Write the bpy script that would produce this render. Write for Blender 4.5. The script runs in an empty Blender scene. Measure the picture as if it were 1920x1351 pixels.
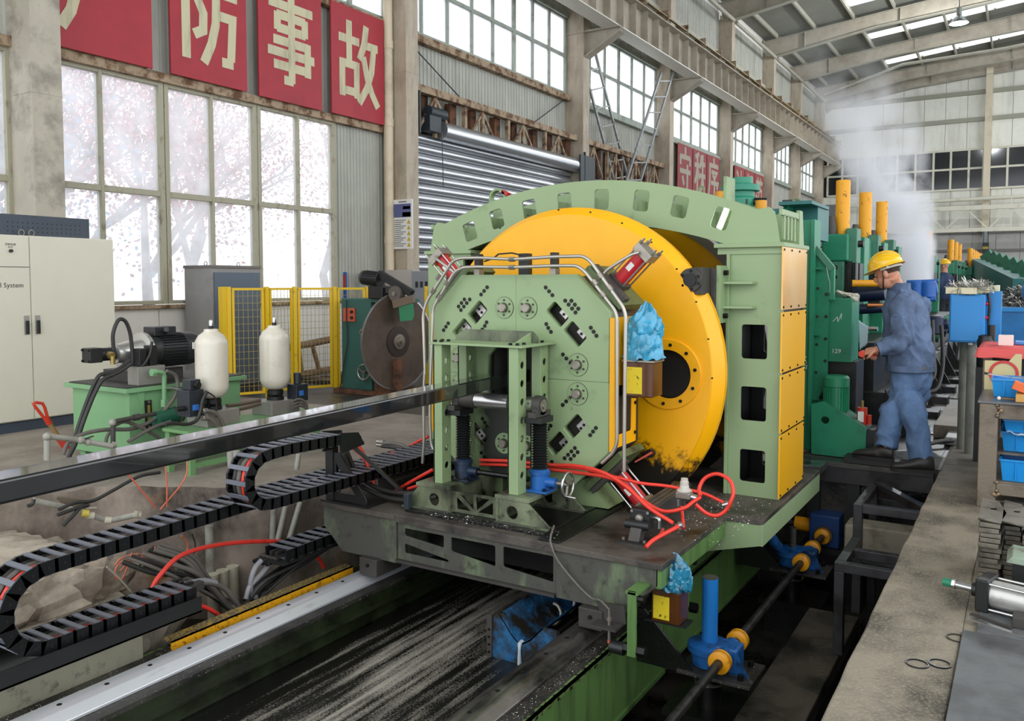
import bpy, math, random
from mathutils import Vector, Matrix, noise as mnoise
random.seed(7)
sc = bpy.context.scene
COL = sc.collection
# ------------------------------------------------------------------ camera
FPX, CX, CY, CAMH = 1570.0, 960.0, 618.0, 1.5
PITCH = math.atan(88 / 1570.0)
YAW = math.atan(970 / math.hypot(1570, 88))
cF = Vector((-math.sin(YAW) * math.cos(PITCH), math.cos(YAW) * math.cos(PITCH), -math.sin(PITCH)))
cR = Vector((math.cos(YAW), math.sin(YAW), 0))
cU = cR.cross(cF)
CAM = Vector((0, 0, CAMH))
cam = bpy.data.cameras.new('camera'); camo = bpy.data.objects.new('camera', cam); COL.objects.link(camo)
cam.sensor_fit = 'HORIZONTAL'; cam.sensor_width = 36.0
cam.lens = 36.0 * FPX / 1920.0
cam.shift_y = (CY - 675.5) / 1920.0
cam.clip_start = 0.05; cam.clip_end = 400
camo.matrix_world = Matrix(((cR.x, cU.x, -cF.x, 0), (cR.y, cU.y, -cF.y, 0), (cR.z, cU.z, -cF.z, CAMH), (0, 0, 0, 1)))
sc.camera = camo

def at(px, py, x=None, y=None, z=None):
    """world point seen at pixel (px, py) of the photograph on the plane x=, y= or z="""
    d = cF * FPX + cR * (px - CX) - cU * (py - CY)
    if x is not None: return CAM + d * (x / d.x)
    if y is not None: return CAM + d * (y / d.y)
    return CAM + d * ((z - CAMH) / d.z)

# ------------------------------------------------------------------ world, exposure
world = bpy.data.worlds.new('sky'); sc.world = world; world.use_nodes = True
wn = world.node_tree.nodes; wl = world.node_tree.links
bg = wn['Background']
wtc = wn.new('ShaderNodeTexCoord'); wsep = wn.new('ShaderNodeSeparateXYZ'); wramp = wn.new('ShaderNodeValToRGB')
wl.new(wtc.outputs['Generated'], wsep.inputs[0]); wl.new(wsep.outputs['Z'], wramp.inputs[0]); wl.new(wramp.outputs[0], bg.inputs[0])
wramp.color_ramp.elements[0].position = 0.0; wramp.color_ramp.elements[0].color = (.80, .84, .90, 1)
wramp.color_ramp.elements[1].position = 0.7; wramp.color_ramp.elements[1].color = (.97, .985, 1, 1)
bg.inputs[1].default_value = 1.5
sc.view_settings.view_transform = 'Standard'
sc.view_settings.look = 'None'
sc.view_settings.gamma = 1.0
sc.view_settings.use_curve_mapping = False
sc.view_settings.exposure = 0.8
sc.cycles.use_denoising = True
sc.cycles.max_bounces = 7; sc.cycles.diffuse_bounces = 4; sc.cycles.glossy_bounces = 3
sc.cycles.transmission_bounces = 4; sc.cycles.transparent_max_bounces = 10; sc.cycles.volume_bounces = 5
sc.cycles.volume_step_rate = 2.0; sc.cycles.sample_clamp_indirect = 6.0
sc.cycles.caustics_reflective = False; sc.cycles.caustics_refractive = False

# ------------------------------------------------------------------ materials
def lin(c):
    if isinstance(c, str):
        c = tuple(int(c[i:i + 2], 16) / 255 for i in (0, 2, 4))
    return tuple((v / 12.92 if v <= .04045 else ((v + .055) / 1.055) ** 2.4) for v in c) + (1,)
MATS = {}
def mat(name, col, rough=.5, metal=0.0, dirt=None, dscale=3.0, dlo=.5, dhi=.65, stretch=(1, 1, 1), drough=None, bump=0, bscale=60, var=0.0, vscale=4, emit=0, alpha=1, spec=.5, dirt2=None, d2scale=20, d2lo=.62, d2hi=.7, d2rough=None, coat=0):
    """painted / metal / concrete surface: base colour, soft variation, up to two layers of stains or painted shade"""
    if name in MATS: return MATS[name]
    m = bpy.data.materials.new(name); m.use_nodes = True
    n = m.node_tree.nodes; l = m.node_tree.links; b = n['Principled BSDF']
    b.inputs['Roughness'].default_value = rough; b.inputs['Metallic'].default_value = metal
    b.inputs['Specular IOR Level'].default_value = spec
    b.inputs['Coat Weight'].default_value = coat
    if alpha < 1: b.inputs['Alpha'].default_value = alpha
    base = lin(col); b.inputs['Base Color'].default_value = base
    geo = n.new('ShaderNodeNewGeometry')
    out = None; rout = None
    def mapped(st):
        mp = n.new('ShaderNodeMapping'); mp.inputs['Scale'].default_value = st
        l.new(geo.outputs['Position'], mp.inputs[0]); return mp.outputs[0]
    def noise(scale, st=(1, 1, 1), detail=6, r=.6):
        t = n.new('ShaderNodeTexNoise'); t.inputs['Scale'].default_value = scale
        t.inputs['Detail'].default_value = detail; t.inputs['Roughness'].default_value = r
        l.new(mapped(st), t.inputs['Vector']); return t.outputs['Fac']
    def ramp(fac, lo, hi):
        r = n.new('ShaderNodeMapRange'); r.inputs[1].default_value = lo; r.inputs[2].default_value = hi
        l.new(fac, r.inputs[0]); return r.outputs[0]
    def mix(a, bcol, fac):
        x = n.new('ShaderNodeMix'); x.data_type = 'RGBA'
        l.new(fac, x.inputs[0])
        if isinstance(a, tuple): x.inputs[6].default_value = a
        else: l.new(a, x.inputs[6])
        x.inputs[7].default_value = bcol
        return x.outputs[2]
    def mixf(a, bv, fac):
        x = n.new('ShaderNodeMix'); x.data_type = 'FLOAT'; l.new(fac, x.inputs[0])
        if isinstance(a, float): x.inputs[2].default_value = a
        else: l.new(a, x.inputs[2])
        x.inputs[3].default_value = bv
        return x.outputs[0]
    cur = base; rc = float(rough)
    if var:
        dark = tuple(v * (1 - var) for v in base[:3]) + (1,)
        cur = mix(cur, dark, ramp(noise(vscale), .35, .65))
    if dirt:
        f = ramp(noise(dscale, stretch, 8, .65), dlo, dhi)
        cur = mix(cur, lin(dirt), f)
        if drough is not None: rc = mixf(rc, drough, f)
    if dirt2:
        f = ramp(noise(d2scale, (1, 1, 1), 8, .7), d2lo, d2hi)
        cur = mix(cur, lin(dirt2), f)
        if d2rough is not None: rc = mixf(rc, d2rough, f)
    if not isinstance(cur, tuple): l.new(cur, b.inputs['Base Color'])
    if not isinstance(rc, float): l.new(rc, b.inputs['Roughness'])
    if bump:
        bp = n.new('ShaderNodeBump'); bp.inputs['Strength'].default_value = bump; bp.inputs['Distance'].default_value = .01
        l.new(noise(bscale), bp.inputs['Height']); l.new(bp.outputs[0], b.inputs['Normal'])
    if emit:
        b.inputs['Emission Color'].default_value = base; b.inputs['Emission Strength'].default_value = emit
    m.diffuse_color = base
    MATS[name] = m
    return m

# ------------------------------------------------------------------ objects
def wloc(o):
    v = Vector((0, 0, 0))
    while o is not None:
        v = v + Vector(o.location); o = o.parent
    return v
def link(o, parent=None):
    COL.objects.link(o)
    if parent is not None: o.parent = parent
    return o
def tag(o, label=None, cat=None, group=None, kind=None):
    if label: o['label'] = label
    if cat: o['category'] = cat
    if group: o['group'] = group
    if kind: o['kind'] = kind
    return o
def thing(name, label, cat, loc=(0, 0, 0), group=None, kind=None):
    o = bpy.data.objects.new(name, None); o.empty_display_size = .1; o.location = loc
    COL.objects.link(o)
    return tag(o, label, cat, group, kind)
def dup(root, loc, rot=None, label=None, group=None):
    """copy of a thing with copies of its parts and sub-parts (shared mesh data)"""
    r = root.copy(); COL.objects.link(r); r.location = loc
    if rot is not None: r.rotation_euler = rot
    if label: r['label'] = label
    if group: r['group'] = group
    for ch in list(root.children):
        c = ch.copy(); COL.objects.link(c); c.parent = r
        for g in ch.children:
            d = g.copy(); COL.objects.link(d); d.parent = c
    return r

class MB:
    def __init__(s): s.v = []; s.f = []
    def add(s, vs, fs):
        k = len(s.v); s.v += [tuple(v) for v in vs]; s.f += [tuple(i + k for i in f) for f in fs]; return s
    def box(s, x0, x1, y0, y1, z0, z1):
        return s.add([(x0, y0, z0), (x1, y0, z0), (x1, y1, z0), (x0, y1, z0), (x0, y0, z1), (x1, y0, z1), (x1, y1, z1), (x0, y1, z1)],
                     [(0, 3, 2, 1), (4, 5, 6, 7), (0, 1, 5, 4), (1, 2, 6, 5), (2, 3, 7, 6), (3, 0, 4, 7)])
    def cbox(s, c, sx, sy, sz, M=None):
        vs = [Vector((a * sx / 2, b * sy / 2, d * sz / 2)) for d in (-1, 1) for a, b in ((-1, -1), (1, -1), (1, 1), (-1, 1))]
        if M: vs = [M @ v for v in vs]
        return s.add([v + Vector(c) for v in vs], [(0, 3, 2, 1), (4, 5, 6, 7), (0, 1, 5, 4), (1, 2, 6, 5), (2, 3, 7, 6), (3, 0, 4, 7)])
    def bar(s, p0, p1, w, h, up=(0, 0, 1)):
        p0 = Vector(p0); p1 = Vector(p1); d = (p1 - p0).normalized(); up = Vector(up)
        if abs(d.dot(up)) > .98: up = Vector((0, 1, 0)) if abs(d.y) < .9 else Vector((1, 0, 0))
        r = d.cross(up).normalized(); u = r.cross(d)
        q = [(-1, -1), (1, -1), (1, 1), (-1, 1)]
        vs = [p + r * (a * w / 2) + u * (b * h / 2) for p in (p0, p1) for a, b in q]
        return s.add(vs, [(0, 1, 2, 3), (7, 6, 5, 4), (0, 4, 5, 1), (1, 5, 6, 2), (2, 6, 7, 3), (3, 7, 4, 0)])
    def ring(s, c, d, r, n, ref=None):
        d = d.normalized()
        a = ref if ref is not None else (Vector((0, 0, 1)) if abs(d.z) < .9 else Vector((1, 0, 0)))
        u = d.cross(a).normalized(); w = d.cross(u)
        return [c + u * (r * math.cos(2 * math.pi * i / n)) + w * (r * math.sin(2 * math.pi * i / n)) for i in range(n)]
    def cyl(s, p0, p1, r0, r1=None, n=20, caps=True):
        p0 = Vector(p0); p1 = Vector(p1); r1 = r0 if r1 is None else r1
        vs = s.ring(p0, p1 - p0, r0, n) + s.ring(p1, p1 - p0, r1, n)
        fs = [(i, (i + 1) % n, n + (i + 1) % n, n + i) for i in range(n)]
        if caps: fs += [tuple(range(n))[::-1], tuple(range(n, 2 * n))]
        return s.add(vs, fs)
    def lathe(s, prof, o, axis=(0, 0, 1), n=28, caps=True):
        o = Vector(o); axis = Vector(axis).normalized(); vs = []; fs = []
        for r, h in prof: vs += s.ring(o + axis * h, axis, max(r, 1e-4), n)
        for j in range(len(prof) - 1):
            for i in range(n):
                fs.append((j * n + i, j * n + (i + 1) % n, (j + 1) * n + (i + 1) % n, (j + 1) * n + i))
        if caps: fs += [tuple(range(n))[::-1], tuple(range((len(prof) - 1) * n, len(prof) * n))]
        return s.add(vs, fs)
    def tube(s, pts, r, n=8, caps=True):
        pts = [Vector(p) for p in pts]; vs = []; fs = []; m = len(pts)
        t = (pts[1] - pts[0]).normalized()
        a = Vector((0, 0, 1)) if abs(t.z) < .9 else Vector((1, 0, 0))
        u = t.cross(a).normalized()
        for i, p in enumerate(pts):
            t = ((pts[min(i + 1, m - 1)] - pts[max(i - 1, 0)])).normalized()
            u = (u - t * u.dot(t)).normalized(); w = t.cross(u)
            rr = r[i] if isinstance(r, (list, tuple)) else r
            vs += [p + u * (rr * math.cos(2 * math.pi * k / n)) + w * (rr * math.sin(2 * math.pi * k / n)) for k in range(n)]
        for j in range(m - 1):
            for i in range(n): fs.append((j * n + i, j * n + (i + 1) % n, (j + 1) * n + (i + 1) % n, (j + 1) * n + i))
        if caps: fs += [tuple(range(n))[::-1], tuple(range((m - 1) * n, m * n))]
        return s.add(vs, fs)
    def prism(s, poly, ax, d0, d1):
        """extrude a 2-D polygon; ax 'x': poly=(y,z); 'y': (x,z); 'z': (x,y)"""
        n = len(poly)
        def P(p, d): return (d, p[0], p[1]) if ax == 'x' else (p[0], d, p[1]) if ax == 'y' else (p[0], p[1], d)
        vs = [P(p, d0) for p in poly] + [P(p, d1) for p in poly]
        fs = [tuple(range(n))[::-1], tuple(range(n, 2 * n))] + [(i, (i + 1) % n, n + (i + 1) % n, n + i) for i in range(n)]
        return s.add(vs, fs)
    def loft(s, rings, caps=True):
        vs = []; fs = []; n = len(rings[0])
        for r in rings: vs += [tuple(v) for v in r]
        for j in range(len(rings) - 1):
            for i in range(n): fs.append((j * n + i, j * n + (i + 1) % n, (j + 1) * n + (i + 1) % n, (j + 1) * n + i))
        if caps: fs += [tuple(range(n))[::-1], tuple(range((len(rings) - 1) * n, len(rings) * n))]
        return s.add(vs, fs)
    def sphere(s, c, rx, ry=None, rz=None, n=16, m=10, M=None):
        ry = rx if ry is None else ry; rz = rx if rz is None else rz; c = Vector(c); rings = []
        for j in range(m + 1):
            a = -math.pi / 2 + math.pi * j / m; k = max(math.cos(a), .02)
            ring = [Vector((rx * k * math.cos(2 * math.pi * i / n), ry * k * math.sin(2 * math.pi * i / n), rz * math.sin(a))) for i in range(n)]
            rings.append([c + (M @ v if M else v) for v in ring])
        return s.loft(rings)
    def build(s, name, m=None, parent=None, bevel=0, smooth=38, fix=True, seg=2, label=None):
        o0 = wloc(parent)
        me = bpy.data.meshes.new(name)
        me.from_pydata([(v[0] - o0.x, v[1] - o0.y, v[2] - o0.z) for v in s.v], [], s.f)
        if fix: fixn(me)
        if m: me.materials.append(m)
        if smooth: shade(me, smooth)
        o = bpy.data.objects.new(name, me); link(o, parent)
        if bevel: bev(o, bevel, seg)
        if label: o['label'] = label
        return o
def fixn(me):
    import bmesh
    b = bmesh.new(); b.from_mesh(me); bmesh.ops.recalc_face_normals(b, faces=b.faces); b.to_mesh(me); b.free()
def shade(me, ang=38):
    me.polygons.foreach_set('use_smooth', [True] * len(me.polygons)); me.set_sharp_from_angle(angle=math.radians(ang))
def bev(o, w, seg=2):
    md = o.modifiers.new('bevel', 'BEVEL'); md.width = w; md.segments = seg; md.limit_method = 'ANGLE'; md.angle_limit = math.radians(40); md.harden_normals = True
    return o
def top(mb, name, m, label, cat, group=None, kind=None, bevel=0, origin=None, smooth=38, seg=2):
    """one-mesh thing at top level with its origin at its base"""
    if origin is None:
        xs = [v[0] for v in mb.v]; ys = [v[1] for v in mb.v]; zs = [v[2] for v in mb.v]
        origin = ((min(xs) + max(xs)) / 2, (min(ys) + max(ys)) / 2, min(zs))
    mb.v = [(v[0] - origin[0], v[1] - origin[1], v[2] - origin[2]) for v in mb.v]
    o = mb.build(name, m, None, bevel, smooth, seg=seg); o.location = origin
    return tag(o, label, cat, group, kind)
def catmull(pts, k=8):
    pts = [Vector(p) for p in pts]; P = [pts[0] * 2 - pts[1]] + pts + [pts[-1] * 2 - pts[-2]]; out = []
    for i in range(1, len(P) - 2):
        for j in range(k):
            t = j / k; a, b, c, d = P[i - 1], P[i], P[i + 1], P[i + 2]
            out.append(.5 * ((2 * b) + (c - a) * t + (2 * a - 5 * b + 4 * c - d) * t * t + (3 * b - a - 3 * c + d) * t ** 3))
    return out + [pts[-1]]
def fillet(pts, r, k=5):
    """polyline with rounded corners of radius about r"""
    pts = [Vector(p) for p in pts]; out = [pts[0]]
    for i in range(1, len(pts) - 1):
        a, b, c = pts[i - 1], pts[i], pts[i + 1]
        d1 = (a - b); d2 = (c - b); rr = min(r, d1.length * .45, d2.length * .45)
        p, q = b + d1.normalized() * rr, b + d2.normalized() * rr
        for j in range(k + 1):
            t = j / k; out.append(p * (1 - t) ** 2 + b * 2 * t * (1 - t) + q * t * t)
    return out + [pts[-1]]
def rrect(cx, cy, w, h, r, ang=0, k=4):
    out = []
    for sx, sy, a0 in ((1, 1, 0), (-1, 1, 90), (-1, -1, 180), (1, -1, 270)):
        for j in range(k + 1):
            a = math.radians(a0 + 90 * j / k); out.append((sx * (w / 2 - r) + r * math.cos(a), sy * (h / 2 - r) + r * math.sin(a)))
    c, s_ = math.cos(ang), math.sin(ang)
    return [(cx + x * c - y * s_, cy + x * s_ + y * c) for x, y in out]
def rpoly(pts, r, k=3):
    """polygon (list of 2-D points) with rounded corners"""
    out = []; n = len(pts)
    for i in range(n):
        a, b, c = Vector(pts[i - 1]), Vector(pts[i]), Vector(pts[(i + 1) % n])
        d1, d2 = a - b, c - b; rr = min(r, d1.length * .4, d2.length * .4)
        p, q = b + d1.normalized() * rr, b + d2.normalized() * rr
        for j in range(k + 1):
            t = j / k; v = p * (1 - t) ** 2 + b * 2 * t * (1 - t) + q * t * t; out.append((v.x, v.y))
    return out
def circ(cx, cy, r, n=20): return [(cx + r * math.cos(2 * math.pi * i / n), cy + r * math.sin(2 * math.pi * i / n)) for i in range(n)]
def plate(name, outer, holes, ax, d0, d1, m, parent=None, bevel=0, label=None):
    """flat plate with real holes: 2-D outline + hole outlines extruded from d0 to d1 along ax"""
    cu = bpy.data.curves.new(name, 'CURVE'); cu.dimensions = '2D'; cu.fill_mode = 'BOTH'
    for poly in [outer] + list(holes):
        sp = cu.splines.new('POLY'); sp.points.add(len(poly) - 1); sp.use_cyclic_u = True
        for i, p in enumerate(poly): sp.points[i].co = (p[0], p[1], 0, 1)
    cu.extrude = abs(d1 - d0) / 2
    tmp = bpy.data.objects.new('tmp', cu)
    me = bpy.data.meshes.new_from_object(tmp); bpy.data.objects.remove(tmp); bpy.data.curves.remove(cu)
    mid = (d0 + d1) / 2; o0 = wloc(parent)
    for v in me.vertices:
        a, b, c = v.co
        w = (mid + c, a, b) if ax == 'x' else (a, mid + c, b) if ax == 'y' else (a, b, mid + c)
        v.co = (w[0] - o0.x, w[1] - o0.y, w[2] - o0.z)
    import bmesh
    bm = bmesh.new(); bm.from_mesh(me); bmesh.ops.remove_doubles(bm, verts=bm.verts, dist=1e-5); bmesh.ops.recalc_face_normals(bm, faces=bm.faces); bm.to_mesh(me); bm.free()
    me.materials.clear(); me.materials.append(m); me.name = name
    o = bpy.data.objects.new(name, me); link(o, parent)
    if label: o['label'] = label
    return o
def hose(name, pts, r, m, parent=None, n=8, k=6, smooth=True):
    return MB().tube(catmull(pts, k) if smooth else pts, r, n).build(name, m, parent, smooth=60, fix=False)
def hose_thing(name, pts, r, m, label, cat='hose', group=None, n=8, k=6):
    return top(MB().tube(catmull(pts, k), r, n), name, m, label, cat, group, smooth=60)
# ------------------------------------------------------------------ materials of the hall
m_siding = mat('grey_siding', 'b1b1a6', .6, dirt='8b8a7e', dscale=1.2, dlo=.5, dhi=.8, stretch=(3, 3, .35), var=.12, vscale=2)
m_white_panel = mat('white_panel', 'eeeee2', .6, dirt='b3b1a4', dscale=.8, dlo=.5, dhi=.85, stretch=(2, 2, .2), var=.06)
m_dado = mat('white_dado', 'dcd8d0', .6, dirt='a9a093', dscale=3, dlo=.58, dhi=.8, stretch=(3, 3, .4))
m_column = mat('beige_steel', 'b5a894', .65, dirt='8d7f6d', dscale=2.2, dlo=.45, dhi=.75, stretch=(2, 2, .6), bump=.12, bscale=40, var=.1)
m_concol = mat('grey_column', 'b5ad9c', .75, dirt='7d766a', dscale=3, dlo=.48, dhi=.72, bump=.25, bscale=45, var=.12)
m_girder = mat('girder_paint', 'aea595', .6, dirt='857a6a', dscale=1.5, dlo=.45, dhi=.8, var=.1)
m_rust = mat('rusty_steel', 'a08c72', .8, dirt='5f4028', dscale=5, dlo=.45, dhi=.6, bump=.2)
m_rustdark = mat('rust_brown', '6b4630', .85, dirt='33231a', dscale=6, dlo=.45, dhi=.6, bump=.2)
m_winframe = mat('window_paint', 'a19c86', .6, dirt='6b5a40', dscale=8, dlo=.56, dhi=.74, stretch=(1, 1, .6))
m_winframe2 = mat('window_steel', '98a094', .6, dirt='6c6a5c', dscale=5, dlo=.5, dhi=.75)
m_winwhite = mat('window_white', 'd8d5c4', .6, dirt='aaa58f', dscale=3, dlo=.55, dhi=.8)
m_floor = mat('concrete_floor', '9c9287', .75, dirt='5f5850', dscale=1.4, dlo=.42, dhi=.75, dirt2='b0a596', d2scale=6, d2lo=.6, d2hi=.75, bump=.15, bscale=30)
m_curb = mat('concrete_curb', '8e8676', .85, dirt='2d2a25', dscale=2.6, dlo=.42, dhi=.70, stretch=(1, .8, 1), dirt2='a89f8b', d2scale=75, d2lo=.50, d2hi=.72, bump=.5, bscale=55)
m_pit = mat('oily_pit', '37332d', .45, dirt='060606', dscale=2.0, dlo=.42, dhi=.6, drough=.22, dirt2='4c4638', d2scale=4.5, d2lo=.60, d2hi=.78, bump=.3, bscale=30)
m_rock = mat('rubble_concrete', 'b3a898', .9, dirt='7b7061', dscale=3, dlo=.45, dhi=.7, dirt2='8d6a44', d2scale=2.4, d2lo=.6, d2hi=.72, bump=.6, bscale=40)
m_pitwall = mat('stained_pit_wall', '9a8d80', .8, dirt='3b332b', dscale=1.7, dlo=.42, dhi=.66, stretch=(1, 1, .7), dirt2='86603c', d2scale=2.2, d2lo=.6, d2hi=.72, bump=.4, bscale=25)
m_steelplate = mat('dark_steel_plate', '66696a', .55, dirt='3d3e3f', dscale=4, dlo=.45, dhi=.7, drough=.45, var=.25)
m_roof = mat('roof_sheet', '7f8076', .75, var=.15, vscale=.8)
m_purlin = mat('purlin_steel', 'a6a394', .6, var=.15)
m_signred = mat('sign_red', 'a31f2c', .55, dirt='7d1d26', dscale=1.6, dlo=.55, dhi=.8, var=.12)
m_signpale = mat('sign_cream', 'c4bd9c', .7, dirt='8f8a70', dscale=2.2, dlo=.5, dhi=.75, stretch=(3, 3, .5))
m_signred2 = mat('sign_red_faded', '8e3b3c', .65, var=.15)
m_signgrey = mat('sign_grey', '9f9686', .7)
m_alu = mat('zinc_slat', 'c9ccd0', .3, metal=.85, dirt='8f9194', dscale=1, dlo=.5, dhi=.8, stretch=(1, .3, 4))
m_dkbox = mat('dark_slate_metal', '2b343a', .5, var=.15)
# dirty glass: mostly clear, a share scatters
def glass_mat(name, clear, tint, dirtcol):
    m = bpy.data.materials.new(name); m.use_nodes = True; n = m.node_tree.nodes; l = m.node_tree.links
    n.remove(n['Principled BSDF']); out = n['Material Output']
    tr = n.new('ShaderNodeBsdfTransparent'); tr.inputs[0].default_value = tint
    tl = n.new('ShaderNodeBsdfTranslucent'); tl.inputs[0].default_value = dirtcol
    gl = n.new('ShaderNodeBsdfGlossy'); gl.inputs['Roughness'].default_value = .08
    mx = n.new('ShaderNodeMixShader'); mx2 = n.new('ShaderNodeMixShader')
    geo = n.new('ShaderNodeNewGeometry'); t = n.new('ShaderNodeTexNoise'); t.inputs['Scale'].default_value = 2.5; t.inputs['Detail'].default_value = 7
    mr = n.new('ShaderNodeMapRange'); mr.inputs[1].default_value = .3; mr.inputs[2].default_value = .75; mr.inputs[3].default_value = clear - .12; mr.inputs[4].default_value = clear + .12
    l.new(geo.outputs['Position'], t.inputs['Vector']); l.new(t.outputs['Fac'], mr.inputs[0]); l.new(mr.outputs[0], mx.inputs[0])
    l.new(tl.outputs[0], mx.inputs[1]); l.new(tr.outputs[0], mx.inputs[2])
    mx2.inputs[0].default_value = .05; l.new(mx.outputs[0], mx2.inputs[1]); l.new(gl.outputs[0], mx2.inputs[2])
    l.new(mx2.outputs[0], out.inputs[0]); return m
m_glass = glass_mat('dusty_glass', .66, (.97, .98, 1, 1), (.9, .92, .95, 1))
m_glass2 = glass_mat('frosted_glass', .42, (.95, .97, 1, 1), (.92, .93, .95, 1))
m_sky = glass_mat('skylight_sheet', .35, (1, 1, 1, 1), (1, 1, 1, 1))
m_darkglass = mat('dark_glass', '2a2c2e', .08, spec=.6)

XW, XI, YEND = -9.9, -9.4, 49.0
COLY = [5.35, 11.87, 18.72, 24.5, 30.55, 36.4, 41.3, 46.4]
# ------------------------------------------------------------------ floor
fl = thing('floor', 'grey dusty concrete hall floor beyond the machine pit', None, (0, 0, 0), kind='structure')
MB().prism([(-9.95, -4), (-6.0, -4), (-6.0, 2.6), (-5.8, 3.55), (-5.25, 3.95), (-4.85, 4.15), (-4.7, 4.9), (-4.62, 7.5), (-9.95, 7.5)], 'z', -1.2, 0).build('slab', m_floor, fl)
MB().box(-9.95, -.57, 7.5, YEND + .1, -1.2, -.005).build('slab', mat('oily_floor', '5d574f', .5, dirt='24221f', dscale=1.1, dlo=.38, dhi=.62, drough=.3, bump=.2, bscale=20), fl)
cb = MB()
n = 60
left = []; 
for i in range(n + 1):
    y = -4 + i * (11.5) / n
    left.append((-.57 + .012 * mnoise.noise(Vector((y * 3, 0, 0))) + (.03 if y > 5.2 else 0) * 0, y))
cb.prism(left + [(-.2, 7.5), (-.2, -4)], 'z', -1.25, 0).build('curb', m_curb, fl, bevel=.012)
MB().box(-.2, 9, -4, 7.5, -1.25, -.004).build('slab', m_curb, fl)
MB().box(-.57, 9, 7.5, YEND + .1, -1.25, -.002).build('slab', mat('worn_floor', '7f786d', .7, dirt='46413a', dscale=1.3, dlo=.42, dhi=.66, bump=.2, bscale=22), fl)
# jointed slabs of the walkway floor on the right
for i, (x0, x1, y0, y1) in enumerate([(-.55, -.28, 6.9, 7.7), (-.27, .1, 6.6, 7.5), (-.55, -.28, 7.72, 8.6), (-.27, .1, 7.52, 8.7), (-.55, -.2, 8.62, 9.6)]):
    MB().box(x0, x1, y0, y1, -.01, .006 + .002 * (i % 2)).build('paving_slab', mat('slab_%d' % (i % 2), '8a8378' if i % 2 else '7b756b', .8, dirt='4d473f', dscale=3, dlo=.5, dhi=.7, bump=.2), fl)
# dark steel plates lying right of the curb
MB().box(-.2, 1.4, -.5, 4.02, 0.0, .012).build('steel_plate', m_steelplate, fl, bevel=.003)
MB().box(-.15, 1.4, 4.03, 4.55, 0.0, .012).build('steel_plate', m_steelplate, fl, bevel=.003)
# embedded pipe ends in the curb
for px, py in ((1720, 1243), (1762, 1243), (1795, 1195), (1856, 1017)):
    c = at(px, py, z=.004); mb = MB(); mb.lathe([(.042, 0), (.042, .006), (.037, .006), (.037, 0)], (c.x, c.y, 0), n=28, caps=False)
    mb.build('pipe_ring', m_pit, fl)
# ------------------------------------------------------------------ pit
pit = thing('floor_pit', 'oily black pit floor below the saw carriage', None, (0, 0, -1.2), kind='structure')
MB().box(-6.0, -.5, -4, 7.6, -1.35, -1.2).build('pit_floor', m_pit, pit)
MB().box(-5.9, -4.0, -4, 7.6, -1.2, -.98).build('cable_shelf', m_pit, pit)
mw = mat('black_water', '050806', .04, spec=.7)
MB().box(-.96, -.56, -1, 6.2, -1.2, -.96).build('drain_water', mw, pit)
MB().box(-1.30, -.96, -1, 6.25, -1.2, -.865).build('pit_ledge', mat('muddy_ledge', '4a443b', .6, dirt='15130f', dscale=2.6, dlo=.44, dhi=.62, drough=.3, dirt2='857b66', d2scale=26, d2lo=.62, d2hi=.74, bump=.5, bscale=50), pit, bevel=.01)
# irregular stained wall faces of the pit (left/back)
def rough_wall(name, pts, z0, z1, amp, m, parent, ny=40, nz=18, seed=0):
    vs = []; fs = []
    seg = [Vector((p[0], p[1], 0)) for p in pts]; L = [0]
    for i in range(1, len(seg)): L.append(L[-1] + (seg[i] - seg[i - 1]).length)
    for i in range(ny + 1):
        t = L[-1] * i / ny; k = 0
        while k < len(L) - 2 and L[k + 1] < t: k += 1
        f = (t - L[k]) / (L[k + 1] - L[k]); p = seg[k].lerp(seg[k + 1], f); d = (seg[k + 1] - seg[k]).normalized(); nn = Vector((d.y, -d.x, 0))
        for j in range(nz + 1):
            z = z0 + (z1 - z0) * j / nz
            q = Vector((p.x * 2.2, p.y * 2.2, z * 2.2 + seed))
            o = amp * (mnoise.fractal(q, 1.0, 2.0, 5) + .3)
            vs.append((p.x + nn.x * o, p.y + nn.y * o, z + (.03 * mnoise.noise(q * 2) if j == nz else 0)))
    for i in range(ny):
        for j in range(nz):
            a = i * (nz + 1) + j; fs.append((a, a + nz + 1, a + nz + 2, a + 1))
    return MB().add(vs, fs).build(name, m, parent, smooth=50)
rough_wall('pit_wall', [(-5.98, -1), (-5.98, 2.6), (-5.78, 3.5), (-5.22, 3.9), (-4.82, 4.1), (-4.67, 4.9), (-4.6, 7.5)], -1.2, .015, .06, m_pitwall, pit, 70, 20)
MB().box(-4.62, -.5, 7.44, 7.52, -1.2, -.12).build('pit_wall', m_pit, pit)
MB().box(-.575, -.5, -3.9, 7.4, -1.19, -.03).build('pit_wall', m_pit, pit)
# broken lump of old concrete at the pit edge
def lump(name, c, sx, sy, sz, amp, label, seed, flat=True):
    mb = MB(); rings = []; n, mm = 72, 36
    for j in range(mm + 1):
        a = -math.pi / 2 + math.pi * j / mm; ring = []
        for i in range(n):
            th = 2 * math.pi * i / n
            d = Vector((math.cos(th) * math.cos(a), math.sin(th) * math.cos(a), math.sin(a)))
            k = 1 / max((abs(d.x) ** 5 + abs(d.y) ** 5 + abs(d.z) ** 5) ** .2, .01)
            p = Vector((d.x * k * sx, d.y * k * sy, d.z * k * sz))
            q = (p + Vector((seed, 0, 0))) * 2.6
            f = amp * mnoise.fractal(q, .55, 2.1, 7); f2 = .25 if (flat and d.z > .7) else 1
            ring.append(Vector(c) + p + d * f * f2)
        rings.append(ring)
    mb.loft(rings); return top(mb, name, m_rock, label, 'rock', smooth=28)
lump('concrete_lump', (-5.35, 2.15, -.56), .62, 1.02, .43, .22, 'large pale broken concrete lump at the pit edge beside the cable chain', 3)
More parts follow.
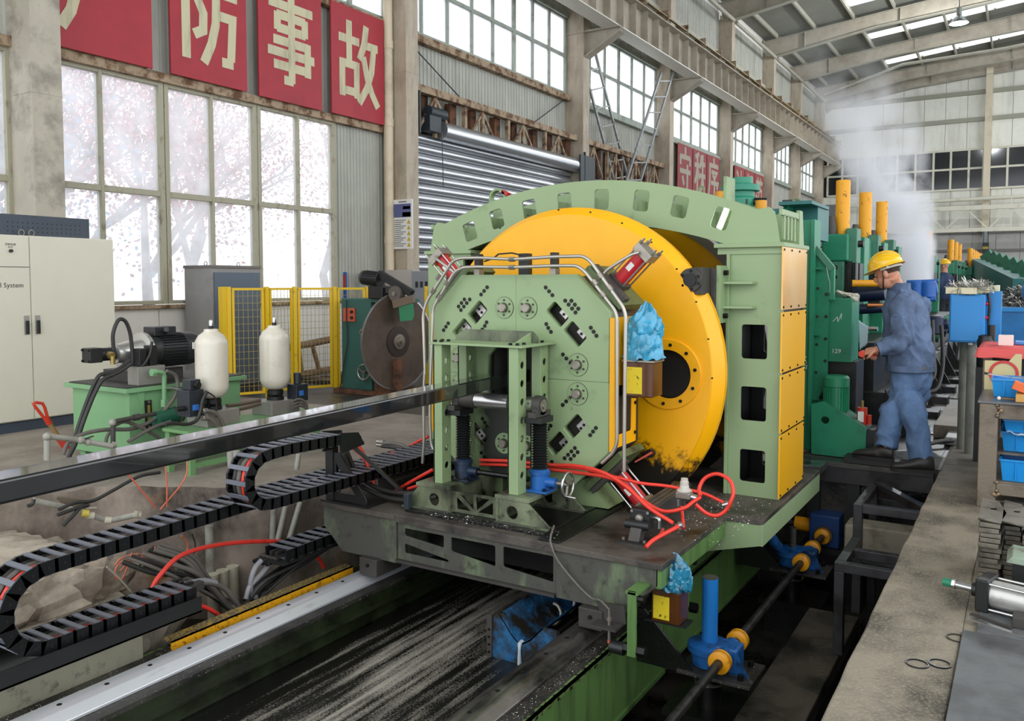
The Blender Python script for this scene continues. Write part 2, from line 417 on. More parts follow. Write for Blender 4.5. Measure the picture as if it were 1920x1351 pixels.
lump('concrete_lump', (-4.85, 2.72, -.72), .42, .50, .27, .18, 'low rough concrete rubble under the long cable chain', 11)
lump('concrete_lump', (-5.15, 2.95, -.55), .26, .35, .30, .16, 'small crumbled concrete piece by the dark pipe recess', 21)

# ------------------------------------------------------------------ left wall
wall = thing('wall_left', 'long left hall wall of grey corrugated panels', None, (XW, 0, 0), kind='structure')
def panels(y0, y1, z0, z1, wid, m=m_siding, corr=True, x=XW):
    """corrugated sheets, each with its own seam"""
    k = max(1, round((y1 - y0) / wid)); w = (y1 - y0) / k
    for i in range(k):
        a, b = y0 + i * w + .006, y0 + (i + 1) * w - .006
        if corr:
            prof = []; s = 8
            for j in range(s):
                u = a + (b - a) * j / s; du = (b - a) / s
                prof += [(x, u), (x, u + du * .72), (x + .018, u + du * .78), (x + .018, u + du * .94)]
            prof += [(x, b)]
            MB().prism(prof + [(x - .05, b), (x - .05, a)], 'z', z0, z1).build('panel', m, wall, smooth=0)
        else: MB().box(x - .05, x, a, b, z0, z1).build('panel', m, wall)
cols = [-1.2] + COLY
MB().box(XW - .12, XW - .06, -4, YEND, 0, 1.2).build('backing', m_dado, wall); MB().box(XW - .12, XW - .052, -4, YEND, 8.05, 12.0).build('backing', m_dado, wall); MB().box(XW - .12, XW - .052, -4, YEND, 4.2, 6.0).build('backing', m_dado, wall)
# bay 0 and 1: dado, lower windows, sign band
for y0, y1 in ((-1.0, 5.2), (5.5, 11.7)):
    panels(y0, y1, 0, 1.16, 1.55, m_dado, False)
    panels(y0, y1, 4.2, 6.08, 1.0)
panels(10.42, 11.7, 1.2, 4.2, .65)
panels(12.05, 18.6, 4.2, 6.08, .94)
for i in range(2, 7): 
    panels(COLY[i] + .17, COLY[i + 1] - .17, 0, 6.08, .98)
panels(COLY[7] + .1, YEND, 0, 6.08, 1.2)
for i in range(0, 7):
    panels(COLY[i] + .17, COLY[i + 1] - .17, 8.02, 11.3, 1.2)
panels(-1.2, 5.2, 8.0, 11.3, 1.2); panels(COLY[7] + .1, YEND, 6.1, 11.3, 1.3)
# long horizontal sills and girts
def girt(y0, y1, z, h=.12, d=.14, m=m_winframe, nm='girt'): MB().box(XW, XW + d, y0, y1, z - h / 2, z + h / 2).build(nm, m, wall, bevel=.006)
for y0, y1 in ((-1, 5.2), (5.5, 10.5)): girt(y0, y1, 1.185, .05, .09, m_rust, 'sill'); girt(y0, y1 + (1.2 if y0 > 0 else 0), 4.2, .12, .12, m_rust)
for i in range(7):
    girt(COLY[i] + .17, COLY[i + 1] - .17, 6.03, .14, .16, m_rust if i < 2 else m_winframe2, 'sill'); girt(COLY[i] + .17, COLY[i + 1] - .17, 8.02, .10, .12, m_winframe2)
    girt(COLY[i] + .17, COLY[i + 1] - .17, 9.75, .16, .16, m_purlin)
girt(-1, 5.2, 6.03, .14, .16, m_rust)
# ------------------------------------------------------------------ windows
WN = [0]
def window(label, ys, zs, thick, m, glass, thin=.045, broad=.09, x=XW, pitch=None):
    """steel window: ys = list of (y, width) mullions, zs = list of (z, height) rails, one pane per opening"""
    WN[0] += 1
    w = thing('window_%d' % WN[0], label, None, (x, ys[0][0], zs[0][0]), kind='structure')
    for y, b in ys: MB().box(x - thick / 2, x + thick / 2, y - b / 2, y + b / 2, zs[0][0] - zs[0][1] / 2, zs[-1][0] + zs[-1][1] / 2).build('mullion', m, w, bevel=.006)
    for z, h in zs:
        for (ya, ba), (yb, bb) in zip(ys[:-1], ys[1:]):
            MB().box(x - thick / 2 + .004, x + thick / 2 - .004, ya + ba / 2, yb - bb / 2, z - h / 2, z + h / 2).build('glazing_bar', m, w, bevel=.005)
    for (ya, ba), (yb, bb) in zip(ys[:-1], ys[1:]):
        for (za, ha), (zb, hb) in zip(zs[:-1], zs[1:]):
            MB().box(x - .004, x + .004, ya + ba / 2 - .004, yb - bb / 2 + .004, za + ha / 2 - .004, zb - hb / 2 + .004).build('pane', glass, w)
    return w
zl = [(1.24, .05), (2.68, .075), (4.13, .07)]
window('lower window with clear dusty panes left of the first column', [(-1, .1), (.6, .06), (2.2, .1), (3.75, .06), (5.18, .1)], zl, .11, m_winframe, m_glass)
window('lower window behind the cream control cabinet', [(5.52, .08), (6.27, .045), (7.12, .075)], zl, .11, m_winframe, m_glass)
window('lower window behind the grey cabinet', [(7.2, .065), (7.93, .045), (8.70, .075)], zl, .11, m_winframe, m_glass)
window('lower window nearest the downpipe above the yellow fence', [(8.78, .065), (9.57, .045), (10.36, .08)], zl, .11, m_winframe, m_glass)
zu = [(6.15, .08), (7.07, .07), (7.98, .08)]
window('upper window above the slogan boards', [(5.52 + k * .88, .06 if k % 2 else .09) for k in range(8)], zu, .1, m_winframe2, m_glass2)
window('upper window above the roller shutter', [(12.1, .09), (12.76, .06), (13.59, .06), (14.44, .06), (15.23, .06), (16.09, .11), (16.91, .06), (17.69, .06), (18.5, .09)], zu, .1, m_winframe2, m_glass2)
window('upper window behind the leaning ladders', [(18.95 + k * .9, .06 if k % 3 else .09) for k in range(7)], zu, .1, m_winframe2, m_glass2)
for nm, i in (('above the faded red boards', 3), ('second from the end above red boards', 4), ('second last before the end wall', 5), ('last before the end wall', 6)):
    y0, y1 = COLY[i] + .2, COLY[i + 1] - .2; k = 6
    window('upper window of the left wall ' + nm, [(y0 + (y1 - y0) * j / k, .07 if j % 3 else .1) for j in range(k + 1)], zu, .1, m_winframe2, m_glass2)
window('upper window high above the left cabinet', [(-1 + k * 1.03, .07) for k in range(7)], zu, .1, m_winframe2, m_glass2)

# ------------------------------------------------------------------ columns
def column(y, label, m=m_column, zt=11.05):
    c = thing('column', label, None, (XI, y, 0), kind='structure')
    MB().box(XI - .03, XI, y - .17, y + .17, 0, zt).build('flange', m, c)
    MB().box(XW, XW + .03, y - .17, y + .17, 0, zt).build('flange', m, c)
    MB().box(XW + .03, XI - .03, y - .17, y - .05, 0, zt).build('web', m, c)
    for z in (3.6, 5.2, 7.0): MB().box(XW + .02, XI + .004, y - .175, y + .172, z, z + .006).build('weld_seam', m, c)
    return c
nmc = ['beside the cream control cabinet', 'with the notice poster', 'right of the roller shutter', 'left of the faded red boards', 'fifth from the camera', 'sixth from the camera', 'seventh from the camera', 'in the far corner']
for i, y in enumerate(COLY): column(y, 'tall beige steel column ' + nmc[i], m_concol if i == 0 else m_column)
dp = thing('downpipe', 'cream plastic downpipe beside the poster column', 'pipe', (XW + .2, 11.5, 0))
MB().cyl((-9.72, 11.6, 0), (-9.72, 11.6, 9), .085, n=18).build('pipe', mat('cream_plastic', 'cfc0a4', .5, dirt='a4937a', dscale=2, dlo=.5, dhi=.8), dp)
for z in (2.2, 4.25, 5.6): MB().cyl((-9.72, 11.6, z), (-9.72, 11.6, z + .14), .095, n=18).build('pipe_socket', MATS['cream_plastic'], dp)
# brackets and crane girder
gird = thing('crane_girder', 'long beige crane girder running along the left columns', 'girder', (-8.75, 20, 7.55), kind='structure')
gz = 7.62; GX0, GX1 = -8.93, -8.5
MB().box(GX0, GX1, 6, 46.5, gz, gz + .025).build('bottom_flange', mat('girder_under', 'd3cfc2', .5), gird)
MB().box(GX0 - .05, GX1 + .05, 6, 46.5, gz + .83, gz + .86).build('top_flange', m_girder, gird)
MB().box(-8.73, -8.70, 6, 46.5, gz + .025, gz + .83).build('web', m_girder, gird)
y = 6.2
while y < 46.4:
    MB().box(-8.70, -8.52, y - .006, y + .006, gz + .025, gz + .83).build('stiffener', m_girder, gird); y += .75
for k in range(3): MB().box(-8.43 - k * .1, -8.39 - k * .1, 6, 46.8, gz + .93 + k * .07, gz + .96 + k * .07).build('conductor_rail', mat('brass_rail', '8b7a52', .5, dirt='57492f', dscale=2, dlo=.45, dhi=.7), gird)
y = 6.5
while y < 46.4: MB().box(-8.72, -8.37, y, y + .04, gz + .86, gz + 1.12).build('rail_bracket', m_rust, gird); y += 1.5
for y in COLY[1:]:
    MB().prism([(-9.4, gz - .62), (-9.4, gz), (GX1 + .03, gz), (GX1 + .03, gz - .12)], 'y', y - .012, y + .012).build('bracket_web', m_girder, gird)
    MB().bar((-9.4, y, gz - .62), (GX1 + .04, y, gz - .13), .3, .02).build('bracket_flange', m_girder, gird)
    MB().box(-9.4, GX1 + .03, y - .15, y + .15, gz - .03, gz).build('bracket_top', m_girder, gird)
    MB().box(XI - .6, XI + .02, y - .2, y + .2, gz - .05, gz + .0).build('column_cap', m_column, gird)
# ------------------------------------------------------------------ roof
ceil = thing('ceiling', 'sloping grey sheet roof with bright skylight strips', None, (0, 25, 11.2), kind='structure')
SL = .105
def rz(x, b=11.85): return b + SL * (x + 9.9)
sky_x = [(-6.9, -6.3), (-2.4, -1.7), (2.4, 3.1), (6.2, 6.9)]
xs = [-10.2]
yb = [-4.5] + COLY + [YEND + .2]
cuts = [(18.7, 24.5, .0), (24.5, 30.5, 0), (30.5, 36.4, 0), (36.4, 41.3, 0), (41.3, 46.4, 0)]
def sheet(x0, x1, y0, y1, m, nm):
    MB().add([(x0, y0, rz(x0)), (x1, y0, rz(x1)), (x1, y1, rz(x1)), (x0, y1, rz(x0)), (x0, y0, rz(x0) + .06), (x1, y0, rz(x1) + .06), (x1, y1, rz(x1) + .06), (x0, y1, rz(x0) + .06)],
             [(0, 3, 2, 1), (4, 5, 6, 7), (0, 1, 5, 4), (1, 2, 6, 5), (2, 3, 7, 6), (3, 0, 4, 7)]).build(nm, m, ceil)
for y0, y1 in zip(yb[:-1], yb[1:]):
    ym = y0 + (y1 - y0) * .62; yn = y0 + (y1 - y0) * .80
    if y0 < 17: ym, yn = y1 - 1, y1 - .2
    sheet(-10.2, 9, y0, ym, m_roof, 'roof_sheet'); sheet(-10.2, -6.3, ym, yn, m_roof, 'roof_sheet'); sheet(8, 9, ym, yn, m_roof, 'roof_sheet'); sheet(-10.2, 9, yn, y1, m_roof, 'roof_sheet')
    for k in range(9): 
        a = -6.3 + k * 14.3 / 9; sheet(a + .04, a + 14.3 / 9 - .04, ym, yn, m_sky, 'skylight')
for k in range(13):
    x = -9.3 + k * 1.5
    for y0, y1 in zip(yb[:-1], yb[1:]):
        if y1 < 16: continue
        MB().bar((x, y0 + .1, rz(x) - .1), (x, y1 - .1, rz(x) - .1), .07, .18).build('purlin', m_purlin, ceil)
for i, y in enumerate(COLY[2:] + [YEND - .35]):
    r = thing('roof_beam', 'tapered beige roof beam, %s from the far wall' % ['seventh', 'sixth', 'fifth', 'fourth', 'third', 'second', 'nearest', 'flush'][min(i, 7)], None, (0, y, 11), kind='structure')
    prof = [(-9.75, 10.75), (-9.4, 11.0), (-5.5, 11.62), (9, 12.4 + .3), (9, rz(9) - .2), (-9.9, rz(-9.9) - .2)]
    MB().prism(prof, 'y', y - .012, y + .012).build('web', m_girder, r)
    for a, b in zip(prof[1:3], prof[2:4]): MB().bar((a[0], y, a[1]), (b[0], y, b[1]), .26, .025).build('flange', m_purlin, r)
    MB().bar((-9.9, y, rz(-9.9) - .19), (9, y, rz(9) - .19), .26, .025).build('flange', m_purlin, r)
    for x in (-8.2, -4.6, -1, 2.5): MB().box(x, x + .02, y - .12, y + .12, 11.0 + (x + 9.4) * .16 if x < -5.5 else 11.62 + (x + 5.5) * .075, rz(x) - .2).build('stiffener', m_purlin, r)
# eave struts
for y0, y1 in zip(COLY[2:-1], COLY[3:]): MB().cyl((-9.35, y0 + .15, 10.95), (-9.35, y1 - .15, 10.95), .07, n=12).build('eave_strut', m_purlin, ceil)
MB().tube([(-9.0, 44.3, 10.9), (-5.5, 44.8, 12.0), (-1.2, 45.0, 12.2), (6, 45.5, 13)], .07).build('bracing_rod', m_purlin, ceil)
# ------------------------------------------------------------------ end wall
ew = thing('wall_back', 'pale end wall of long panels with horizontal girts', None, (0, YEND, 0), kind='structure')
def bpanels(x0, x1, z0, z1, w, m):
    k = round((x1 - x0) / w); w = (x1 - x0) / k
    for i in range(k): MB().box(x0 + i * w + .012, x0 + (i + 1) * w - .012, YEND, YEND + .06, z0, z1).build('panel', m, ew)
MB().box(-10, 10, YEND + .07, YEND + .1, 0, 14.2).build('backing', m_dado, ew)
bpanels(-9.9, 9, 8.3, 9.75, 1.0, m_white_panel); bpanels(-9.9, 9, 9.8, 11.1, 1.0, m_white_panel); bpanels(-9.9, 9, 11.15, 14.2, 1.0, m_white_panel)
bpanels(-9.9, 9, 4.1, 6.22, .9, m_white_panel); bpanels(-9.9, 9, 0, 4.05, 1.05, mat('grey_panel', 'b4b3ae', .6, var=.1))
for z in (9.77, 11.12): MB().box(-9.9, 9, YEND - .2, YEND, z - .11, z + .09).build('girt', mat('girt_grey', '9b9a8b', .6), ew)
for z in (2.3, 3.15, 4.07): MB().box(-9.9, 9, YEND - .15, YEND, z - .06, z + .06).build('girt', mat('girt_dark', '6c6b66', .6), ew)
MB().box(-9.9, 9, YEND - .1, YEND, 1.25, 1.6).build('light_band', mat('pale_band', 'cdd3d8', .4), ew)
xsw = [-9.66, -8.9, -8.1, -7.25, -6.15, -5.27, -4.42, -3.62, -2.8, -2.15, -1.1, -.2, .7]
WN[0] += 1
w = thing('window_%d' % WN[0], 'dark ribbon window high on the pale end wall', None, (-4, YEND - .05, 6.3), kind='structure')
for i, x in enumerate(xsw): MB().box(x - .05, x + .05, YEND - .12, YEND - .02, 6.27, 8.3).build('mullion', m_winwhite, w)
for z in (6.27, 7.32, 8.28): MB().box(xsw[0], xsw[-1], YEND - .11, YEND - .03, z - .05, z + .05).build('glazing_bar', m_winwhite, w)
for a, b in zip(xsw[:-1], xsw[1:]):
    for z0, z1 in ((6.32, 7.27), (7.37, 8.23)):
        MB().box(a + .05, b - .05, YEND - .06, YEND - .05, z0, z1).build('pane', m_darkglass, w)
MB().box(xsw[-1], 9, YEND, YEND + .06, 6.22, 8.3).build('panel', m_white_panel, ew)
MB().box(-9.9, 9, YEND + .02, YEND + .06, 6.2, 8.32).build('backing', mat('dark_room', '33302f', .8), ew)
pc = thing('column', 'slim cream post in the middle of the end wall', None, (-1.98, YEND - .3, 0), kind='structure')
MB().box(-2.13, -1.83, YEND - .45, YEND - .15, 4.1, 12.2).build('post', mat('cream_steel', 'd8cdb4', .6, dirt='b3a386', dscale=1, dlo=.55, dhi=.8), pc)
MB().box(-2.08, -1.88, YEND - .42, YEND - .18, 0, 4.1).build('post', mat('grey_steel', '9aa0a2', .6), pc)
# pipes and bridge truss along the end wall
pp = thing('pipe_run', 'long cream pipe running across the end wall below the windows', 'pipe', (-4, YEND - .8, 5.6))
MB().cyl((-9.9, YEND - .8, 5.62), (6, YEND - .8, 5.78), .09, n=12).build('pipe', m_winwhite, pp)
MB().cyl((-9.5, YEND - .8, 5.62), (-9.5, YEND - .8, 3.2), .08, n=12).build('pipe', m_winwhite, pp)
br = thing('bridge_truss', 'cream steel truss of the overhead crane before the end wall', 'truss', (-2, YEND - 1.5, 4))
MB().box(-5.9, 7, YEND - 1.6, YEND - 1.4, 5.1, 5.32).build('top_chord', m_winwhite, br)
MB().box(-5.9, 7, YEND - 1.6, YEND - 1.4, 4.02, 4.2).build('bottom_chord', m_winwhite, br)
x = -5.6; up = True
while x < 6:
    MB().bar((x, YEND - 1.5, 4.15 if up else 5.15), (x + .95, YEND - 1.5, 5.15 if up else 4.15), .06, .06).build('diagonal', m_winwhite, br); x += .95; up = not up
for x in (-4.65, -.85, 1.05): MB().box(x - .03, x + .03, YEND - 1.53, YEND - 1.47, 4.15, 5.6).build('hanger', m_winwhite, br)
# ------------------------------------------------------------------ slogan boards
def glyph(ch, y, z, h, w, x, m, parent, bold):
    cu = bpy.data.curves.new('character', 'FONT'); cu.body = ch; cu.size = 1; cu.offset = bold; cu.extrude = .004; cu.resolution_u = 3
    tmp = bpy.data.objects.new('tmp', cu); me = bpy.data.meshes.new_from_object(tmp); bpy.data.objects.remove(tmp)
    xs = [v.co.x for v in me.vertices]; ys = [v.co.y for v in me.vertices]
    if not xs: return
    x0, x1, y0, y1 = min(xs), max(xs), min(ys), max(ys); o0 = wloc(parent)
    for v in me.vertices:
        a, b, c = v.co
        v.co = (x + c - o0.x, y + ((a - x0) / (x1 - x0) - .5) * w - o0.y, z + ((b - y0) / (y1 - y0) - .5) * h - o0.z)
    me.materials.clear(); me.materials.append(m); me.name = 'character'
    return link(bpy.data.objects.new('character', me), parent)
STROKES = {
 '严': [[(.03, .93), (.97, .93)], [(.37, .9), (.37, .62)], [(.63, .9), (.63, .62)], [(.1, .84), (.2, .66)], [(.9, .84), (.8, .66)], [(.03, .58), (.97, .58)], [(.22, .58), (.2, .3), (.14, .14), (.02, -.02)]],
 '防': [[(.07, 1), (.07, 0)], [(.07, .94), (.36, .94), (.27, .64)], [(.27, .64), (.38, .5), (.37, .32), (.22, .26)], [(.66, 1.02), (.72, .86)], [(.44, .76), (1.0, .76)], [(.62, .76), (.6, .42), (.52, .2), (.38, -.01)], [(.6, .52), (.92, .52), (.88, .08)], [(.91, .04), (.72, .04)]],
 '事': [[(.03, .89), (.97, .89)], [(.2, .79), (.2, .6)], [(.2, .77), (.8, .77)], [(.2, .62), (.8, .62)], [(.8, .79), (.8, .6)], [(.12, .48), (.86, .48)], [(.86, .52), (.86, .14)], [(.0, .345), (1.0, .345)], [(.12, .2), (.86, .2)], [(.5, 1.02), (.5, .03)], [(.52, .04), (.34, .04)]],
 '故': [[(.0, .77), (.5, .77)], [(.25, 1), (.25, .48)], [(.06, .46), (.46, .46)], [(.07, .5), (.07, .05)], [(.44, .5), (.44, .05)], [(.06, .12), (.45, .12)], [(.7, 1), (.64, .76), (.52, .56)], [(.62, .76), (1.0, .76)], [(.9, .76), (.84, .44), (.7, .2), (.5, 0)], [(.62, .6), (.72, .34), (.84, .16), (1.0, 0)]],
 '守': [[(.5, 1.02), (.5, .86)], [(.06, .8), (.94, .8)], [(.08, .8), (.08, .62)], [(.92, .8), (.92, .64)], [(.04, .48), (.96, .48)], [(.68, .64), (.68, .04)], [(.7, .05), (.48, .05)], [(.26, .36), (.38, .18)]],
 '秩': [[(.4, .99), (.06, .9)], [(.0, .72), (.47, .72)], [(.25, .92), (.25, 0)], [(.24, .68), (.14, .46), (.0, .3)], [(.29, .62), (.45, .42)], [(.62, .98), (.5, .68)], [(.58, .78), (.97, .78)], [(.48, .5), (1, .5)], [(.75, 1), (.74, .5), (.64, .22), (.46, .02)], [(.76, .46), (.84, .24), (1, .02)]],
 '序': [[(.5, 1.02), (.56, .88)], [(.08, .84), (.98, .84)], [(.13, .84), (.12, .42), (.0, .04)], [(.3, .68), (.84, .68), (.62, .54)], [(.42, .62), (.66, .48)], [(.26, .42), (.96, .42), (.86, .28)], [(.6, .42), (.6, .04)], [(.62, .05), (.42, .05)]],
}
def glyph_strokes(ch, y, z, h, w, x, m, parent, sw):
    mb = MB()
    for i, st in enumerate(STROKES[ch]):
        P = [Vector((0, y + (a - .5) * w, z + (b - .5) * h)) for a, b in st]
        d = [(P[j + 1] - P[j]).normalized() for j in range(len(P) - 1)]
        L, R = [], []
        for j, p in enumerate(P):
            t = d[0] if j == 0 else d[-1] if j == len(P) - 1 else (d[j - 1] + d[j]).normalized()
            nrm = Vector((0, -t.z, t.y)); k = sw / 2 / max(nrm.dot(Vector((0, -d[min(j, len(d) - 1)].z, d[min(j, len(d) - 1)].y))), .5)
            e = t * (-sw * .08 if j == 0 else sw * .08 if j == len(P) - 1 else 0)
            L.append(p + nrm * k + e); R.append(p - nrm * k + e)
        o = L + R[::-1]; n = len(o); x0, x1 = x, x + .004 + .0004 * i
        mb.add([(x0, v.y, v.z) for v in o] + [(x1, v.y, v.z) for v in o], [tuple(range(n))[::-1], tuple(range(n, 2 * n))] + [(k, (k + 1) % n, n + (k + 1) % n, n + k) for k in range(n)])
    return mb.build('character', m, parent, smooth=0)
def board(ch, y0, y1, z0, z1, label, mr, mp, bold, group, x=-9.72, hw=.72, hh=.72):
    t = thing('slogan_board', label, 'sign', (x, (y0 + y1) / 2, z0), group)
    MB().box(x - .03, x, y0, y1, z0, z1).build('board', mr, t, bevel=.004)
    for e in (z0, z1 - .05): MB().box(x - .09, x - .03, y0 + .05, y1 - .05, e, e + .05).build('batten', m_rust, t)
    if ch in STROKES: glyph_strokes(ch, (y0 + y1) / 2, (z0 + z1) / 2 + .02, (z1 - z0) * hh, (y1 - y0) * hw, x + .001, mp, t, .135 if mp is m_signpale else .16)
    else: glyph(ch, (y0 + y1) / 2, (z0 + z1) / 2, (z1 - z0) * hh, (y1 - y0) * hw, x + .003, mp, t, bold)
g = 'red slogan boards above the lower windows'
board('严', 5.5, 6.92, 4.26, 6.06, 'red slogan board with one cream stroke, partly hidden by the first column', m_signred, m_signpale, .022, g)
board('防', 7.19, 8.46, 4.26, 6.06, 'red slogan board above the middle lower window, with the cream character 防', m_signred, m_signpale, .022, g)
board('事', 8.68, 9.97, 4.25, 6.06, 'red slogan board above the right lower window, with the cream character 事', m_signred, m_signpale, .02, g)
board('故', 10.19, 11.49, 4.26, 6.06, 'red slogan board with the cream character 故 beside the downpipe', m_signred, m_signpale, .02, g)
g2 = 'faded red boards on the far part of the left wall'
for ch, k, lb in (('守', 0, 'faded red board nearest the fourth column, with the grey character 守'), ('秩', 1, 'middle one of three faded red boards, with the grey character 秩'), ('序', 2, 'faded red board nearest the fifth column, with the grey character 序')):
    board(ch, 25.9 + k * 1.44, 25.9 + k * 1.44 + 1.36, 4.3, 6.0, lb, m_signred2, m_signgrey, .018, g2, hw=.78, hh=.85)
for ch, k, lb in (('法', 0, 'far faded red board whose character starts with a water radical'), ('规', 1, 'middle far faded red board behind the teal motor'), ('范', 2, 'last far faded red board before the window column')):
    board(ch, 32.0 + k * 1.38, 32.0 + k * 1.38 + 1.3, 4.3, 6.0, lb, m_signred2, m_signgrey, .018, g2, hw=.78, hh=.85)
# ------------------------------------------------------------------ roller shutter
d = thing('door_1', 'closed galvanised roller shutter door with its barrel', None, (XW, 15.3, 0), kind='structure')
zz = 4.28; k = 0
while zz > .02:
    h = .185; prof = []
    for j in range(9):
        a = j / 8; prof.append((XW + .16 + .055 * math.sin(math.pi * a) ** .8, zz - h * .93 * a))
    prof += [(XW + .14, zz - h * .93), (XW + .14, zz)]
    MB().prism([(p[0], p[1]) for p in prof], 'y', 12.1, 18.55).build('slat', m_alu, d, smooth=60); zz -= h; k += 1
MB().cyl((XW + .36, 12.9, 4.37), (XW + .36, 18.62, 4.37), .165, n=28).build('barrel', m_alu, d)
MB().box(XW + .1, XW + .16, 12.0, 18.6, 0, 4.3).build('backing', m_dkbox, d)
MB().box(XW + .1, XW + .55, 18.58, 18.62, 3.95, 4.7).build('end_plate', m_dkbox, d)
MB().box(-9.4, -9.36, 18.35, 19.15, 3.95, 4.62).build('cover_plate', m_dkbox, d)
MB().box(XW + .1, XW + .5, 12.08, 12.12, 4.2, 4.95).build('end_plate', m_dkbox, d)
mo = MB().cyl((XW + .36, 12.5, 4.66), (XW + .36, 13.0, 4.66), .11, n=16); mo.box(XW + .25, XW + .45, 12.45, 12.8, 4.3, 4.58); mo.build('drive_motor', m_dkbox, d)
MB().tube([(XW + .5, 12.75, 4.3), (XW + .52, 12.76, 3.3)], .008, 6).build('pull_chain', m_dkbox, d)
# rusty lattice beams
def truss(y0, y1, label, n):
    t = thing('lattice_beam', label, 'truss', (-9.6, (y0 + y1) / 2, 4.2), 'rusty lattice beams along the left wall')
    MB().box(-9.68, -9.52, y0, y1, 4.97, 5.11).build('top_chord', m_rust, t, bevel=.008)
    MB().box(-9.86, -9.76, y0, y1, 4.02, 4.14).build('bottom_chord', m_rustdark, t, bevel=.008)
    w = (y1 - y0) / n
    for i in range(n):
        a = y0 + w * (i + .08); mid = a + w * .38
        MB().bar((-9.6, mid, 4.97), (-9.6, mid - w * .36, 4.22), .05, .05).build('diagonal', m_rust, t)
        MB().bar((-9.6, mid, 4.97), (-9.6, mid + w * .40, 4.22), .05, .05).build('diagonal', m_rust, t)
        MB().box(-9.63, -9.57, mid - .04, mid + .04, 4.22, 4.97).build('upright', m_rust, t)
        MB().box(-9.86, -9.74, mid + w * .42, mid + w * .55, 4.24, 5.0).build('stud', m_rustdark, t)
        MB().box(-9.86, -9.74, mid - w * .14, mid - w * .02, 4.24, 5.0).build('stud', m_rustdark, t)
        MB().box(-9.64, -9.56, mid + w * .58, mid + w * .63, 4.22, 4.97).build('upright', m_rust, t)
truss(12.06, 18.5, 'rusty lattice beam above the roller shutter', 4)
truss(18.9, 24.3, 'rusty lattice beam behind the leaning ladders', 4)
for a, b, lb in (((-9.8, 12.06, 6.0), (-9.7, 13.9, 5.1), 'thin dark stay rod left above the roller shutter'), ((-9.8, 18.3, 5.95), (-9.7, 16.6, 5.1), 'thin dark stay rod right above the roller shutter')):
    top(MB().tube([a, b], .012, 6), 'stay_rod', m_dkbox, lb, 'rod', 'stay rods above the shutter')
# ladders
m_lad = mat('ladder_steel', '8f9290', .5, metal=.4, var=.2)
def ladder(a0, a1, b0, b1, n, label):
    k1, k2 = a0.z / (a0.z - a1.z), b0.z / (b0.z - b1.z); a1, b1 = a0.lerp(a1, k1), b0.lerp(b1, k2); n = int(n * k1)
    t = thing('steel_ladder', label, 'ladder', tuple(a1), 'leaning steel ladders')
    MB().bar(a0, a1, .05, .07).build('rail', m_lad, t); MB().bar(b0, b1, .05, .07).build('rail', m_lad, t)
    for i in range(n):
        f = (i + .6) / n; MB().bar(Vector(a0).lerp(Vector(a1), f), Vector(b0).lerp(Vector(b1), f), .05, .035).build('rung', m_lad, t)
def L(px, py):
    v = at(px, py, x=-9.05); return v
L6 = lambda px, py: at(px, py, x=-9.62)
ladder(L6(1082, 75), L6(1153, 345), L6(1108, 68), L6(1180, 345), 8, 'grey steel ladder leaning right beside the third column')
ladder(L(1240, 135), L(1172, 345), L(1262, 135), L(1199, 345), 7, 'grey steel ladder leaning left beside the fourth column')
# poster on the second column
po = thing('notice_poster', 'white safety notice poster on the second steel column', 'poster', (-9.38, 11.9, 1.8))
PA, PB = at(738, 375, y=11.66), at(775, 466, y=11.66)
MB().box(PA.x, PB.x, 11.64, 11.66, PB.z, PA.z).build('sheet', mat('poster_paper', 'e4e2da', .6), po)
w_, h_ = PB.x - PA.x, PA.z - PB.z
def pr_(u0, u1, v0, v1, m, nm): MB().box(PA.x + u0 * w_, PA.x + u1 * w_, 11.634, 11.639, PA.z - v1 * h_, PA.z - v0 * h_).build(nm, m, po)
pr_(.06, .92, .09, .36, mat('poster_blue', '5a5f8c', .6), 'picture'); pr_(.52, .9, .14, .2, mat('poster_yellow', 'd9c33c', .6), 'picture_band'); pr_(.5, .92, .26, .35, mat('poster_paper', 'e4e2da', .6), 'picture_band')
pr_(.3, .7, .035, .06, mat('poster_ink', '77777a', .6), 'heading')
for k in range(14): pr_(.08, .66 - .12 * (k % 3), .41 + k * .04, .425 + k * .04, MATS['poster_ink'], 'text_line')
for k in range(5):
    v = .42 + k * .115; c = (PA.x + .82 * w_, PA.z - (v + .03) * h_); s = .09 * w_
    MB().prism([(c[0] - s, c[1] - s), (c[0] + s, c[1] - s), (c[0], c[1] + s)], 'y', 11.634, 11.639).build('warning_triangle', mat('poster_amber', 'c9a63c', .6), po)
# high bay lamp
lc = at(1798, 44, y=34)
lp = thing('high_bay_lamp', 'bell shaped high bay lamp hanging under the roof beam', 'lamp', tuple(lc))
MB().lathe([(.05, .42), (.07, .30), (.10, .25), (.16, .2), (.30, .04), (.31, 0), (.29, .0), (.15, .17)], lc, n=24, caps=False).build('shade', mat('lamp_alu', '9da3a4', .35, metal=.7), lp)
MB().cyl(lc + Vector((0, 0, .02)), lc + Vector((0, 0, .05)), .27, n=24).build('diffuser', mat('lamp_glow', 'bcdcf0', .4, emit=.8), lp)
hl_ = bpy.data.lights.new('lamp_light', 'POINT'); hl_.energy = 900; hl_.shadow_soft_size = .25; hl_.color = (.93, .97, 1); hlo = bpy.data.objects.new('lamp_light', hl_); link(hlo, lp); hlo.location = (0, 0, -.12)
MB().cyl(lc + Vector((0, 0, .4)), lc + Vector((0, 0, 1.2)), .015, n=6).build('rod', m_dkbox, lp)
MB().cyl(lc + Vector((0, 0, .3)), lc + Vector((0, 0, .55)), .09, n=14).build('ballast', MATS['lamp_alu'], lp)
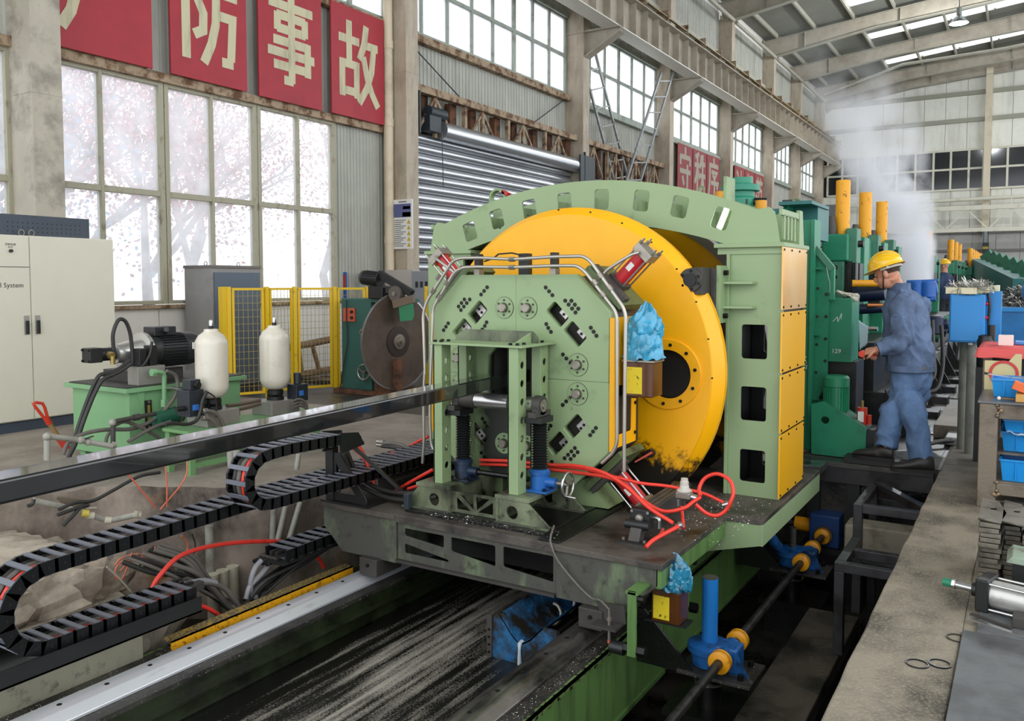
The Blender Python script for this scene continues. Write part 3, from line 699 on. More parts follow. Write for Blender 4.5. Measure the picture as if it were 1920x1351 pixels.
# crane hook block
hc = at(1848, 466, y=47.5)
hk = thing('hook_block', 'dark crane hook block hanging on wires before the end wall', 'hook', tuple(hc))
MB().box(hc.x - .14, hc.x + .14, hc.y - .1, hc.y + .1, hc.z - .25, hc.z + .3).build('block', mat('black_paint', '1c1c1b', .5), hk, bevel=.03)
MB().box(hc.x - .12, hc.x + .12, hc.y - .11, hc.y - .1, hc.z - .02, hc.z + .1).build('stripe', mat('hook_yellow', 'a08a2c', .5), hk)
for s in (-.1, .1): MB().cyl(hc + Vector((s, 0, .28)), Vector((hc.x + s, hc.y, 4.1)), .02, n=6).build('wire', MATS['black_paint'], hk)
MB().tube(catmull([hc + Vector((0, 0, -.2)), hc + Vector((0, 0, -.4)), hc + Vector((.12, 0, -.55)), hc + Vector((0, 0, -.68)), hc + Vector((-.12, 0, -.58))]), .035).build('hook', MATS['black_paint'], hk)
# ------------------------------------------------------------------ machine paints
m_green = mat('machine_green', '90a67b', .48, dirt='5d7450', dscale=4, dlo=.6, dhi=.85, var=.06, vscale=2, dirt2='47543f', d2scale=9, d2lo=.66, d2hi=.8)
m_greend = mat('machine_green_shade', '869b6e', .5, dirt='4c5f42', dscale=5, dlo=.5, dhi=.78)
m_greenoil = mat('oiled_green', '7b8468', .42, dirt='2a2b24', dscale=3.2, dlo=.38, dhi=.62, stretch=(1, 1, .5), drough=.3, dirt2='131310', d2scale=8, d2lo=.56, d2hi=.68, d2rough=.25)
m_greybox = mat('worn_green_box', '6f8060', .5, dirt='4a4a43', dscale=1.9, dlo=.34, dhi=.48, stretch=(1.6, 1, .5), dirt2='2b2c27', d2scale=14, d2lo=.55, d2hi=.72)
m_deckblk = mat('oily_deck', '57514a', .55, dirt='1d1b18', dscale=3.2, dlo=.42, dhi=.66, drough=.35, dirt2='8a8177', d2scale=42, d2lo=.66, d2hi=.74, bump=.3, bscale=80)
m_black = mat('black_oil', '0c0c0b', .3, dirt='1d1c19', dscale=6, dlo=.5, dhi=.7, bump=.25, bscale=60)
m_blackpt = mat('black_steel', '1b1c1c', .45, var=.3)
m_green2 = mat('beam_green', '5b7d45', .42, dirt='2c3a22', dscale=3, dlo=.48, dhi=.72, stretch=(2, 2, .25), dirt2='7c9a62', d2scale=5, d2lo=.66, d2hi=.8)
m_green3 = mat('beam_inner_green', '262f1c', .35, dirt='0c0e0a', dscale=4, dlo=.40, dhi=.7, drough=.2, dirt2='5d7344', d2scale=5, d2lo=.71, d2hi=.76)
m_yellow = mat('signal_yellow', 'f7b000', .42, var=.08, dirt='c07c0a', dscale=3, dlo=.62, dhi=.85, dirt2='6b4a14', d2scale=7, d2lo=.70, d2hi=.8)
m_panel_sheen = mat('sheen_yellow_panel', 'e3bf8a', .3, metal=.3, dirt='d99a18', dscale=1.2, dlo=.4, dhi=.7, stretch=(1, 1, .6))  # pale beige puts the top panel's reflected light into the yellow paint
m_tubest = mat('bright_pipe', 'b9b4aa', .35, metal=.75, var=.1)
m_steel = mat('bright_steel', 'b8b8b6', .25, metal=.9)
m_fit = mat('nickel_fitting', '9c958a', .4, metal=.7, var=.2, vscale=20)
m_redcyl = mat('cylinder_red', 'c4252c', .4, var=.1)
m_darkgrey = mat('iron_grey', '4a4743', .55, metal=.3, var=.25, vscale=8)
m_hole = mat('hole_black', '060606', .6)
m_bolt = mat('bolt_black', '161615', .4, metal=.5)
m_redhose = mat('red_hose', 'e23a2c', .42, dirt='8f2018', dscale=7, dlo=.56, dhi=.75)
m_redhose2 = mat('dusty_red_hose', 'b94436', .5, dirt='6e2a20', dscale=7, dlo=.5, dhi=.7)
m_hose = mat('black_hose', '2b2a28', .5, var=.2, vscale=12)
m_ghose = mat('grey_hose', '6b665f', .6, var=.2, vscale=9)
m_blue = mat('gear_blue', '1f5fa8', .38, dirt='14304f', dscale=5, dlo=.5, dhi=.7, dirt2='0d0e10', d2scale=14, d2lo=.62, d2hi=.72)
m_orange = mat('coupling_yellow', 'e39a14', .42, dirt='7a5210', dscale=14, dlo=.58, dhi=.72)
m_white = mat('white_label', 'e6e4de', .5)
CXM, CZM = -2.93, .87
def bolt_row(pts, r, h, ax, m, parent, name='bolt'):
    mb = MB()
    for p in pts: mb.cyl(p, Vector(p) + Vector(ax) * h, r, n=8)
    o = mb.build(name, m, parent, smooth=30); o['kind'] = 'stuff'; return o
# ------------------------------------------------------------------ carriage
ca = thing('saw_carriage', 'oily green carriage deck riding on the two guide rails', 'carriage', (-2.87, 5.0, -.32))
MB().prism([(-4.13, 4.15), (-3.46, 4.15), (-3.46, 4.17), (-2.28, 4.17), (-2.28, 4.15), (-1.62, 4.15), (-1.62, 5.27), (-1.39, 5.28), (-1.39, 6.97), (-4.5, 6.97), (-4.5, 5.28), (-4.13, 5.27)], 'z', -.035, 0).build('deck_plate', m_deckblk, ca, bevel=.004)
MB().prism([(-4.10, -.035), (-3.46, -.035), (-3.46, -.325), (-3.93, -.325), (-4.10, -.17)], 'y', 4.17, 4.9).build('end_box', m_greybox, ca, bevel=.004)
MB().prism([(-2.275, -.035), (-1.65, -.035), (-1.65, -.13), (-1.835, -.275), (-1.84, -.315), (-2.275, -.315)], 'y', 4.17, 4.9).build('end_box', m_greybox, ca, bevel=.004)
holes = [rpoly([(-3.40, -.085), (-3.085, -.085), (-3.085, -.165), (-3.40, -.135)], .014), rpoly([(-3.40, -.185), (-3.05, -.235), (-3.05, -.25), (-3.40, -.25)], .012),
         rpoly([(-3.03, -.085), (-2.70, -.085), (-2.70, -.215), (-3.03, -.175)], .014), rpoly([(-2.645, -.08), (-2.30, -.08), (-2.30, -.235), (-2.645, -.205)], .014)]
plate('lattice_beam', [(-3.455, -.03), (-2.28, -.03), (-2.28, -.30), (-3.455, -.30)], holes, 'y', 4.185, 4.20, m_greybox, ca)
MB().box(-3.46, -2.28, 4.155, 4.26, -.312, -.295).build('bottom_flange', m_darkgrey, ca)
MB().box(-3.46, -2.28, 4.165, 4.186, -.05, -.02).build('front_lip', m_deckblk, ca)
MB().box(-3.44, -2.3, 4.5, 4.53, -.31, -.03).build('rear_web', m_black, ca)
# stepped deck plates
MB().box(-2.40, -2.26, 4.18, 6.2, 0, .012).build('step_plate', m_black, ca, bevel=.003)
MB().box(-3.45, -2.40, 4.25, 6.2, 0, .018).build('wet_plate', m_black, ca, bevel=.003)
# side skirts
MB().box(-1.66, -1.63, 4.17, 5.27, -.14, -.035).build('skirt', m_green2, ca)
MB().prism([(-1.9, -.036), (-1.406, -.036), (-1.406, -.17), (-1.9, -.30)], 'y', 5.285, 5.30).build('front_gusset', m_green, ca)
MB().box(-1.405, -1.39, 5.28, 6.97, -.17, -.03).build('skirt', m_green, ca)
MB().box(-4.5, -1.4, 6.95, 6.97, -.17, -.03).build('skirt', m_green2, ca)
MB().box(-1.95, -1.92, 4.9, 7.2, -.48, -.03).build('inner_web', m_green2, ca)
for x in (-2.03, -3.66):
    for y in (4.12, 6.2):
        MB().box(x - .075, x + .075, y, y + .26, -.43, -.315).build('slider_block', m_darkgrey, ca, bevel=.006)
        bolt_row([(x - .0, y - .001, -.36)], .012, .008, (0, -1, 0), m_bolt, ca)
# hanger straps with rollers
for (x, y) in ((-1.73, 4.0), (-1.70, 4.72)):
    MB().box(x - .025, x + .025, y, y + .018, -.47, -.12).build('hanger_strap', m_green2, ca, bevel=.003)
    MB().box(x - .035, x + .035, y, y + .2, -.135, -.12).build('hanger_strap', m_green2, ca)
    MB().cyl((x - .05, y + .03, -.44), (x + .07, y + .03, -.44), .03, n=6).build('hex_nut', m_bolt, ca)
    MB().cyl((x - .13, y + .03, -.45), (x - .05, y + .03, -.45), .035, n=16).build('guide_roller', m_blackpt, ca)
    MB().cyl((x - .01, y + .03, -.16), (x + .06, y + .03, -.16), .02, n=8).build('pin', m_bolt, ca)
# sensor bracket
MB().prism([(-2.0, -.27), (-1.83, -.26), (-1.82, -.36), (-1.95, -.36)], 'y', 4.13, 4.142).build('sensor_plate', m_darkgrey, ca)
MB().box(-1.98, -1.83, 4.02, 4.14, -.368, -.356).build('sensor_plate', m_darkgrey, ca)
sp = MB().lathe([(.008, -.05), (.008, .06), (.016, .06), (.016, .075), (.008, .075), (.008, .12)], (-1.89, 4.07, -.39), n=12).build('sensor', m_fit, ca)
MB().cyl((-1.89, 4.07, -.455), (-1.89, 4.07, -.44), .009, n=10).build('sensor_tip', mat('sensor_orange', 'e0603a', .5), sp)
hose('sensor_cable', [(-1.89, 4.07, -.27), (-1.95, 4.08, -.235), (-2.02, 4.12, -.25), (-2.12, 4.14, -.2), (-2.24, 4.14, -.09), (-2.29, 4.14, 0.0), (-2.31, 4.17, .035), (-2.36, 4.3, .06)], .006, m_ghose, ca)
# ------------------------------------------------------------------ portal frame
fr = thing('portal_frame', 'pale green saw portal frame with arch and yellow side panels', 'machine frame', (-2.945, 6.1, 0))
XA = -2.945
def outer(x): return 2.285 - .158 * (x - XA) ** 2
def inner(x): return 1.955 - .147 * (x - XA) ** 2
ow = [(XA - 1.33 + 2.66 * i / 24) for i in range(25)]
out = [(-1.455, 1.775), (-1.495, 1.985), (-1.535, 2.02)] + [(x, outer(x)) for x in reversed(ow)] + [(-4.355, 2.02), (-4.395, 1.985), (-4.435, 1.775)]
inn = [(XA - 1.145 + 2.29 * i / 20) for i in range(21)]
out += [(-4.09, 1.775)] + [(x, inner(x)) for x in inn] + [(-1.80, 1.775)]
hx = [-4.02, -3.75, -3.44, -3.12, -2.80, -2.475, -2.175, -1.87]
hz = [1.93, 2.025, 2.09, 2.125, 2.135, 2.11, 2.05, 1.955]
hl = [rrect(x, z, .125, .155, .025, -.30 * (x - XA)) for x, z in zip(hx, hz)]
plate('arch_plate', out, hl, 'y', 5.84, 5.86, m_green, fr)
plate('arch_plate', out, hl, 'y', 6.36, 6.38, m_green, fr)
for i in range(9):
    x = XA - 1.18 + 2.36 * i / 8
    if i not in (0, 8): MB().box(x - .008, x + .008, 5.86, 6.36, inner(x) + .01, outer(x) - .12).build('rib', m_greend, fr)
for s in (0, 1):
    n = 16; vs = []; fs = []
    f = inner if s else (lambda x: outer(x) - .02)
    mb = MB()
    for i in range(n):
        a, b = XA - 1.14 + 2.28 * i / n, XA - 1.14 + 2.28 * (i + 1) / n
        if s: mb.add([(a, 5.86, f(a)), (b, 5.86, f(b)), (b, 6.36, f(b)), (a, 6.36, f(a)), (a, 5.86, f(a) + .012), (b, 5.86, f(b) + .012), (b, 6.36, f(b) + .012), (a, 6.36, f(a) + .012)], [(0, 3, 2, 1), (4, 5, 6, 7), (0, 1, 5, 4), (2, 3, 7, 6)])
    if s: mb.build('arch_soffit', m_greend, fr)
# slatted side openings between the arch plates
for sx in (1, -1):
    X1 = XA + sx * 1.485
    MB().bar((X1, 5.86, 1.985), (X1, 6.36, 1.985), .02, .04).build('side_rail', m_green, fr)
    for k in range(4): MB().box(X1 - .01, X1 + .01, 5.93 + k * .10, 5.965 + k * .10, 1.80, 1.97).build('side_slat', m_green, fr)
    MB().prism([(6.37, 1.78), (6.52, 1.78), (6.46, 2.03), (6.37, 2.03)], 'x', X1 - .012, X1 + .012).build('side_cheek', m_green, fr)
    MB().box(XA + sx * 1.04, XA + sx * 1.53, 5.80, 6.55, 1.745, 1.775).build('cap_plate', m_green, fr, bevel=.004)
    MB().box(XA + sx * 1.06, XA + sx * 1.515, 5.83, 6.5, 1.70, 1.745).build('cap_plate', m_green, fr)
def post(sx):
    a, b = sorted((XA + sx * 1.135, XA + sx * 1.515)); hs = []
    for zc, hh in ((1.09, .24), (.655, .24), (.215, .23)): hs.append(rrect(XA + sx * 1.325, zc, .18, hh, .02))
    plate('post_face', [(a, 0), (b, 0), (b, 1.70), (a, 1.70)], hs, 'y', 5.84, 5.865, m_green, fr)
    plate('post_face', [(a, 0), (b, 0), (b, 1.70), (a, 1.70)], hs, 'y', 6.43, 6.455, m_blackpt, fr)  # rear face and webs coloured black so the post interior reads as shade
    xi = a if sx > 0 else b; xo = b if sx > 0 else a
    MB().box(xi - .01, xi + .01, 5.865, 6.43, 0, 1.7).build('post_web', m_blackpt, fr)
    MB().box(xo - sx * .014 - .006, xo - sx * .014 + .006, 5.865, 6.43, 0, 1.7).build('post_web', m_blackpt, fr)
    MB().box(XA + sx * 1.14 - .012, XA + sx * 1.14 + .012, 5.815, 5.84, 0, 1.7).build('edge_bar', m_green, fr, bevel=.004)
    for z in (1.5, 1.33): MB().prism([(XA + sx * 1.10, 5.84), (XA + sx * 1.34, 5.84), (XA + sx * 1.32, 5.78), (XA + sx * 1.10, 5.74)], 'z', z - .008, z + .008).build('rib', m_green, fr)
    MB().box(min(XA + sx * 1.10, XA + sx * 1.13), max(XA + sx * 1.10, XA + sx * 1.13), 5.68, 5.84, 1.22, 1.62).build('guide_plate', m_green, fr, bevel=.003)
    MB().box(min(XA + sx * 1.065, XA + sx * 1.10), max(XA + sx * 1.065, XA + sx * 1.10), 5.66, 5.84, 1.235, 1.60).build('guide_plate', m_darkgrey, fr, bevel=.003)
    for z in (1.57, 1.27): MB().cyl((XA + sx * 1.13, 5.76, z), (XA + sx * 1.16, 5.76, z), .02, n=6).build('bolt', m_bolt, fr)
    RX, RY = XA + sx * .985, 5.48
    gr = MB().cyl((RX, RY, 1.52), (RX, RY + .15, 1.52), .08, n=24)
    gr.box(min(RX + sx * .0, RX + sx * .08), max(RX + sx * .0, RX + sx * .08), RY + .02, RY + .28, 1.42, 1.605)
    g = gr.build('guide_roller', m_darkgrey, fr, bevel=.004)
    MB().cyl((RX, RY - .015, 1.52), (RX, RY, 1.52), .045, n=20).build('roller_cap', m_blackpt, g)
    bolt_row([(RX + .062 * math.cos(t), RY, 1.52 + .062 * math.sin(t)) for t in (.4, 1.5, 2.6, 3.8, 4.9, 5.9)], .009, .01, (0, -1, 0), m_bolt, g)
post(1); post(-1)
zs = [(1.315, 1.745), (.885, 1.30), (.47, .87), (.02, .455)]
for a, b in zs:
    q = MB().box(-1.43, -1.418, 5.79, 6.50, a, b).build('side_panel', m_panel_sheen if a > 1.3 else mat('side_yellow', 'e8ab0e', .36, metal=.1, dirt='e6b33c', dscale=1.4, dlo=.45, dhi=.75, stretch=(1, 1, .5), dirt2='a67a1c', d2scale=16, d2lo=.68, d2hi=.76), fr, bevel=.002)
    pts = [(-1.418, y, z) for y in (5.81, 6.02, 6.25, 6.48) for z in (a + .02, b - .02)]
    bolt_row(pts, .008, .006, (1, 0, 0), m_bolt, q)
ey = thing('eye_bolt', 'green lifting eye on the arch crown behind the teal motor', 'eye bolt', (-2.1, 6.6, 2.06))
# ------------------------------------------------------------------ work light inside the arch
wlx, wlz = at(1356, 408, y=5.96).x, at(1356, 408, y=5.96).z
lt = thing('tube_lamp', 'small bright white tube lamp glowing inside the arch opening', 'lamp', (wlx, 5.96, wlz))
MB().cyl((wlx + .03, 5.95, wlz + .075), (wlx - .03, 5.95, wlz - .075), .016, n=12).build('tube', mat('lamp_white', 'f4fbff', .4, emit=6), lt)
MB().bar((wlx + .05, 5.985, wlz + .08), (wlx - .02, 5.985, wlz - .09), .05, .02).build('housing', m_greend, lt)
MB().box(wlx - .01, wlx + .01, 5.99, 6.2, wlz - .02, wlz + .3).build('bracket', m_greend, lt)
bpy.data.objects.remove(ey)
# ------------------------------------------------------------------ rotor drum
def grimy_yellow():
    m = mat('drum_yellow', 'fbb400', .4, var=.06, dirt='b87c12', dscale=3.2, dlo=.66, dhi=.86, dirt2='6b4a14', d2scale=8, d2lo=.72, d2hi=.8)
    n = m.node_tree.nodes; l = m.node_tree.links; b = n['Principled BSDF']
    src = b.inputs['Base Color'].links[0].from_socket
    geo = n.new('ShaderNodeNewGeometry'); sep = n.new('ShaderNodeSeparateXYZ'); l.new(geo.outputs['Position'], sep.inputs[0])
    nz = n.new('ShaderNodeTexNoise'); nz.inputs['Scale'].default_value = 5; nz.inputs['Detail'].default_value = 9; nz.inputs['Roughness'].default_value = .75; l.new(geo.outputs['Position'], nz.inputs['Vector'])
    mr = n.new('ShaderNodeMapRange'); mr.inputs[1].default_value = .52; mr.inputs[2].default_value = .0; mr.inputs[3].default_value = -.12; mr.inputs[4].default_value = .42
    l.new(sep.outputs['Z'], mr.inputs[0])
    ad = n.new('ShaderNodeMath'); ad.operation = 'ADD'; l.new(mr.outputs[0], ad.inputs[0]); l.new(nz.outputs['Fac'], ad.inputs[1])
    r2 = n.new('ShaderNodeMapRange'); r2.inputs[1].default_value = .60; r2.inputs[2].default_value = .72; l.new(ad.outputs[0], r2.inputs[0])
    mx = n.new('ShaderNodeMix'); mx.data_type = 'RGBA'; l.new(r2.outputs[0], mx.inputs[0]); l.new(src, mx.inputs[6]); mx.inputs[7].default_value = lin('1a160e')
    l.new(mx.outputs[2], b.inputs['Base Color']); return m
m_drum = grimy_yellow()
dr = thing('rotor_drum', 'huge yellow saw rotor drum with dark bolted opening behind the octagon head', 'drum', (CXM, 5.9, CZM - 1.2))
hxs = [(CXM + .82 * math.cos(t), CZM + .82 * math.sin(t)) for t in (0, math.pi / 2 * 1.0, math.pi, -math.pi / 2)]
plate('front_disc', circ(CXM, CZM, 1.13, 96), [circ(x, z, .17, 36) for x, z in (hxs[0], hxs[2])], 'y', 5.47, 5.50, m_drum, dr)
MB().lathe([(1.125, 0), (1.13, -.02), (1.165, -.06), (1.19, -.11), (1.19, -.16), (.95, -.16)], (CXM, 5.47, CZM), (0, -1, 0), 96, caps=False).build('rim', m_drum, dr, smooth=25)
MB().cyl((CXM, 5.63, CZM), (CXM, 6.55, CZM), .98, n=64).build('core', m_black, dr)
MB().lathe([(1.15, 0), (1.15, .04), (.3, .04)], (CXM, 6.58, CZM), (0, 1, 0), 96, caps=False).build('rear_disc', m_drum, dr)
MB().lathe([(.3, 0), (1.15, 0)], (CXM, 6.578, CZM), (0, 1, 0), 96, caps=False).build('rear_disc', m_drum, dr)
MB().lathe([(1.15, -.01), (1.22, -.01), (1.22, .12), (1.15, .12)], (CXM, 6.58, CZM), (0, 1, 0), 96, caps=False).build('rear_rim', mat('scuffed_rim', '8d847a', .5, metal=.2, var=.2), dr, smooth=25)
for x, z in (hxs[0], hxs[2]):
    MB().lathe([(.17, 0), (.17, .014), (.24, .014), (.245, .01), (.245, 0)], (x, 5.47, z), (0, -1, 0), 48, caps=False).build('hub_ring', m_yellow, dr)
    MB().cyl((x, 5.52, z), (x, 5.6, z), .17, n=32).build('recess', m_hole, dr)
    bolt_row([(x + .205 * math.cos(t), 5.456, z + .205 * math.sin(t)) for t in [math.pi * 2 * k / 10 + .2 for k in range(10)]], .012, .008, (0, -1, 0), m_bolt, dr)
bolt_row([(CXM + 1.16 * math.cos(t), 5.40, CZM + 1.16 * math.sin(t)) for t in [math.pi * 2 * k / 28 for k in range(20)]], .006, .012, (0, -1, 0), m_bolt, dr)
MB().cyl((CXM, 5.2, CZM), (CXM, 5.48, CZM), .5, n=48).build('hub', m_darkgrey, dr)
nb = MB().cyl(at(1222, 848, y=5.45) , at(1222, 848, y=5.45) + Vector((0, -.05, 0)), .03, n=14).build('air_port', m_blackpt, dr)
pq = at(1222, 848, y=5.4); MB().tube([pq, at(1190, 866, y=5.3)], [.010, .006], 8).build('red_cap', m_redhose2, nb)
# ------------------------------------------------------------------ octagon milling head
oc = thing('milling_head', 'octagonal pale green cutting head with bolts, spindles and hydraulic pipes', 'machine head', (CXM, 5.0, 0))
H1, H2 = .685, .445
YF = 4.80
slot = []
for sx in (-1, 1):
    for sz in (-1, 1):
        for d in (.355, .505): slot.append((sx, sz, CXM + sx * (d if d < .4 else d - .01), CZM + sz * (.42 if d < .4 else .285)))
def oiled_face():
    m = mat('face_green', '90a67b', .48, dirt='5d7450', dscale=4, dlo=.6, dhi=.85, var=.06, vscale=2, dirt2='47543f', d2scale=9, d2lo=.66, d2hi=.8)
    n = m.node_tree.nodes; l = m.node_tree.links; b = n['Principled BSDF']; src = b.inputs['Base Color'].links[0].from_socket
    geo = n.new('ShaderNodeNewGeometry'); sub_ = n.new('ShaderNodeVectorMath'); sub_.operation = 'SUBTRACT'; sub_.inputs[1].default_value = (-2.98, 4.8, .42); l.new(geo.outputs['Position'], sub_.inputs[0])
    sc_ = n.new('ShaderNodeVectorMath'); sc_.operation = 'MULTIPLY'; sc_.inputs[1].default_value = (3.3, 0, 2.1); l.new(sub_.outputs[0], sc_.inputs[0]); ln = n.new('ShaderNodeVectorMath'); ln.operation = 'LENGTH'; l.new(sc_.outputs[0], ln.inputs[0])
    nz = n.new('ShaderNodeTexNoise'); nz.inputs['Scale'].default_value = 6; nz.inputs['Detail'].default_value = 8; l.new(geo.outputs['Position'], nz.inputs['Vector'])
    ad = n.new('ShaderNodeMath'); ad.operation = 'ADD'; l.new(ln.outputs['Value'], ad.inputs[0]); l.new(nz.outputs['Fac'], ad.inputs[1])
    mr = n.new('ShaderNodeMapRange'); mr.inputs[1].default_value = 1.5; mr.inputs[2].default_value = 1.15; l.new(ad.outputs[0], mr.inputs[0])
    mx = n.new('ShaderNodeMix'); mx.data_type = 'RGBA'; l.new(mr.outputs[0], mx.inputs[0]); l.new(src, mx.inputs[6]); mx.inputs[7].default_value = lin('2e312a'); l.new(mx.outputs[2], b.inputs['Base Color'])
    return m
m_face = oiled_face()
def quad_plate(sx, sz):
    g = .0015; o = .23; c = .10
    pts = [(g, o), (o - c, o), (o, o - c), (o, g), (H1, g), (H1, H2), (H2, H1), (g, H1)]
    outl = [(CXM + sx * a, CZM + sz * b) for a, b in pts]
    hs = []
    for a, b in ((.315, .425), (.445, .30)): hs.append(rrect(CXM + sx * a, CZM + sz * b, .10, .155, .018, (math.pi / 4) * (sx * sz)))
    o1 = plate('face_plate', outl, hs, 'y', YF, YF + .07, m_face, oc)
    bp = []
    for a, b in ((.23, .60), (.255, .575), (.28, .55), (.40, .49), (.425, .465), (.45, .44), (.375, .515), (.42, .515), (.445, .49), (.47, .465), (.56, .345), (.58, .32), (.60, .295), (.235, .36), (.25, .335), (.27, .31), (.36, .165), (.385, .14), (.41, .115)):
        bp.append((CXM + sx * a, YF + .001, CZM + sz * b))
    bolt_row(bp, .0135, .006, (0, -1, 0), m_hole, o1, 'bolt_hole')
    return o1
for sx in (-1, 1):
    for sz in (-1, 1): quad_plate(sx, sz)
oct_ = [(CXM + a, CZM + b) for a, b in ((H1 - .01, -H2), (H1 - .01, H2), (H2, H1 - .01), (-H2, H1 - .01), (-H1 + .01, H2), (-H1 + .01, -H2), (-H2, -H1 + .01), (H2, -H1 + .01))]
ins = [(CXM + a, CZM + b) for a, b in ((.5, -.32), (.5, .32), (.32, .5), (-.32, .5), (-.5, .32), (-.5, -.32), (-.32, -.5), (.32, -.5))]
plate('body', oct_, [[(CXM + a * .26, CZM + b * .26) for a, b in ((1, -.6), (1, .6), (.6, 1), (-.6, 1), (-1, .6), (-1, -.6), (-.6, -1), (.6, -1))]], 'y', YF + .13, YF + .5, m_darkgrey, oc)
plate('body_shell', oct_, [ins], 'y', YF + .07, YF + .13, m_greend, oc)
MB().box(CXM - .28, CXM + .28, YF + .45, YF + .5, CZM - .28, CZM + .28).build('throat', m_hole, oc)
for sx in (-1, 1):
    for sz in (-1, 1):
        for a, b in ((.315, .425), (.445, .30)):
            c = Vector((CXM + sx * (a + .02), YF + .1, CZM + sz * (b + .01)))
            MB().cbox(c, .07, .05, .07, Matrix.Rotation(math.pi / 4, 3, 'Y')).build('tool_holder', mat('tool_steel', 'd8cfd0', .4, metal=.4), oc, bevel=.006)
            bolt_row([c + Vector((sx * .012, -.026, .012)), c + Vector((-sx * .01, -.026, -.012))], .010, .004, (0, -1, 0), m_hole, oc, 'tool_bolt')
# eight spindles
for dx, dz in ((-.092, .463), (.092, .463), (.468, .103), (.468, -.085), (-.468, .103), (-.468, -.085), (-.092, -.463), (.092, -.463)):
    s = MB().lathe([(.072, 0), (.072, .006), (.066, .006), (.066, .004), (.034, .004), (.034, .012)], (CXM + dx, YF, CZM + dz), (0, -1, 0), 32, caps=False).build('spindle_flange', m_green, oc, smooth=25)
    MB().lathe([(.03, 0), (.03, .035), (.026, .04), (.0, .04)], (CXM + dx, YF, CZM + dz), (0, -1, 0), 20).build('spindle', m_fit, s)
    MB().lathe([(.0725, .0), (.0725, .002), (.0745, .002), (.0745, 0)], (CXM + dx, YF - .001, CZM + dz), (0, -1, 0), 32, caps=False).build('gap_ring', m_hole, s)
    bolt_row([(CXM + dx + .05 * math.cos(t), YF - .004, CZM + dz + .05 * math.sin(t)) for t in [math.pi / 3 * k + .5 for k in range(6)]], .008, .004, (0, -1, 0), m_darkgrey, s)
# chamfer flats with dark hydraulic blocks behind the corners
for sx in (-1, 1):
    for sz in (-1, 1):
        M = Matrix.Rotation(sx * sz * math.pi / 4, 3, 'Y')
        c = Vector((CXM + sx * .60, YF + .28, CZM + sz * .60))
        MB().cbox(c, .36, .36, .05, M).build('corner_flange', mat('flange_green_shaded', '56663f', .5, dirt='2c3322', dscale=6, dlo=.5, dhi=.7), oc, bevel=.004)  # darker green than the head puts corner shading into the colour
        MB().cbox(c + Vector((sx * .03, -.14, sz * .03)), .32, .07, .03, M).build('corner_strip', m_darkgrey, oc, bevel=.003)
        dirv = Vector((sx, 0, sz)).normalized(); base = c + Vector((0, -.02, 0)) + dirv * .04
        if (sx, sz) == (-1, -1): continue
        cy = MB().cyl(base + dirv * .03, base + dirv * .25, .052, n=24).build('ram_barrel', m_redcyl, oc)
        MB().cbox(base + dirv * .015, .13, .13, .035, M).build('ram_flange', m_darkgrey, cy, bevel=.004)
        MB().cbox(base + dirv * .275, .135, .135, .06, M).build('ram_cap', m_fit, cy, bevel=.004)
        tang = Vector((sx, 0, -sz)).normalized()
        for a in (-1, 1):
            for b in (-1, 1):
                p = base + tang * (.055 * a) + Vector((0, .055 * b, 0))
                MB().cyl(p + dirv * .02, p + dirv * .35, .0065, n=8).build('tie_rod', m_steel, cy)
                MB().cyl(p + dirv * .305, p + dirv * .325, .014, n=6).build('tie_nut', m_fit, cy)
        MB().cbox(base + dirv * .15 + Vector((0, -.0525, 0)), .035, .002, .055, M).build('rating_label', m_white, cy)
        if sz > 0: hose('port_elbow', [base + dirv * .275 + Vector((-sx * .02, -.08, 0)), base + dirv * .26 + Vector((-sx * .05, -.12, -.01)), base + dirv * .12 + Vector((-sx * .1, -.13, 0)), base + dirv * .02 + Vector((-sx * .07, -.14, .02))], .011, m_tubest, cy)
# side covers
for sx in (-1, 1):
    X1 = CXM + sx * .69
    plate('side_cover', [(4.83, .44), (5.2, .44), (5.2, 1.28), (4.83, 1.28)], [rpoly([(4.90, .52), (5.13, .52), (5.13, .84), (4.90, .84)], .015)], 'x', X1, X1 + sx * .012, m_yellow, oc)
    a, b = sorted((X1, X1 + sx * .03)); MB().box(a, b, YF + .005, YF + .03, .43, 1.28).build('cover_edge', m_yellow, oc)
    bolt_row([(X1 + sx * .012, y, z) for y in (4.86, 5.18) for z in (.5, .7, .9, 1.1, 1.25)], .012, .012, (sx, 0, 0), m_bolt, oc)
    MB().box(X1 - .01, X1 + .005, 4.92, 5.12, .53, .83).build('window_back', m_hole, oc)
# pipe clamps on top
zt = CZM + H1
for px in (898, 960, 1040):
    p = at(px, 500, y=4.86); yy = 4.86 if px != 960 else 5.05
    if px == 960: continue
    q = MB().box(p.x - .022, p.x + .022, yy - .03, yy + .03, zt, zt + .04).build('clamp_foot', m_fit, oc)
    MB().box(p.x - .02, p.x + .02, yy - .03, yy + .03, zt + .04, zt + .145).build('pipe_clamp', m_blackpt, q, bevel=.005)
p = at(985, 490, y=5.05); MB().box(p.x - .04, p.x + .04, 5.02, 5.08, zt, zt + .15).build('pipe_clamp', m_blackpt, oc, bevel=.005)
def PP(pts, y): return [at(a, b, y=y) for a, b in pts]
YP = 4.83
runs = [[(898, 483), (862, 484), (848, 490), (800, 565), (793, 590), (795, 640), (797, 700)], [(898, 500), (868, 501), (852, 510), (822, 560), (812, 578), (808, 700)],
        [(898, 483), (960, 486), (1040, 481), (1093, 480), (1106, 488), (1168, 575), (1173, 590), (1171, 760), (1170, 884)], [(898, 500), (960, 501), (1040, 498), (1082, 498), (1096, 508), (1152, 580), (1157, 595), (1157, 830), (1150, 848), (1128, 868)]]
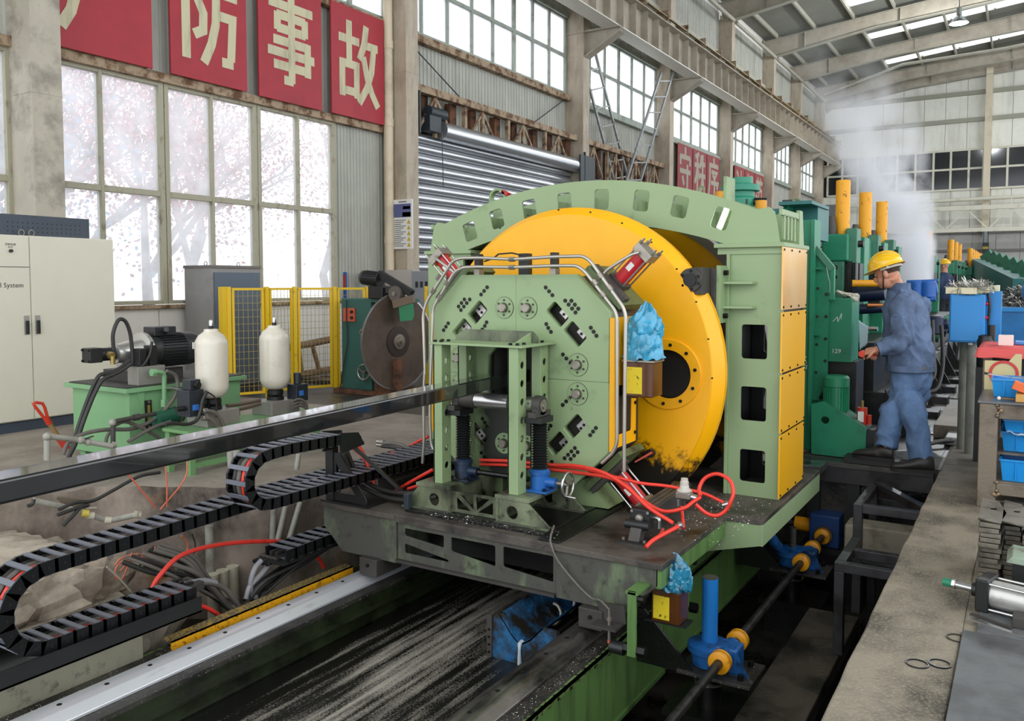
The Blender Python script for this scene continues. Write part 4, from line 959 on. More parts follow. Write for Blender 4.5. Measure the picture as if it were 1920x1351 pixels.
for i, r in enumerate(runs):
    pts = PP(r, YP - .10 if i > 1 else YP - .10)
    MB().tube(fillet(pts, .05), .0115, 10).build('hydraulic_pipe', m_tubest, oc, smooth=60)
for pts in ([(797, 690), (794, 740), (795, 830), (792, 868)], [(808, 690), (806, 780), (808, 830), (812, 842)]):
    MB().tube(fillet(PP(pts, YP - .10), .05), .0115, 10).build('hydraulic_pipe', m_tubest, oc, smooth=60)
for px, py in ((822, 520), (838, 530), (812, 545), (826, 556), (1125, 517), (1143, 540), (1115, 530), (1130, 552), (960, 486), (960, 501)):
    c = at(px, py, y=YP - .10); d = at(px + (18 if px > 900 else -14), py + (24 if px > 1000 else 20 if px < 900 else 0), y=YP - .10) - c
    if 900 < px < 1000: d = Vector((1, 0, 0))
    d.normalize(); MB().cyl(c - d * .018, c + d * .018, .019, n=6).build('pipe_fitting', m_fit, oc)
MB().tube(PP([(908, 490), (925, 484), (935, 476), (960, 474), (985, 480)], 4.95), .006, 6).build('thin_cable', m_hose, oc)
# feet of the head on the deck
for sx in (-1, 1): MB().prism([(CXM + sx * .2, 0.018), (CXM + sx * .62, 0.018), (CXM + sx * .40, .22), (CXM + sx * .2, .22)], 'y', 4.95, 5.2).build('foot', m_greend, oc)
# ------------------------------------------------------------------ lubricator with blue bag
def grease_pump(c, label, sc_=1, bag_label=''):
    t = thing('grease_pump', label, 'lubricator', tuple(c), 'automatic grease pumps')
    c = Vector(c); w, d, h = .20 * sc_, .17 * sc_, .22 * sc_
    MB().box(c.x - w / 2, c.x + w / 2, c.y - d / 2, c.y + d / 2, c.z, c.z + h).build('reservoir', mat('amber_plastic', '5a3418', .2, var=.3), t, bevel=.008)
    MB().box(c.x - w * .54, c.x + w * .54, c.y - d * .54, c.y + d * .54, c.z + h, c.z + h + .015).build('lid', m_fit, t, bevel=.003)
    lb = MB().box(c.x - w * .42, c.x + w * .15, c.y - d / 2 - .003, c.y - d / 2 - .001, c.z + .02, c.z + h - .03).build('warning_label', mat('label_yellow', 'd9c21f', .5, dirt='3a3410', dscale=28, dlo=.58, dhi=.66), t)
    return t
gc = at(1203, 742, y=4.97)
grease_pump((gc.x, 4.99, gc.z), 'amber grease pump with yellow label beside the octagon head', 1)
MB().box(CXM + .69, gc.x - .03, 4.93, 5.05, gc.z - .012, gc.z).build('pump_shelf', m_blackpt, oc)
m_bag = mat('blue_plastic_film', '43a9cf', .18, var=.4, vscale=14, spec=.7)
def bag(c, rx, ry, h, label, seed, topx=0, mm_=None):
    mb = MB(); rings = []; n = 48; mm = 26
    for j in range(mm + 1):
        t = j / mm; r = (1.0 - .12 * t) if t < .6 else (1.0 - .12 * t) * (1 - ((t - .6) / .4) ** 1.6 * .86)
        ring = []
        for i in range(n):
            a = 2 * math.pi * i / n; q = Vector((math.cos(a) * 1.7 + seed, math.sin(a) * 1.7, t * 3.2))
            f = 1 + .42 * (abs(mnoise.noise(q * 1.1)) - .25) + .16 * (abs(mnoise.noise(q * 2.9)) - .2) + .03 * (mnoise.noise(q * 8))
            ring.append(Vector((c[0] + topx * t * t + rx * r * f * math.cos(a), c[1] + ry * r * f * math.sin(a), c[2] + h * t + .035 * mnoise.noise(q * 2.2))))
        rings.append(ring)
    mb.loft(rings); return top(mb, 'plastic_bag', mm_ or m_bag, label, 'bag', smooth=24)
bag((gc.x + .0, 4.99, gc.z + .237), .125, .105, .35, 'crumpled light blue plastic bag over the pump beside the octagon head', 4, .03)
g2 = at(1258, 1178, y=4.62)
grease_pump((-1.655, 4.36, -.375), 'grease pump with oily yellow label hanging under the deck edge', .82)
bag((-1.645, 4.36, -.182), .11, .10, .165, 'oily blue plastic bag tucked under the right deck edge', 9, -.01, mat('oily_blue_film', '2b7f9e', .2, dirt='123a4a', dscale=12, dlo=.5, dhi=.65, spec=.7))
MB().box(-1.78, -1.54, 4.30, 4.42, -.385, -.376).build('pump_shelf', m_blackpt, ca)
# ------------------------------------------------------------------ roller stand in front of the head
rs = thing('roller_stand', 'pale green four post stand straddling the black tube', 'stand', (CXM, 4.5, 0))
PX = [(-3.31, -3.24), (-2.735, -2.66)]
for x0, x1 in PX:
    for y0 in (4.38, 4.66):
        p = MB().box(x0, x1, y0, y0 + .012, .185, 1.10); p.box(x0, x0 + .012, y0, y0 + .10, .185, 1.10); o = p.build('post', m_green, rs, bevel=.002)
        hs = [circ(y0 + .055, .30 + k * .115, .024, 14) for k in range(7)]
        plate('perforated_web', [(y0 + .012, .185), (y0 + .10, .185), (y0 + .10, 1.10), (y0 + .012, 1.10)], hs, 'x', x1 - .012, x1, m_greend, o)
MB().box(-3.33, -2.62, 4.36, 4.79, 1.10, 1.115).build('top_plate', m_green, rs, bevel=.003)
plate('header_plate', [(-3.30, 1.115), (-2.66, 1.115), (-2.66, 1.15), (-2.70, 1.19), (-3.22, 1.19), (-3.29, 1.15)], [], 'y', 4.62, 4.635, m_greenoil, rs)
MB().prism([(4.4, 1.115), (4.62, 1.115), (4.62, 1.18)], 'x', -2.72, -2.705).build('gusset', m_green, rs)
bolt_row([(x, y, 1.115) for x in (-3.30, -3.25, -2.72, -2.67) for y in (4.39, 4.47, 4.70)], .012, .014, (0, 0, 1), m_bolt, rs)
for x0, x1, sx in ((-3.42, -3.15, -1), (-2.80, -2.55, 1)):
    MB().box(x0, x1, 4.33, 4.84, .16, .185).build('base_plate', m_greenoil, rs, bevel=.003)
    for y0 in (4.335, 4.80):
        xa = x0 + .02 if sx < 0 else x1 - .02; xb = -3.15 if sx < 0 else -2.78; xo = -3.52 if sx < 0 else -2.41
        plate('gusset_foot', [(xb, 0.018), (xo, .018), (xo, .03), (xa, .16), (xb, .16)], [circ((xb + xa) / 2 + sx * .0, .085, .042, 24)], 'y', y0, y0 + .018, m_greenoil, rs)
        MB().box(min(xb, xo), max(xb, xo), y0 - .03, y0 + .05, .012, .022).build('foot_flange', m_greybox, rs)
    MB().box((-3.16 if sx < 0 else -2.79), (-3.14 if sx < 0 else -2.77), 4.33, 4.84, .018, .16).build('side_web', m_greenoil, rs)
bw = MB()
x0, x1, z0, z1 = -3.14, -2.80, .02, .155
plate('truss_web', [(x0, z0), (x1, z0), (x1, z1), (x0, z1)], [[(x0 + .03, z0 + .02), (x0 + .03, z1 - .035), (x0 + .145, z0 + .02)], [(x0 + .055, z1 - .018), (x0 + .16, z1 - .018), (x0 + .16, z0 + .03)], [(x0 + .182, z0 + .03), (x0 + .182, z1 - .018), (x1 - .055, z1 - .018)], [(x1 - .03, z1 - .035), (x1 - .03, z0 + .02), (x0 + .195, z0 + .02)]], 'y', 4.36, 4.375, m_greenoil, rs)
ro = MB().cyl((-3.17, 4.52, .735), (-2.61, 4.52, .735), .05, n=28).build('roller', m_steel, rs)
MB().cyl((-2.80, 4.52, .735), (-2.70, 4.52, .735), .056, n=24).build('roller_collar', m_darkgrey, ro); MB().cyl((-3.17, 4.52, .735), (-3.06, 4.52, .735), .056, n=24).build('roller_collar', m_darkgrey, ro)
for x in (-3.2, -2.59):
    b = MB().cyl((x - .025, 4.52, .735), (x + .03, 4.52, .735), .062, n=24); b.box(x - .025, x + .03, 4.42, 4.62, .665, .70); b.box(x - .02, x + .025, 4.46, 4.58, .69, .735)
    k = b.build('bearing_block', m_darkgrey, rs, bevel=.004); MB().lathe([(.04, .031), (.04, .036), (.02, .036), (.02, .045), (0, .045)], (x, 4.52, .735), (1, 0, 0), 20).build('bearing_race', m_fit, k)
    MB().box(x - .06, x + .06, 4.44, 4.60, .63, .668).build('saddle', m_blackpt, rs, bevel=.004)
def jack(x, label, mblue, wheel):
    j = thing('screw_jack', label, 'jack', (x, 4.55, .185), 'screw jacks of the roller stand')
    prof = [(.035, .33)]
    for k in range(17): prof += [(.052, .335 + k * .0172), (.038, .344 + k * .0172)]
    prof += [(.035, .63)]
    MB().lathe(prof, (x, 4.55, 0), n=24).build('bellows', m_blackpt, j, smooth=30)
    MB().lathe([(.062, .185), (.07, .19), (.07, .20), (.058, .205), (.058, .295), (.066, .297), (.066, .315), (.05, .33)], (x, 4.55, 0), n=28).build('gearbox', mblue, j)
    MB().box(x - .085, x + .085, 4.48, 4.62, .185, .20).build('foot', mblue, j, bevel=.006)
    MB().cyl((x, 4.55, .25), (x + .12, 4.55, .25), .03, n=18).build('worm_cover', mblue, j)
    bolt_row([(x - .06, 4.50, .20), (x + .06, 4.50, .20), (x + .06, 4.6, .20)], .012, .016, (0, 0, 1), m_bolt, j)
    if wheel:
        MB().cyl((x + .12, 4.55, .25), (x + .20, 4.55, .25), .013, n=12).build('shaft', m_fit, j)
        w = MB().tube([Vector((x + .2, 4.55 + .075 * math.cos(t), .25 + .075 * math.sin(t))) for t in [2 * math.pi * k / 32 for k in range(33)]], .009, 8).build('handwheel', m_steel, j, smooth=60)
        for t in (.3, 2.4, 4.5): MB().bar((x + .2, 4.55, .25), (x + .2, 4.55 + .07 * math.cos(t), .25 + .07 * math.sin(t)), .012, .01).build('spoke', m_fit, w)
        MB().cyl((x + .2, 4.52, .185), (x + .275, 4.515, .182), .007, n=8).build('crank_grip', m_steel, w)
jack(-3.19, 'dark oily screw jack inside the left posts of the roller stand', mat('gear_blue_dark', '1d2f47', .4, dirt='0c0d10', dscale=8, dlo=.45, dhi=.6), False)
jack(-2.60, 'blue screw jack with handwheel at the right posts of the roller stand', m_blue, True)
MB().cyl((-3.09, 4.55, .25), (-2.68, 4.55, .25), .018, n=12).build('cross_shaft', m_black, rs)
# ------------------------------------------------------------------ the square tube
tb = MB()
P0, P1 = Vector((CXM + .0, -1.2, .756)), Vector((CXM, 4.95, .868))
tb.bar(P0 + Vector((-.028, 0, 0)), P1 + Vector((-.028, 0, 0)), .145, .085)
top(tb, 'square_tube', mat('mill_scale_tube', '1d1e1e', .08, metal=0, var=.25, vscale=3, dirt='3d3a35', dscale=3, dlo=.56, dhi=.6, drough=.2, stretch=(1, .6, 1), spec=.5, coat=1), 'long shiny black square steel tube entering the octagon head', 'tube', bevel=.012, seg=3, origin=(CXM, 1.9, .76))
# ------------------------------------------------------------------ rails, beams, conveyor pan
m_rail = mat('ground_rail', 'e6e9ee', .36, metal=.6, dirt='8b8983', dscale=6, dlo=.62, dhi=.78, stretch=(1, .25, 1))
m_rail2 = mat('oily_rail', '8d8983', .2, metal=.8, var=.3, vscale=5, dirt='2b2925', dscale=5, dlo=.5, dhi=.66, stretch=(1, .25, 1))
m_chips = mat('chip_covered_steel', '3b3934', .35, dirt='141311', dscale=4, dlo=.42, dhi=.62, dirt2='b9b6ae', d2scale=70, d2lo=.60, d2hi=.68, bump=.5, bscale=120)
def rail(x0, x1, skew, y0, y1, m, label):
    t = thing('guide_rail', label, 'rail', ((x0 + x1) / 2, y0, -.5), 'guide rails of the saw carriage')
    w = x1 - x0; c = (x0 + x1) / 2
    prof = [(x0 - .02, -.50), (x1 + .045, -.50), (x1 + .045, -.485), (x1, -.452), (x1 - .01, -.447), (x0 + .01, -.447), (x0, -.452), (x0 - .02, -.485)]
    MB().prism(prof, 'y', y0, y1).build('rail_bar', m, t, bevel=.003)
    y = y0 + .1
    while y < y1 - .05:
        MB().lathe([(.012, .0), (.012, .0015), (.008, .0015), (.008, -.001)], (c, y, -.447), n=12, caps=False).build('bolt_hole', m_bolt, t)
        MB().cyl((c, y, -.449), (c, y, -.446), .008, n=10).build('bolt', m_hole, t); y += .235
rail(-3.82, -3.705, 0, .6, 6.9, m_rail, 'bright steel guide rail beside the yellow angle guard')
rail(-2.165, -2.05, 0, .6, 6.9, m_rail2, 'oily grey guide rail beside the blue chute')
def beam(xo, xi, y0, y1, label, m, mi, lip):
    t = thing('bed_beam', label, 'beam', ((xo + xi) / 2, (y0 + y1) / 2, -1.0), 'green bed beams under the rails')
    a, b = sorted((xo, xi)); s = 1 if xo > xi else -1
    MB().box(a, b, y0, y1, -.525, -.50).build('top_flange', m_chips, t)
    MB().box(min(xo, xo - s * .012), max(xo, xo - s * .012), y0, y1, -.545, -.499).build('flange_edge', mat('chipped_edge', '5f7a45', .4, dirt='15160f', dscale=30, dlo=.5, dhi=.58, drough=.3), t)
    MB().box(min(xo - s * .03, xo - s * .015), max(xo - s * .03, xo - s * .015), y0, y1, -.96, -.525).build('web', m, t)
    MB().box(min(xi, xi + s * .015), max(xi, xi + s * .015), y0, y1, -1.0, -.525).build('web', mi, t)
    MB().box(min(xo, xi), max(xo, xi) + (.0 if s > 0 else 0), y0, y1, -.985, -.96).build('bottom_flange', m, t)
    MB().box(a + .02, b - .02, y1 - .012, y1, -.96, -.525).build('end_plate', m, t)
    if lip:
        MB().box(xi, xi + .05, y0, y1, -.60, -.585).build('ledge', mi, t)
        MB().box(xi - .0, xi + .03, y0, y1, -.735, -.70).build('ledge', mi, t)
    return t
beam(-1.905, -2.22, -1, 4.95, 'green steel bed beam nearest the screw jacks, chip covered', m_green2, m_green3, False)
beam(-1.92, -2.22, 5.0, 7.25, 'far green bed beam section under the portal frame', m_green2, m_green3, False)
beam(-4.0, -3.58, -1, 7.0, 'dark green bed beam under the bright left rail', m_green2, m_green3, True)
def pan_mat():
    m = mat('swarf_pan', '14130f', .35, bump=.5, bscale=90)
    n = m.node_tree.nodes; l = m.node_tree.links; b = n['Principled BSDF']; geo = n.new('ShaderNodeNewGeometry')
    def N(sc, st, d=8, r=.7):
        mp = n.new('ShaderNodeMapping'); mp.inputs['Scale'].default_value = st; l.new(geo.outputs['Position'], mp.inputs[0])
        t = n.new('ShaderNodeTexNoise'); t.inputs['Scale'].default_value = sc; t.inputs['Detail'].default_value = d; t.inputs['Roughness'].default_value = r; l.new(mp.outputs[0], t.inputs['Vector']); return t.outputs['Fac']
    def M(op, a, c):
        x = n.new('ShaderNodeMath'); x.operation = op
        for i, v in enumerate((a, c)):
            if isinstance(v, (int, float)): x.inputs[i].default_value = v
            else: l.new(v, x.inputs[i])
        return x.outputs[0]
    sep = n.new('ShaderNodeSeparateXYZ'); l.new(geo.outputs['Position'], sep.inputs[0])
    band = M('SUBTRACT', 1.0, M('MULTIPLY', M('ABSOLUTE', M('ADD', sep.outputs['X'], 2.92), 0), 2.4))     # scraped strip along the middle of the pan
    s = M('ADD', M('ADD', M('ADD', M('MULTIPLY', N(6, (3.0, .16, 1), 4, .55), .75), M('MULTIPLY', N(1.6, (1, .7, 1), 3), .35)), M('MULTIPLY', N(110, (1, .6, 1), 3, .8), .55)), M('MULTIPLY', band, .18))
    mr = n.new('ShaderNodeMapRange'); mr.inputs[1].default_value = .86; mr.inputs[2].default_value = 1.08; l.new(s, mr.inputs[0])
    mx = n.new('ShaderNodeMix'); mx.data_type = 'RGBA'; l.new(mr.outputs[0], mx.inputs[0]); mx.inputs[6].default_value = lin('13130f'); mx.inputs[7].default_value = lin('a19c90')
    l.new(mx.outputs[2], b.inputs['Base Color'])
    mf = n.new('ShaderNodeMapRange'); mf.inputs[3].default_value = .22; mf.inputs[4].default_value = .7; l.new(mr.outputs[0], mf.inputs[0]); l.new(mf.outputs[0], b.inputs['Roughness'])
    return m
top(MB().box(-3.58, -2.22, -1, 6.9, -.73, -.70), 'swarf_pan', pan_mat(), 'dark chip pan with pale scraped streaks between the rails', 'pan', origin=(-2.9, 3, -.73))
# blue chute on the pan
bc = thing('drain_chute', 'oily blue V shaped chute with dripping coolant beside the right rail', 'chute', (-2.45, 4.3, -.7))
m_blueoil = mat('oily_blue', '2a6593', .3, dirt='25231f', dscale=5, dlo=.38, dhi=.55, drough=.22, dirt2='5b3d28', d2scale=7, d2lo=.62, d2hi=.7)
q0 = at(930, 1232, z=-.7); yc = q0.y; 
def CC(px, py): v = at(px, py, y=yc); return (v.x, v.z)
fp = [CC(923, 1232), CC(922, 1153), CC(945, 1148), CC(962, 1190), CC(975, 1206), CC(995, 1198), CC(1018, 1176), CC(1043, 1182)]; fp.append((fp[-1][0], q0.z + .005))
MB().prism(fp, 'y', yc, yc + .012).build('front_plate', m_blueoil, bc)
inn_ = [CC(936, 1150), CC(962, 1192), CC(975, 1207), CC(995, 1198), CC(1018, 1176)]
mb = MB()
for (a, b) in zip(inn_[:-1], inn_[1:]):
    mb.add([(a[0], yc, a[1]), (b[0], yc, b[1]), (b[0] + .02, yc + .75, b[1] + .02), (a[0] + .02, yc + .75, a[1] + .02), (a[0], yc, a[1] - .01), (b[0], yc, b[1] - .01), (b[0] + .02, yc + .75, b[1] + .01), (a[0] + .02, yc + .75, a[1] + .01)], [(0, 1, 2, 3), (7, 6, 5, 4), (0, 4, 5, 1), (2, 6, 7, 3), (1, 5, 6, 2), (3, 7, 4, 0)])
mb.build('trough', m_blueoil, bc)
lx = CC(922, 1153); MB().box(lx[0] - .03, lx[0] + .005, yc - .01, yc + .005, -.7, lx[1] + .005).build('flange', m_darkgrey, bc)
bolt_row([(lx[0] - .012, yc - .011, -.67 + k * .045) for k in range(4)], .007, .006, (0, -1, 0), m_bolt, bc)
MB().box(fp[7][0], fp[7][0] + .02, yc, yc + .7, -.70, fp[7][1]).build('side_plate', m_black, bc)
wc = mat('coolant_stream', 'c9d3d6', .1, spec=.8, alpha=.75)
c0 = Vector((inn_[2][0], yc - .006, inn_[2][1]))
MB().tube([c0 + Vector((0, .03, .004)), c0, c0 + Vector((.003, -.006, -.03)), Vector((c0.x + .002, yc - .008, -.698))], [.016, .014, .009, .014], 8).build('coolant', wc, bc, smooth=60)
for px, py in ((1037, 1150), (1062, 1128)):
    c = at(px, py, y=yc + .45)
    t = thing('steel_ring', 'worn bright steel ring hanging %s the blue chute' % ('over' if px < 1050 else 'just behind'), 'ring', tuple(c))
    MB().tube([c + Vector((.055 * math.cos(a), 0.01 * math.sin(a), .062 * math.sin(a))) for a in [-1.6 + 3.2 * k / 18 for k in range(19)]], .011, 8).build('ring_band', mat('worn_ring', 'a29e98', .35, metal=.5), t, smooth=60)
# ------------------------------------------------------------------ yellow angle guard
a0, a1 = at(322, 1213, x=-3.90), at(662, 1052, x=-3.90)
ag = thing('angle_guard', 'yellow angle iron guard covered with chips beside the left rail', 'guard', (-3.93, (a0.y + a1.y) / 2, -.5))
zt_ = (a0.z + a1.z) / 2
m_yelchip = mat('chip_yellow', 'd79a12', .45, dirt='3a2c12', dscale=8, dlo=.56, dhi=.7, dirt2='1d1a14', d2scale=45, d2lo=.56, d2hi=.62)
m_yeltop = mat('chip_yellow_top', '8d7a4a', .6, dirt='2a261d', dscale=70, dlo=.48, dhi=.56, dirt2='b0862a', d2scale=9, d2lo=.58, d2hi=.66)
MB().box(-3.985, -3.90, a0.y, a1.y, zt_ - .008, zt_).build('top_flange', m_yeltop, ag)
MB().box(-3.908, -3.90, a0.y, a1.y, -.51, zt_).build('side_flange', m_yelchip, ag)
for f in (.1, .5, .9): MB().box(-3.97, -3.905, a0.y + (a1.y - a0.y) * f, a0.y + (a1.y - a0.y) * f + .05, -.5, zt_ - .01).build('support', m_blackpt, ag)
MB().cyl((-3.88, a0.y - .06, -.50), (-3.88, a0.y - .06, -.47), .035, n=18).build('pad', m_chips, ag)
# ------------------------------------------------------------------ concrete block, tray, cable chains
top(MB().box(-4.55, -3.975, -1, 2.69, -.985, -.375), 'concrete_block', mat('olive_concrete', '7d7b6a', .85, dirt='4a4a3f', dscale=14, dlo=.55, dhi=.7, bump=.25, bscale=60, var=.12), 'olive grey concrete block under the cable chain tray', 'block', bevel=.006)
tr = MB().box(-4.35, -3.97, -1, 3.06, -.375, -.365); tr.box(-3.978, -3.97, -1, 3.06, -.375, -.285); tr.box(-4.35, -4.342, -1, 3.06, -.375, -.285)
top(tr, 'cable_tray', m_blackpt, 'black steel tray under the lower run of the long cable chain', 'tray')
m_link = mat('chain_plastic', '0d0e0f', .38, var=.25); m_barp = mat('chain_bar', '676b75', .4, var=.2)
def chain(label, x0, x1, path, pitch, h, contents):
    """energy chain: path = list of (y, z) centre points"""
    pts = [Vector((0, p[0], p[1])) for p in path]; L = [0]
    for i in range(1, len(pts)): L.append(L[-1] + (pts[i] - pts[i - 1]).length)
    def P(s):
        k = 0
        while k < len(L) - 2 and L[k + 1] < s: k += 1
        f = (s - L[k]) / max(L[k + 1] - L[k], 1e-6); return pts[k].lerp(pts[k + 1], f)
    t = thing('cable_chain', label, 'cable chain', ((x0 + x1) / 2, pts[0].y, min(p.z for p in pts) - h / 2), 'black cable chains')
    n = int(L[-1] / pitch); w = .016
    for i in range(n):
        a, b = P(i * pitch - (0 if i == 0 else .012)), P((i + 1) * pitch + .006); d = (b - a).normalized(); nn = Vector((0, -d.z, d.y)); nn = nn if True else nn
        mid = (a + b) / 2
        for x in (x0 + w / 2, x1 - w / 2):
            o = MB().bar(Vector((x, a.y, a.z)), Vector((x, b.y, b.z)), w, h, up=nn).build('link_plate', m_link, t)
        for s in (1, -1):
            c = mid + nn * (h / 2 * s)
            MB().cbox((( x0 + x1) / 2, c.y, c.z), x1 - x0 - .004, pitch * .36, .008, Matrix.Rotation(math.atan2(d.z, d.y), 3, 'X')).build('crossbar', m_barp, o)
        MB().cyl((x1, mid.y, mid.z), (x1 + .003, mid.y, mid.z), .007, n=8).build('link_pin', m_blackpt, o)
    for dx, r, m in contents:
        pp = [Vector((x0 + dx, p.y, p.z)) for p in [P(L[-1] * k / 60) for k in range(61)]]
        MB().tube(pp, r, 6).build('cable', m, t, smooth=60)
    return t
def arc(cy, cz, r, a0, a1, k=14): return [(cy + r * math.cos(a0 + (a1 - a0) * j / k), cz + r * math.sin(a0 + (a1 - a0) * j / k)) for j in range(k + 1)]
pa = [(3.05, -.268), (2.3, -.268)] + arc(2.2, -.072, .196, -math.pi / 2, -math.pi * 1.5) + [(2.8, .135), (3.4, .15), (6.0, .16)]
chain('long black cable chain with red hose curling round at the pit edge', -4.21, -4.0, pa, .08, .07, [(.05, .016, m_hose), (.085, .014, m_ghose), (.14, .015, m_redhose), (.175, .012, m_hose)])
pb = [(4.05, .475), (3.6, .49)] + arc(3.42, .335, .15, math.pi / 2, math.pi * 1.5) + [(3.9, .18), (6.0, .18)]
chain('short black cable chain looping up to the carriage bracket', -3.97, -3.80, pb, .075, .066, [(.04, .014, m_hose), (.075, .014, m_ghose), (.115, .013, m_redhose)])
pcn = at(590, 1012, x=-4.05)
chain('black cable chain disappearing under the carriage end box', -4.25, -4.05, [(pcn.y - .25, pcn.z - .04), (pcn.y + 2, pcn.z - .02)], .085, .07, [(.05, .014, m_hose), (.1, .014, m_hose)])
top(MB().box(-4.27, -4.03, pcn.y - .3, pcn.y + 2, pcn.z - .09, pcn.z - .08), 'cable_tray', m_blackpt, 'narrow black tray carrying the chain under the carriage end', 'tray')
# bracket on the carriage deck
cbk = thing('chain_bracket', 'black welded bracket holding the short cable chain on the deck', 'bracket', (-3.95, 4.22, 0))
MB().box(-4.10, -4.03, 4.19, 4.25, 0, .40).build('upright', m_blackpt, cbk, bevel=.004)
plate('gusset', [(-4.03, .0), (-3.73, .0), (-3.74, .05), (-3.98, .34), (-4.03, .34)], [[(-4.01, .12), (-3.945, .19), (-4.01, .27)], [(-3.99, .06), (-3.83, .06), (-3.92, .165)]], 'y', 4.20, 4.215, m_blackpt, cbk)
MB().box(-4.12, -3.70, 4.16, 4.36, 0, .012).build('foot', m_blackpt, cbk)
MB().box(-4.10, -3.86, 4.16, 4.32, .40, .415).build('top_plate', m_blackpt, cbk); MB().box(-4.10, -4.03, 4.15, 4.2, .36, .45).build('clamp', m_blackpt, cbk, bevel=.006); MB().box(-3.96, -3.88, 4.26, 4.32, .38, .45).build('clamp', m_blackpt, cbk, bevel=.006)
MB().prism([(4.03, .52), (4.2, .50), (4.26, .41), (4.03, .38)], 'x', -3.815, -3.80).build('end_plate', m_blackpt, cbk); MB().prism([(4.03, .52), (4.2, .50), (4.26, .41), (4.03, .38)], 'x', -3.97, -3.955).build('end_plate', m_blackpt, cbk)
MB().bar((-3.9, 4.25, .39), (-3.62, 4.5, .02), .07, .02).build('brace', m_blackpt, cbk)
# ------------------------------------------------------------------ hoses on the left of the deck
def P3(pts, **k): return [at(a, b, **k) for a, b in pts]
gh = 'hoses at the left end of the carriage'
hose_thing('air_hose', P3([(596, 818), (625, 812), (655, 818), (678, 845), (690, 875), (701, 907)], y=4.42), .013, m_redhose, 'thick bright red hose arching over the chain bracket to the deck', group=gh)
hose_thing('air_hose', P3([(655, 838), (672, 850), (690, 872)], y=4.62), .007, m_redhose2, 'thin rusty red hose behind the chain bracket', group=gh)
hose_thing('hydraulic_hose', P3([(650, 845), (668, 885), (690, 905), (725, 920), (770, 925), (815, 918)], y=4.40), .016, m_hose, 'upper dark hose sweeping along the deck from the chain bracket', group=gh)
hose_thing('hydraulic_hose', P3([(645, 850), (662, 895), (690, 918), (725, 932), (770, 938), (820, 930)], y=4.36), .017, m_hose, 'lower dark hose sweeping along the deck to the hose clamp', group=gh)
hose_thing('air_hose', P3([(738, 922), (770, 903), (812, 880)], y=4.55), .012, m_redhose, 'straight red hose rising to the left stand post', group=gh)
hose_thing('air_hose', P3([(765, 916), (790, 908), (815, 898)], y=4.5), .011, m_redhose, 'short red hose below the straight one by the left stand post', group=gh)
hose_thing('air_hose', P3([(712, 866), (722, 850), (738, 850), (760, 860), (790, 862)], y=5.0), .011, m_redhose, 'bent red hose lying on the cable duct', group=gh)
hose_thing('air_hose', P3([(745, 848), (775, 832), (803, 818)], y=5.5), .012, m_redhose, 'red hose behind the hydraulic couplings', group=gh)
hose_thing('hydraulic_hose', P3([(720, 830), (745, 832), (775, 845), (795, 862), (800, 875)], y=5.2), .016, m_ghose, 'grey hose with bright couplings running to the octagon head', group=gh)
hose_thing('hydraulic_hose', P3([(716, 836), (745, 840), (770, 852), (788, 865)], y=5.15), .014, m_hose, 'dark hose under the grey one with bright couplings', group=gh)
top(MB().cbox(at(765, 940, y=4.28), .04, .05, .11), 'hose_clamp', m_dkbox, 'dark clamp block holding the two deck hoses', 'clamp', bevel=.005)
cp = thing('hose_coupling', 'bright pair of hydraulic hose couplings on the left floor edge', 'coupling', tuple(at(712, 835, y=5.2)))
for py in (828, 834):
    v = at(712, py, y=5.2); MB().cyl(v, v + Vector((.045, .0, .0)), .018, n=8).build('coupling_nut', m_fit, cp); MB().cyl(v + Vector((-.03, 0, 0)), v, .013, n=10).build('coupling_end', m_steel, cp)
# slotted cable ducts behind the bracket
for x0, x1, y0, y1, z0, lb in ((-4.40, -4.05, 5.0, 6.6, .02, 'black slotted cable duct at the left deck edge'), (-4.0, -3.82, 4.62, 5.6, .02, 'black ribbed motor cover strip left of the stand')):
    t = thing('cable_duct', lb, 'duct', ((x0 + x1) / 2, (y0 + y1) / 2, 0)); MB().box(x0, x1, y0, y1, 0.0, z0 + .06).build('duct', m_blackpt, t, bevel=.006)
    k = 0
    while y0 + k * .09 < y1 - .05 and x0 < -4.1: MB().box(x0 + .03, x1 - .03, y0 + .02 + k * .09, y0 + .06 + k * .09, z0 + .06, z0 + .068).build('slot_bar', m_darkgrey, t); k += 1
    if x0 > -4.1:
        for k in range(5): MB().box(x0 + .01 + k * .034, x0 + .028 + k * .034, y0, y1, z0 + .06, z0 + .07).build('rib', m_darkgrey, t)
# red hoses on the right
gr_ = 'red air hoses on the right of the deck'
def PD(pts): return [at(a, b, y=y) for a, b, y in pts]
hose_thing('air_hose', PD([(900, 862, 4.72), (960, 864, 4.72), (1032, 871, 4.72), (1080, 873, 4.66), (1130, 885, 4.6), (1175, 912, 4.56), (1215, 950, 4.52), (1262, 980, 4.5)]), .0115, m_redhose, 'red air hose running from the stand to the cylinder tee', group=gr_)
hose_thing('air_hose', PD([(900, 870, 4.74), (960, 872, 4.74), (1035, 880, 4.74), (1085, 886, 4.7), (1150, 898, 4.66), (1195, 930, 4.62), (1240, 957, 4.6), (1280, 953, 4.62), (1300, 940, 4.68), (1313, 932, 4.72)]), .0115, m_redhose, 'red air hose crossing the ribbed cylinder to the regulator', group=gr_)
hose_thing('air_hose', PD([(1033, 874, 4.78), (1090, 878, 4.75), (1150, 893, 4.72), (1200, 905, 4.75), (1245, 910, 4.8), (1275, 915, 4.85), (1320, 925, 4.9), (1357, 942, 4.9)]), .0105, m_redhose, 'straight red air hose passing behind the regulator', group=gr_)
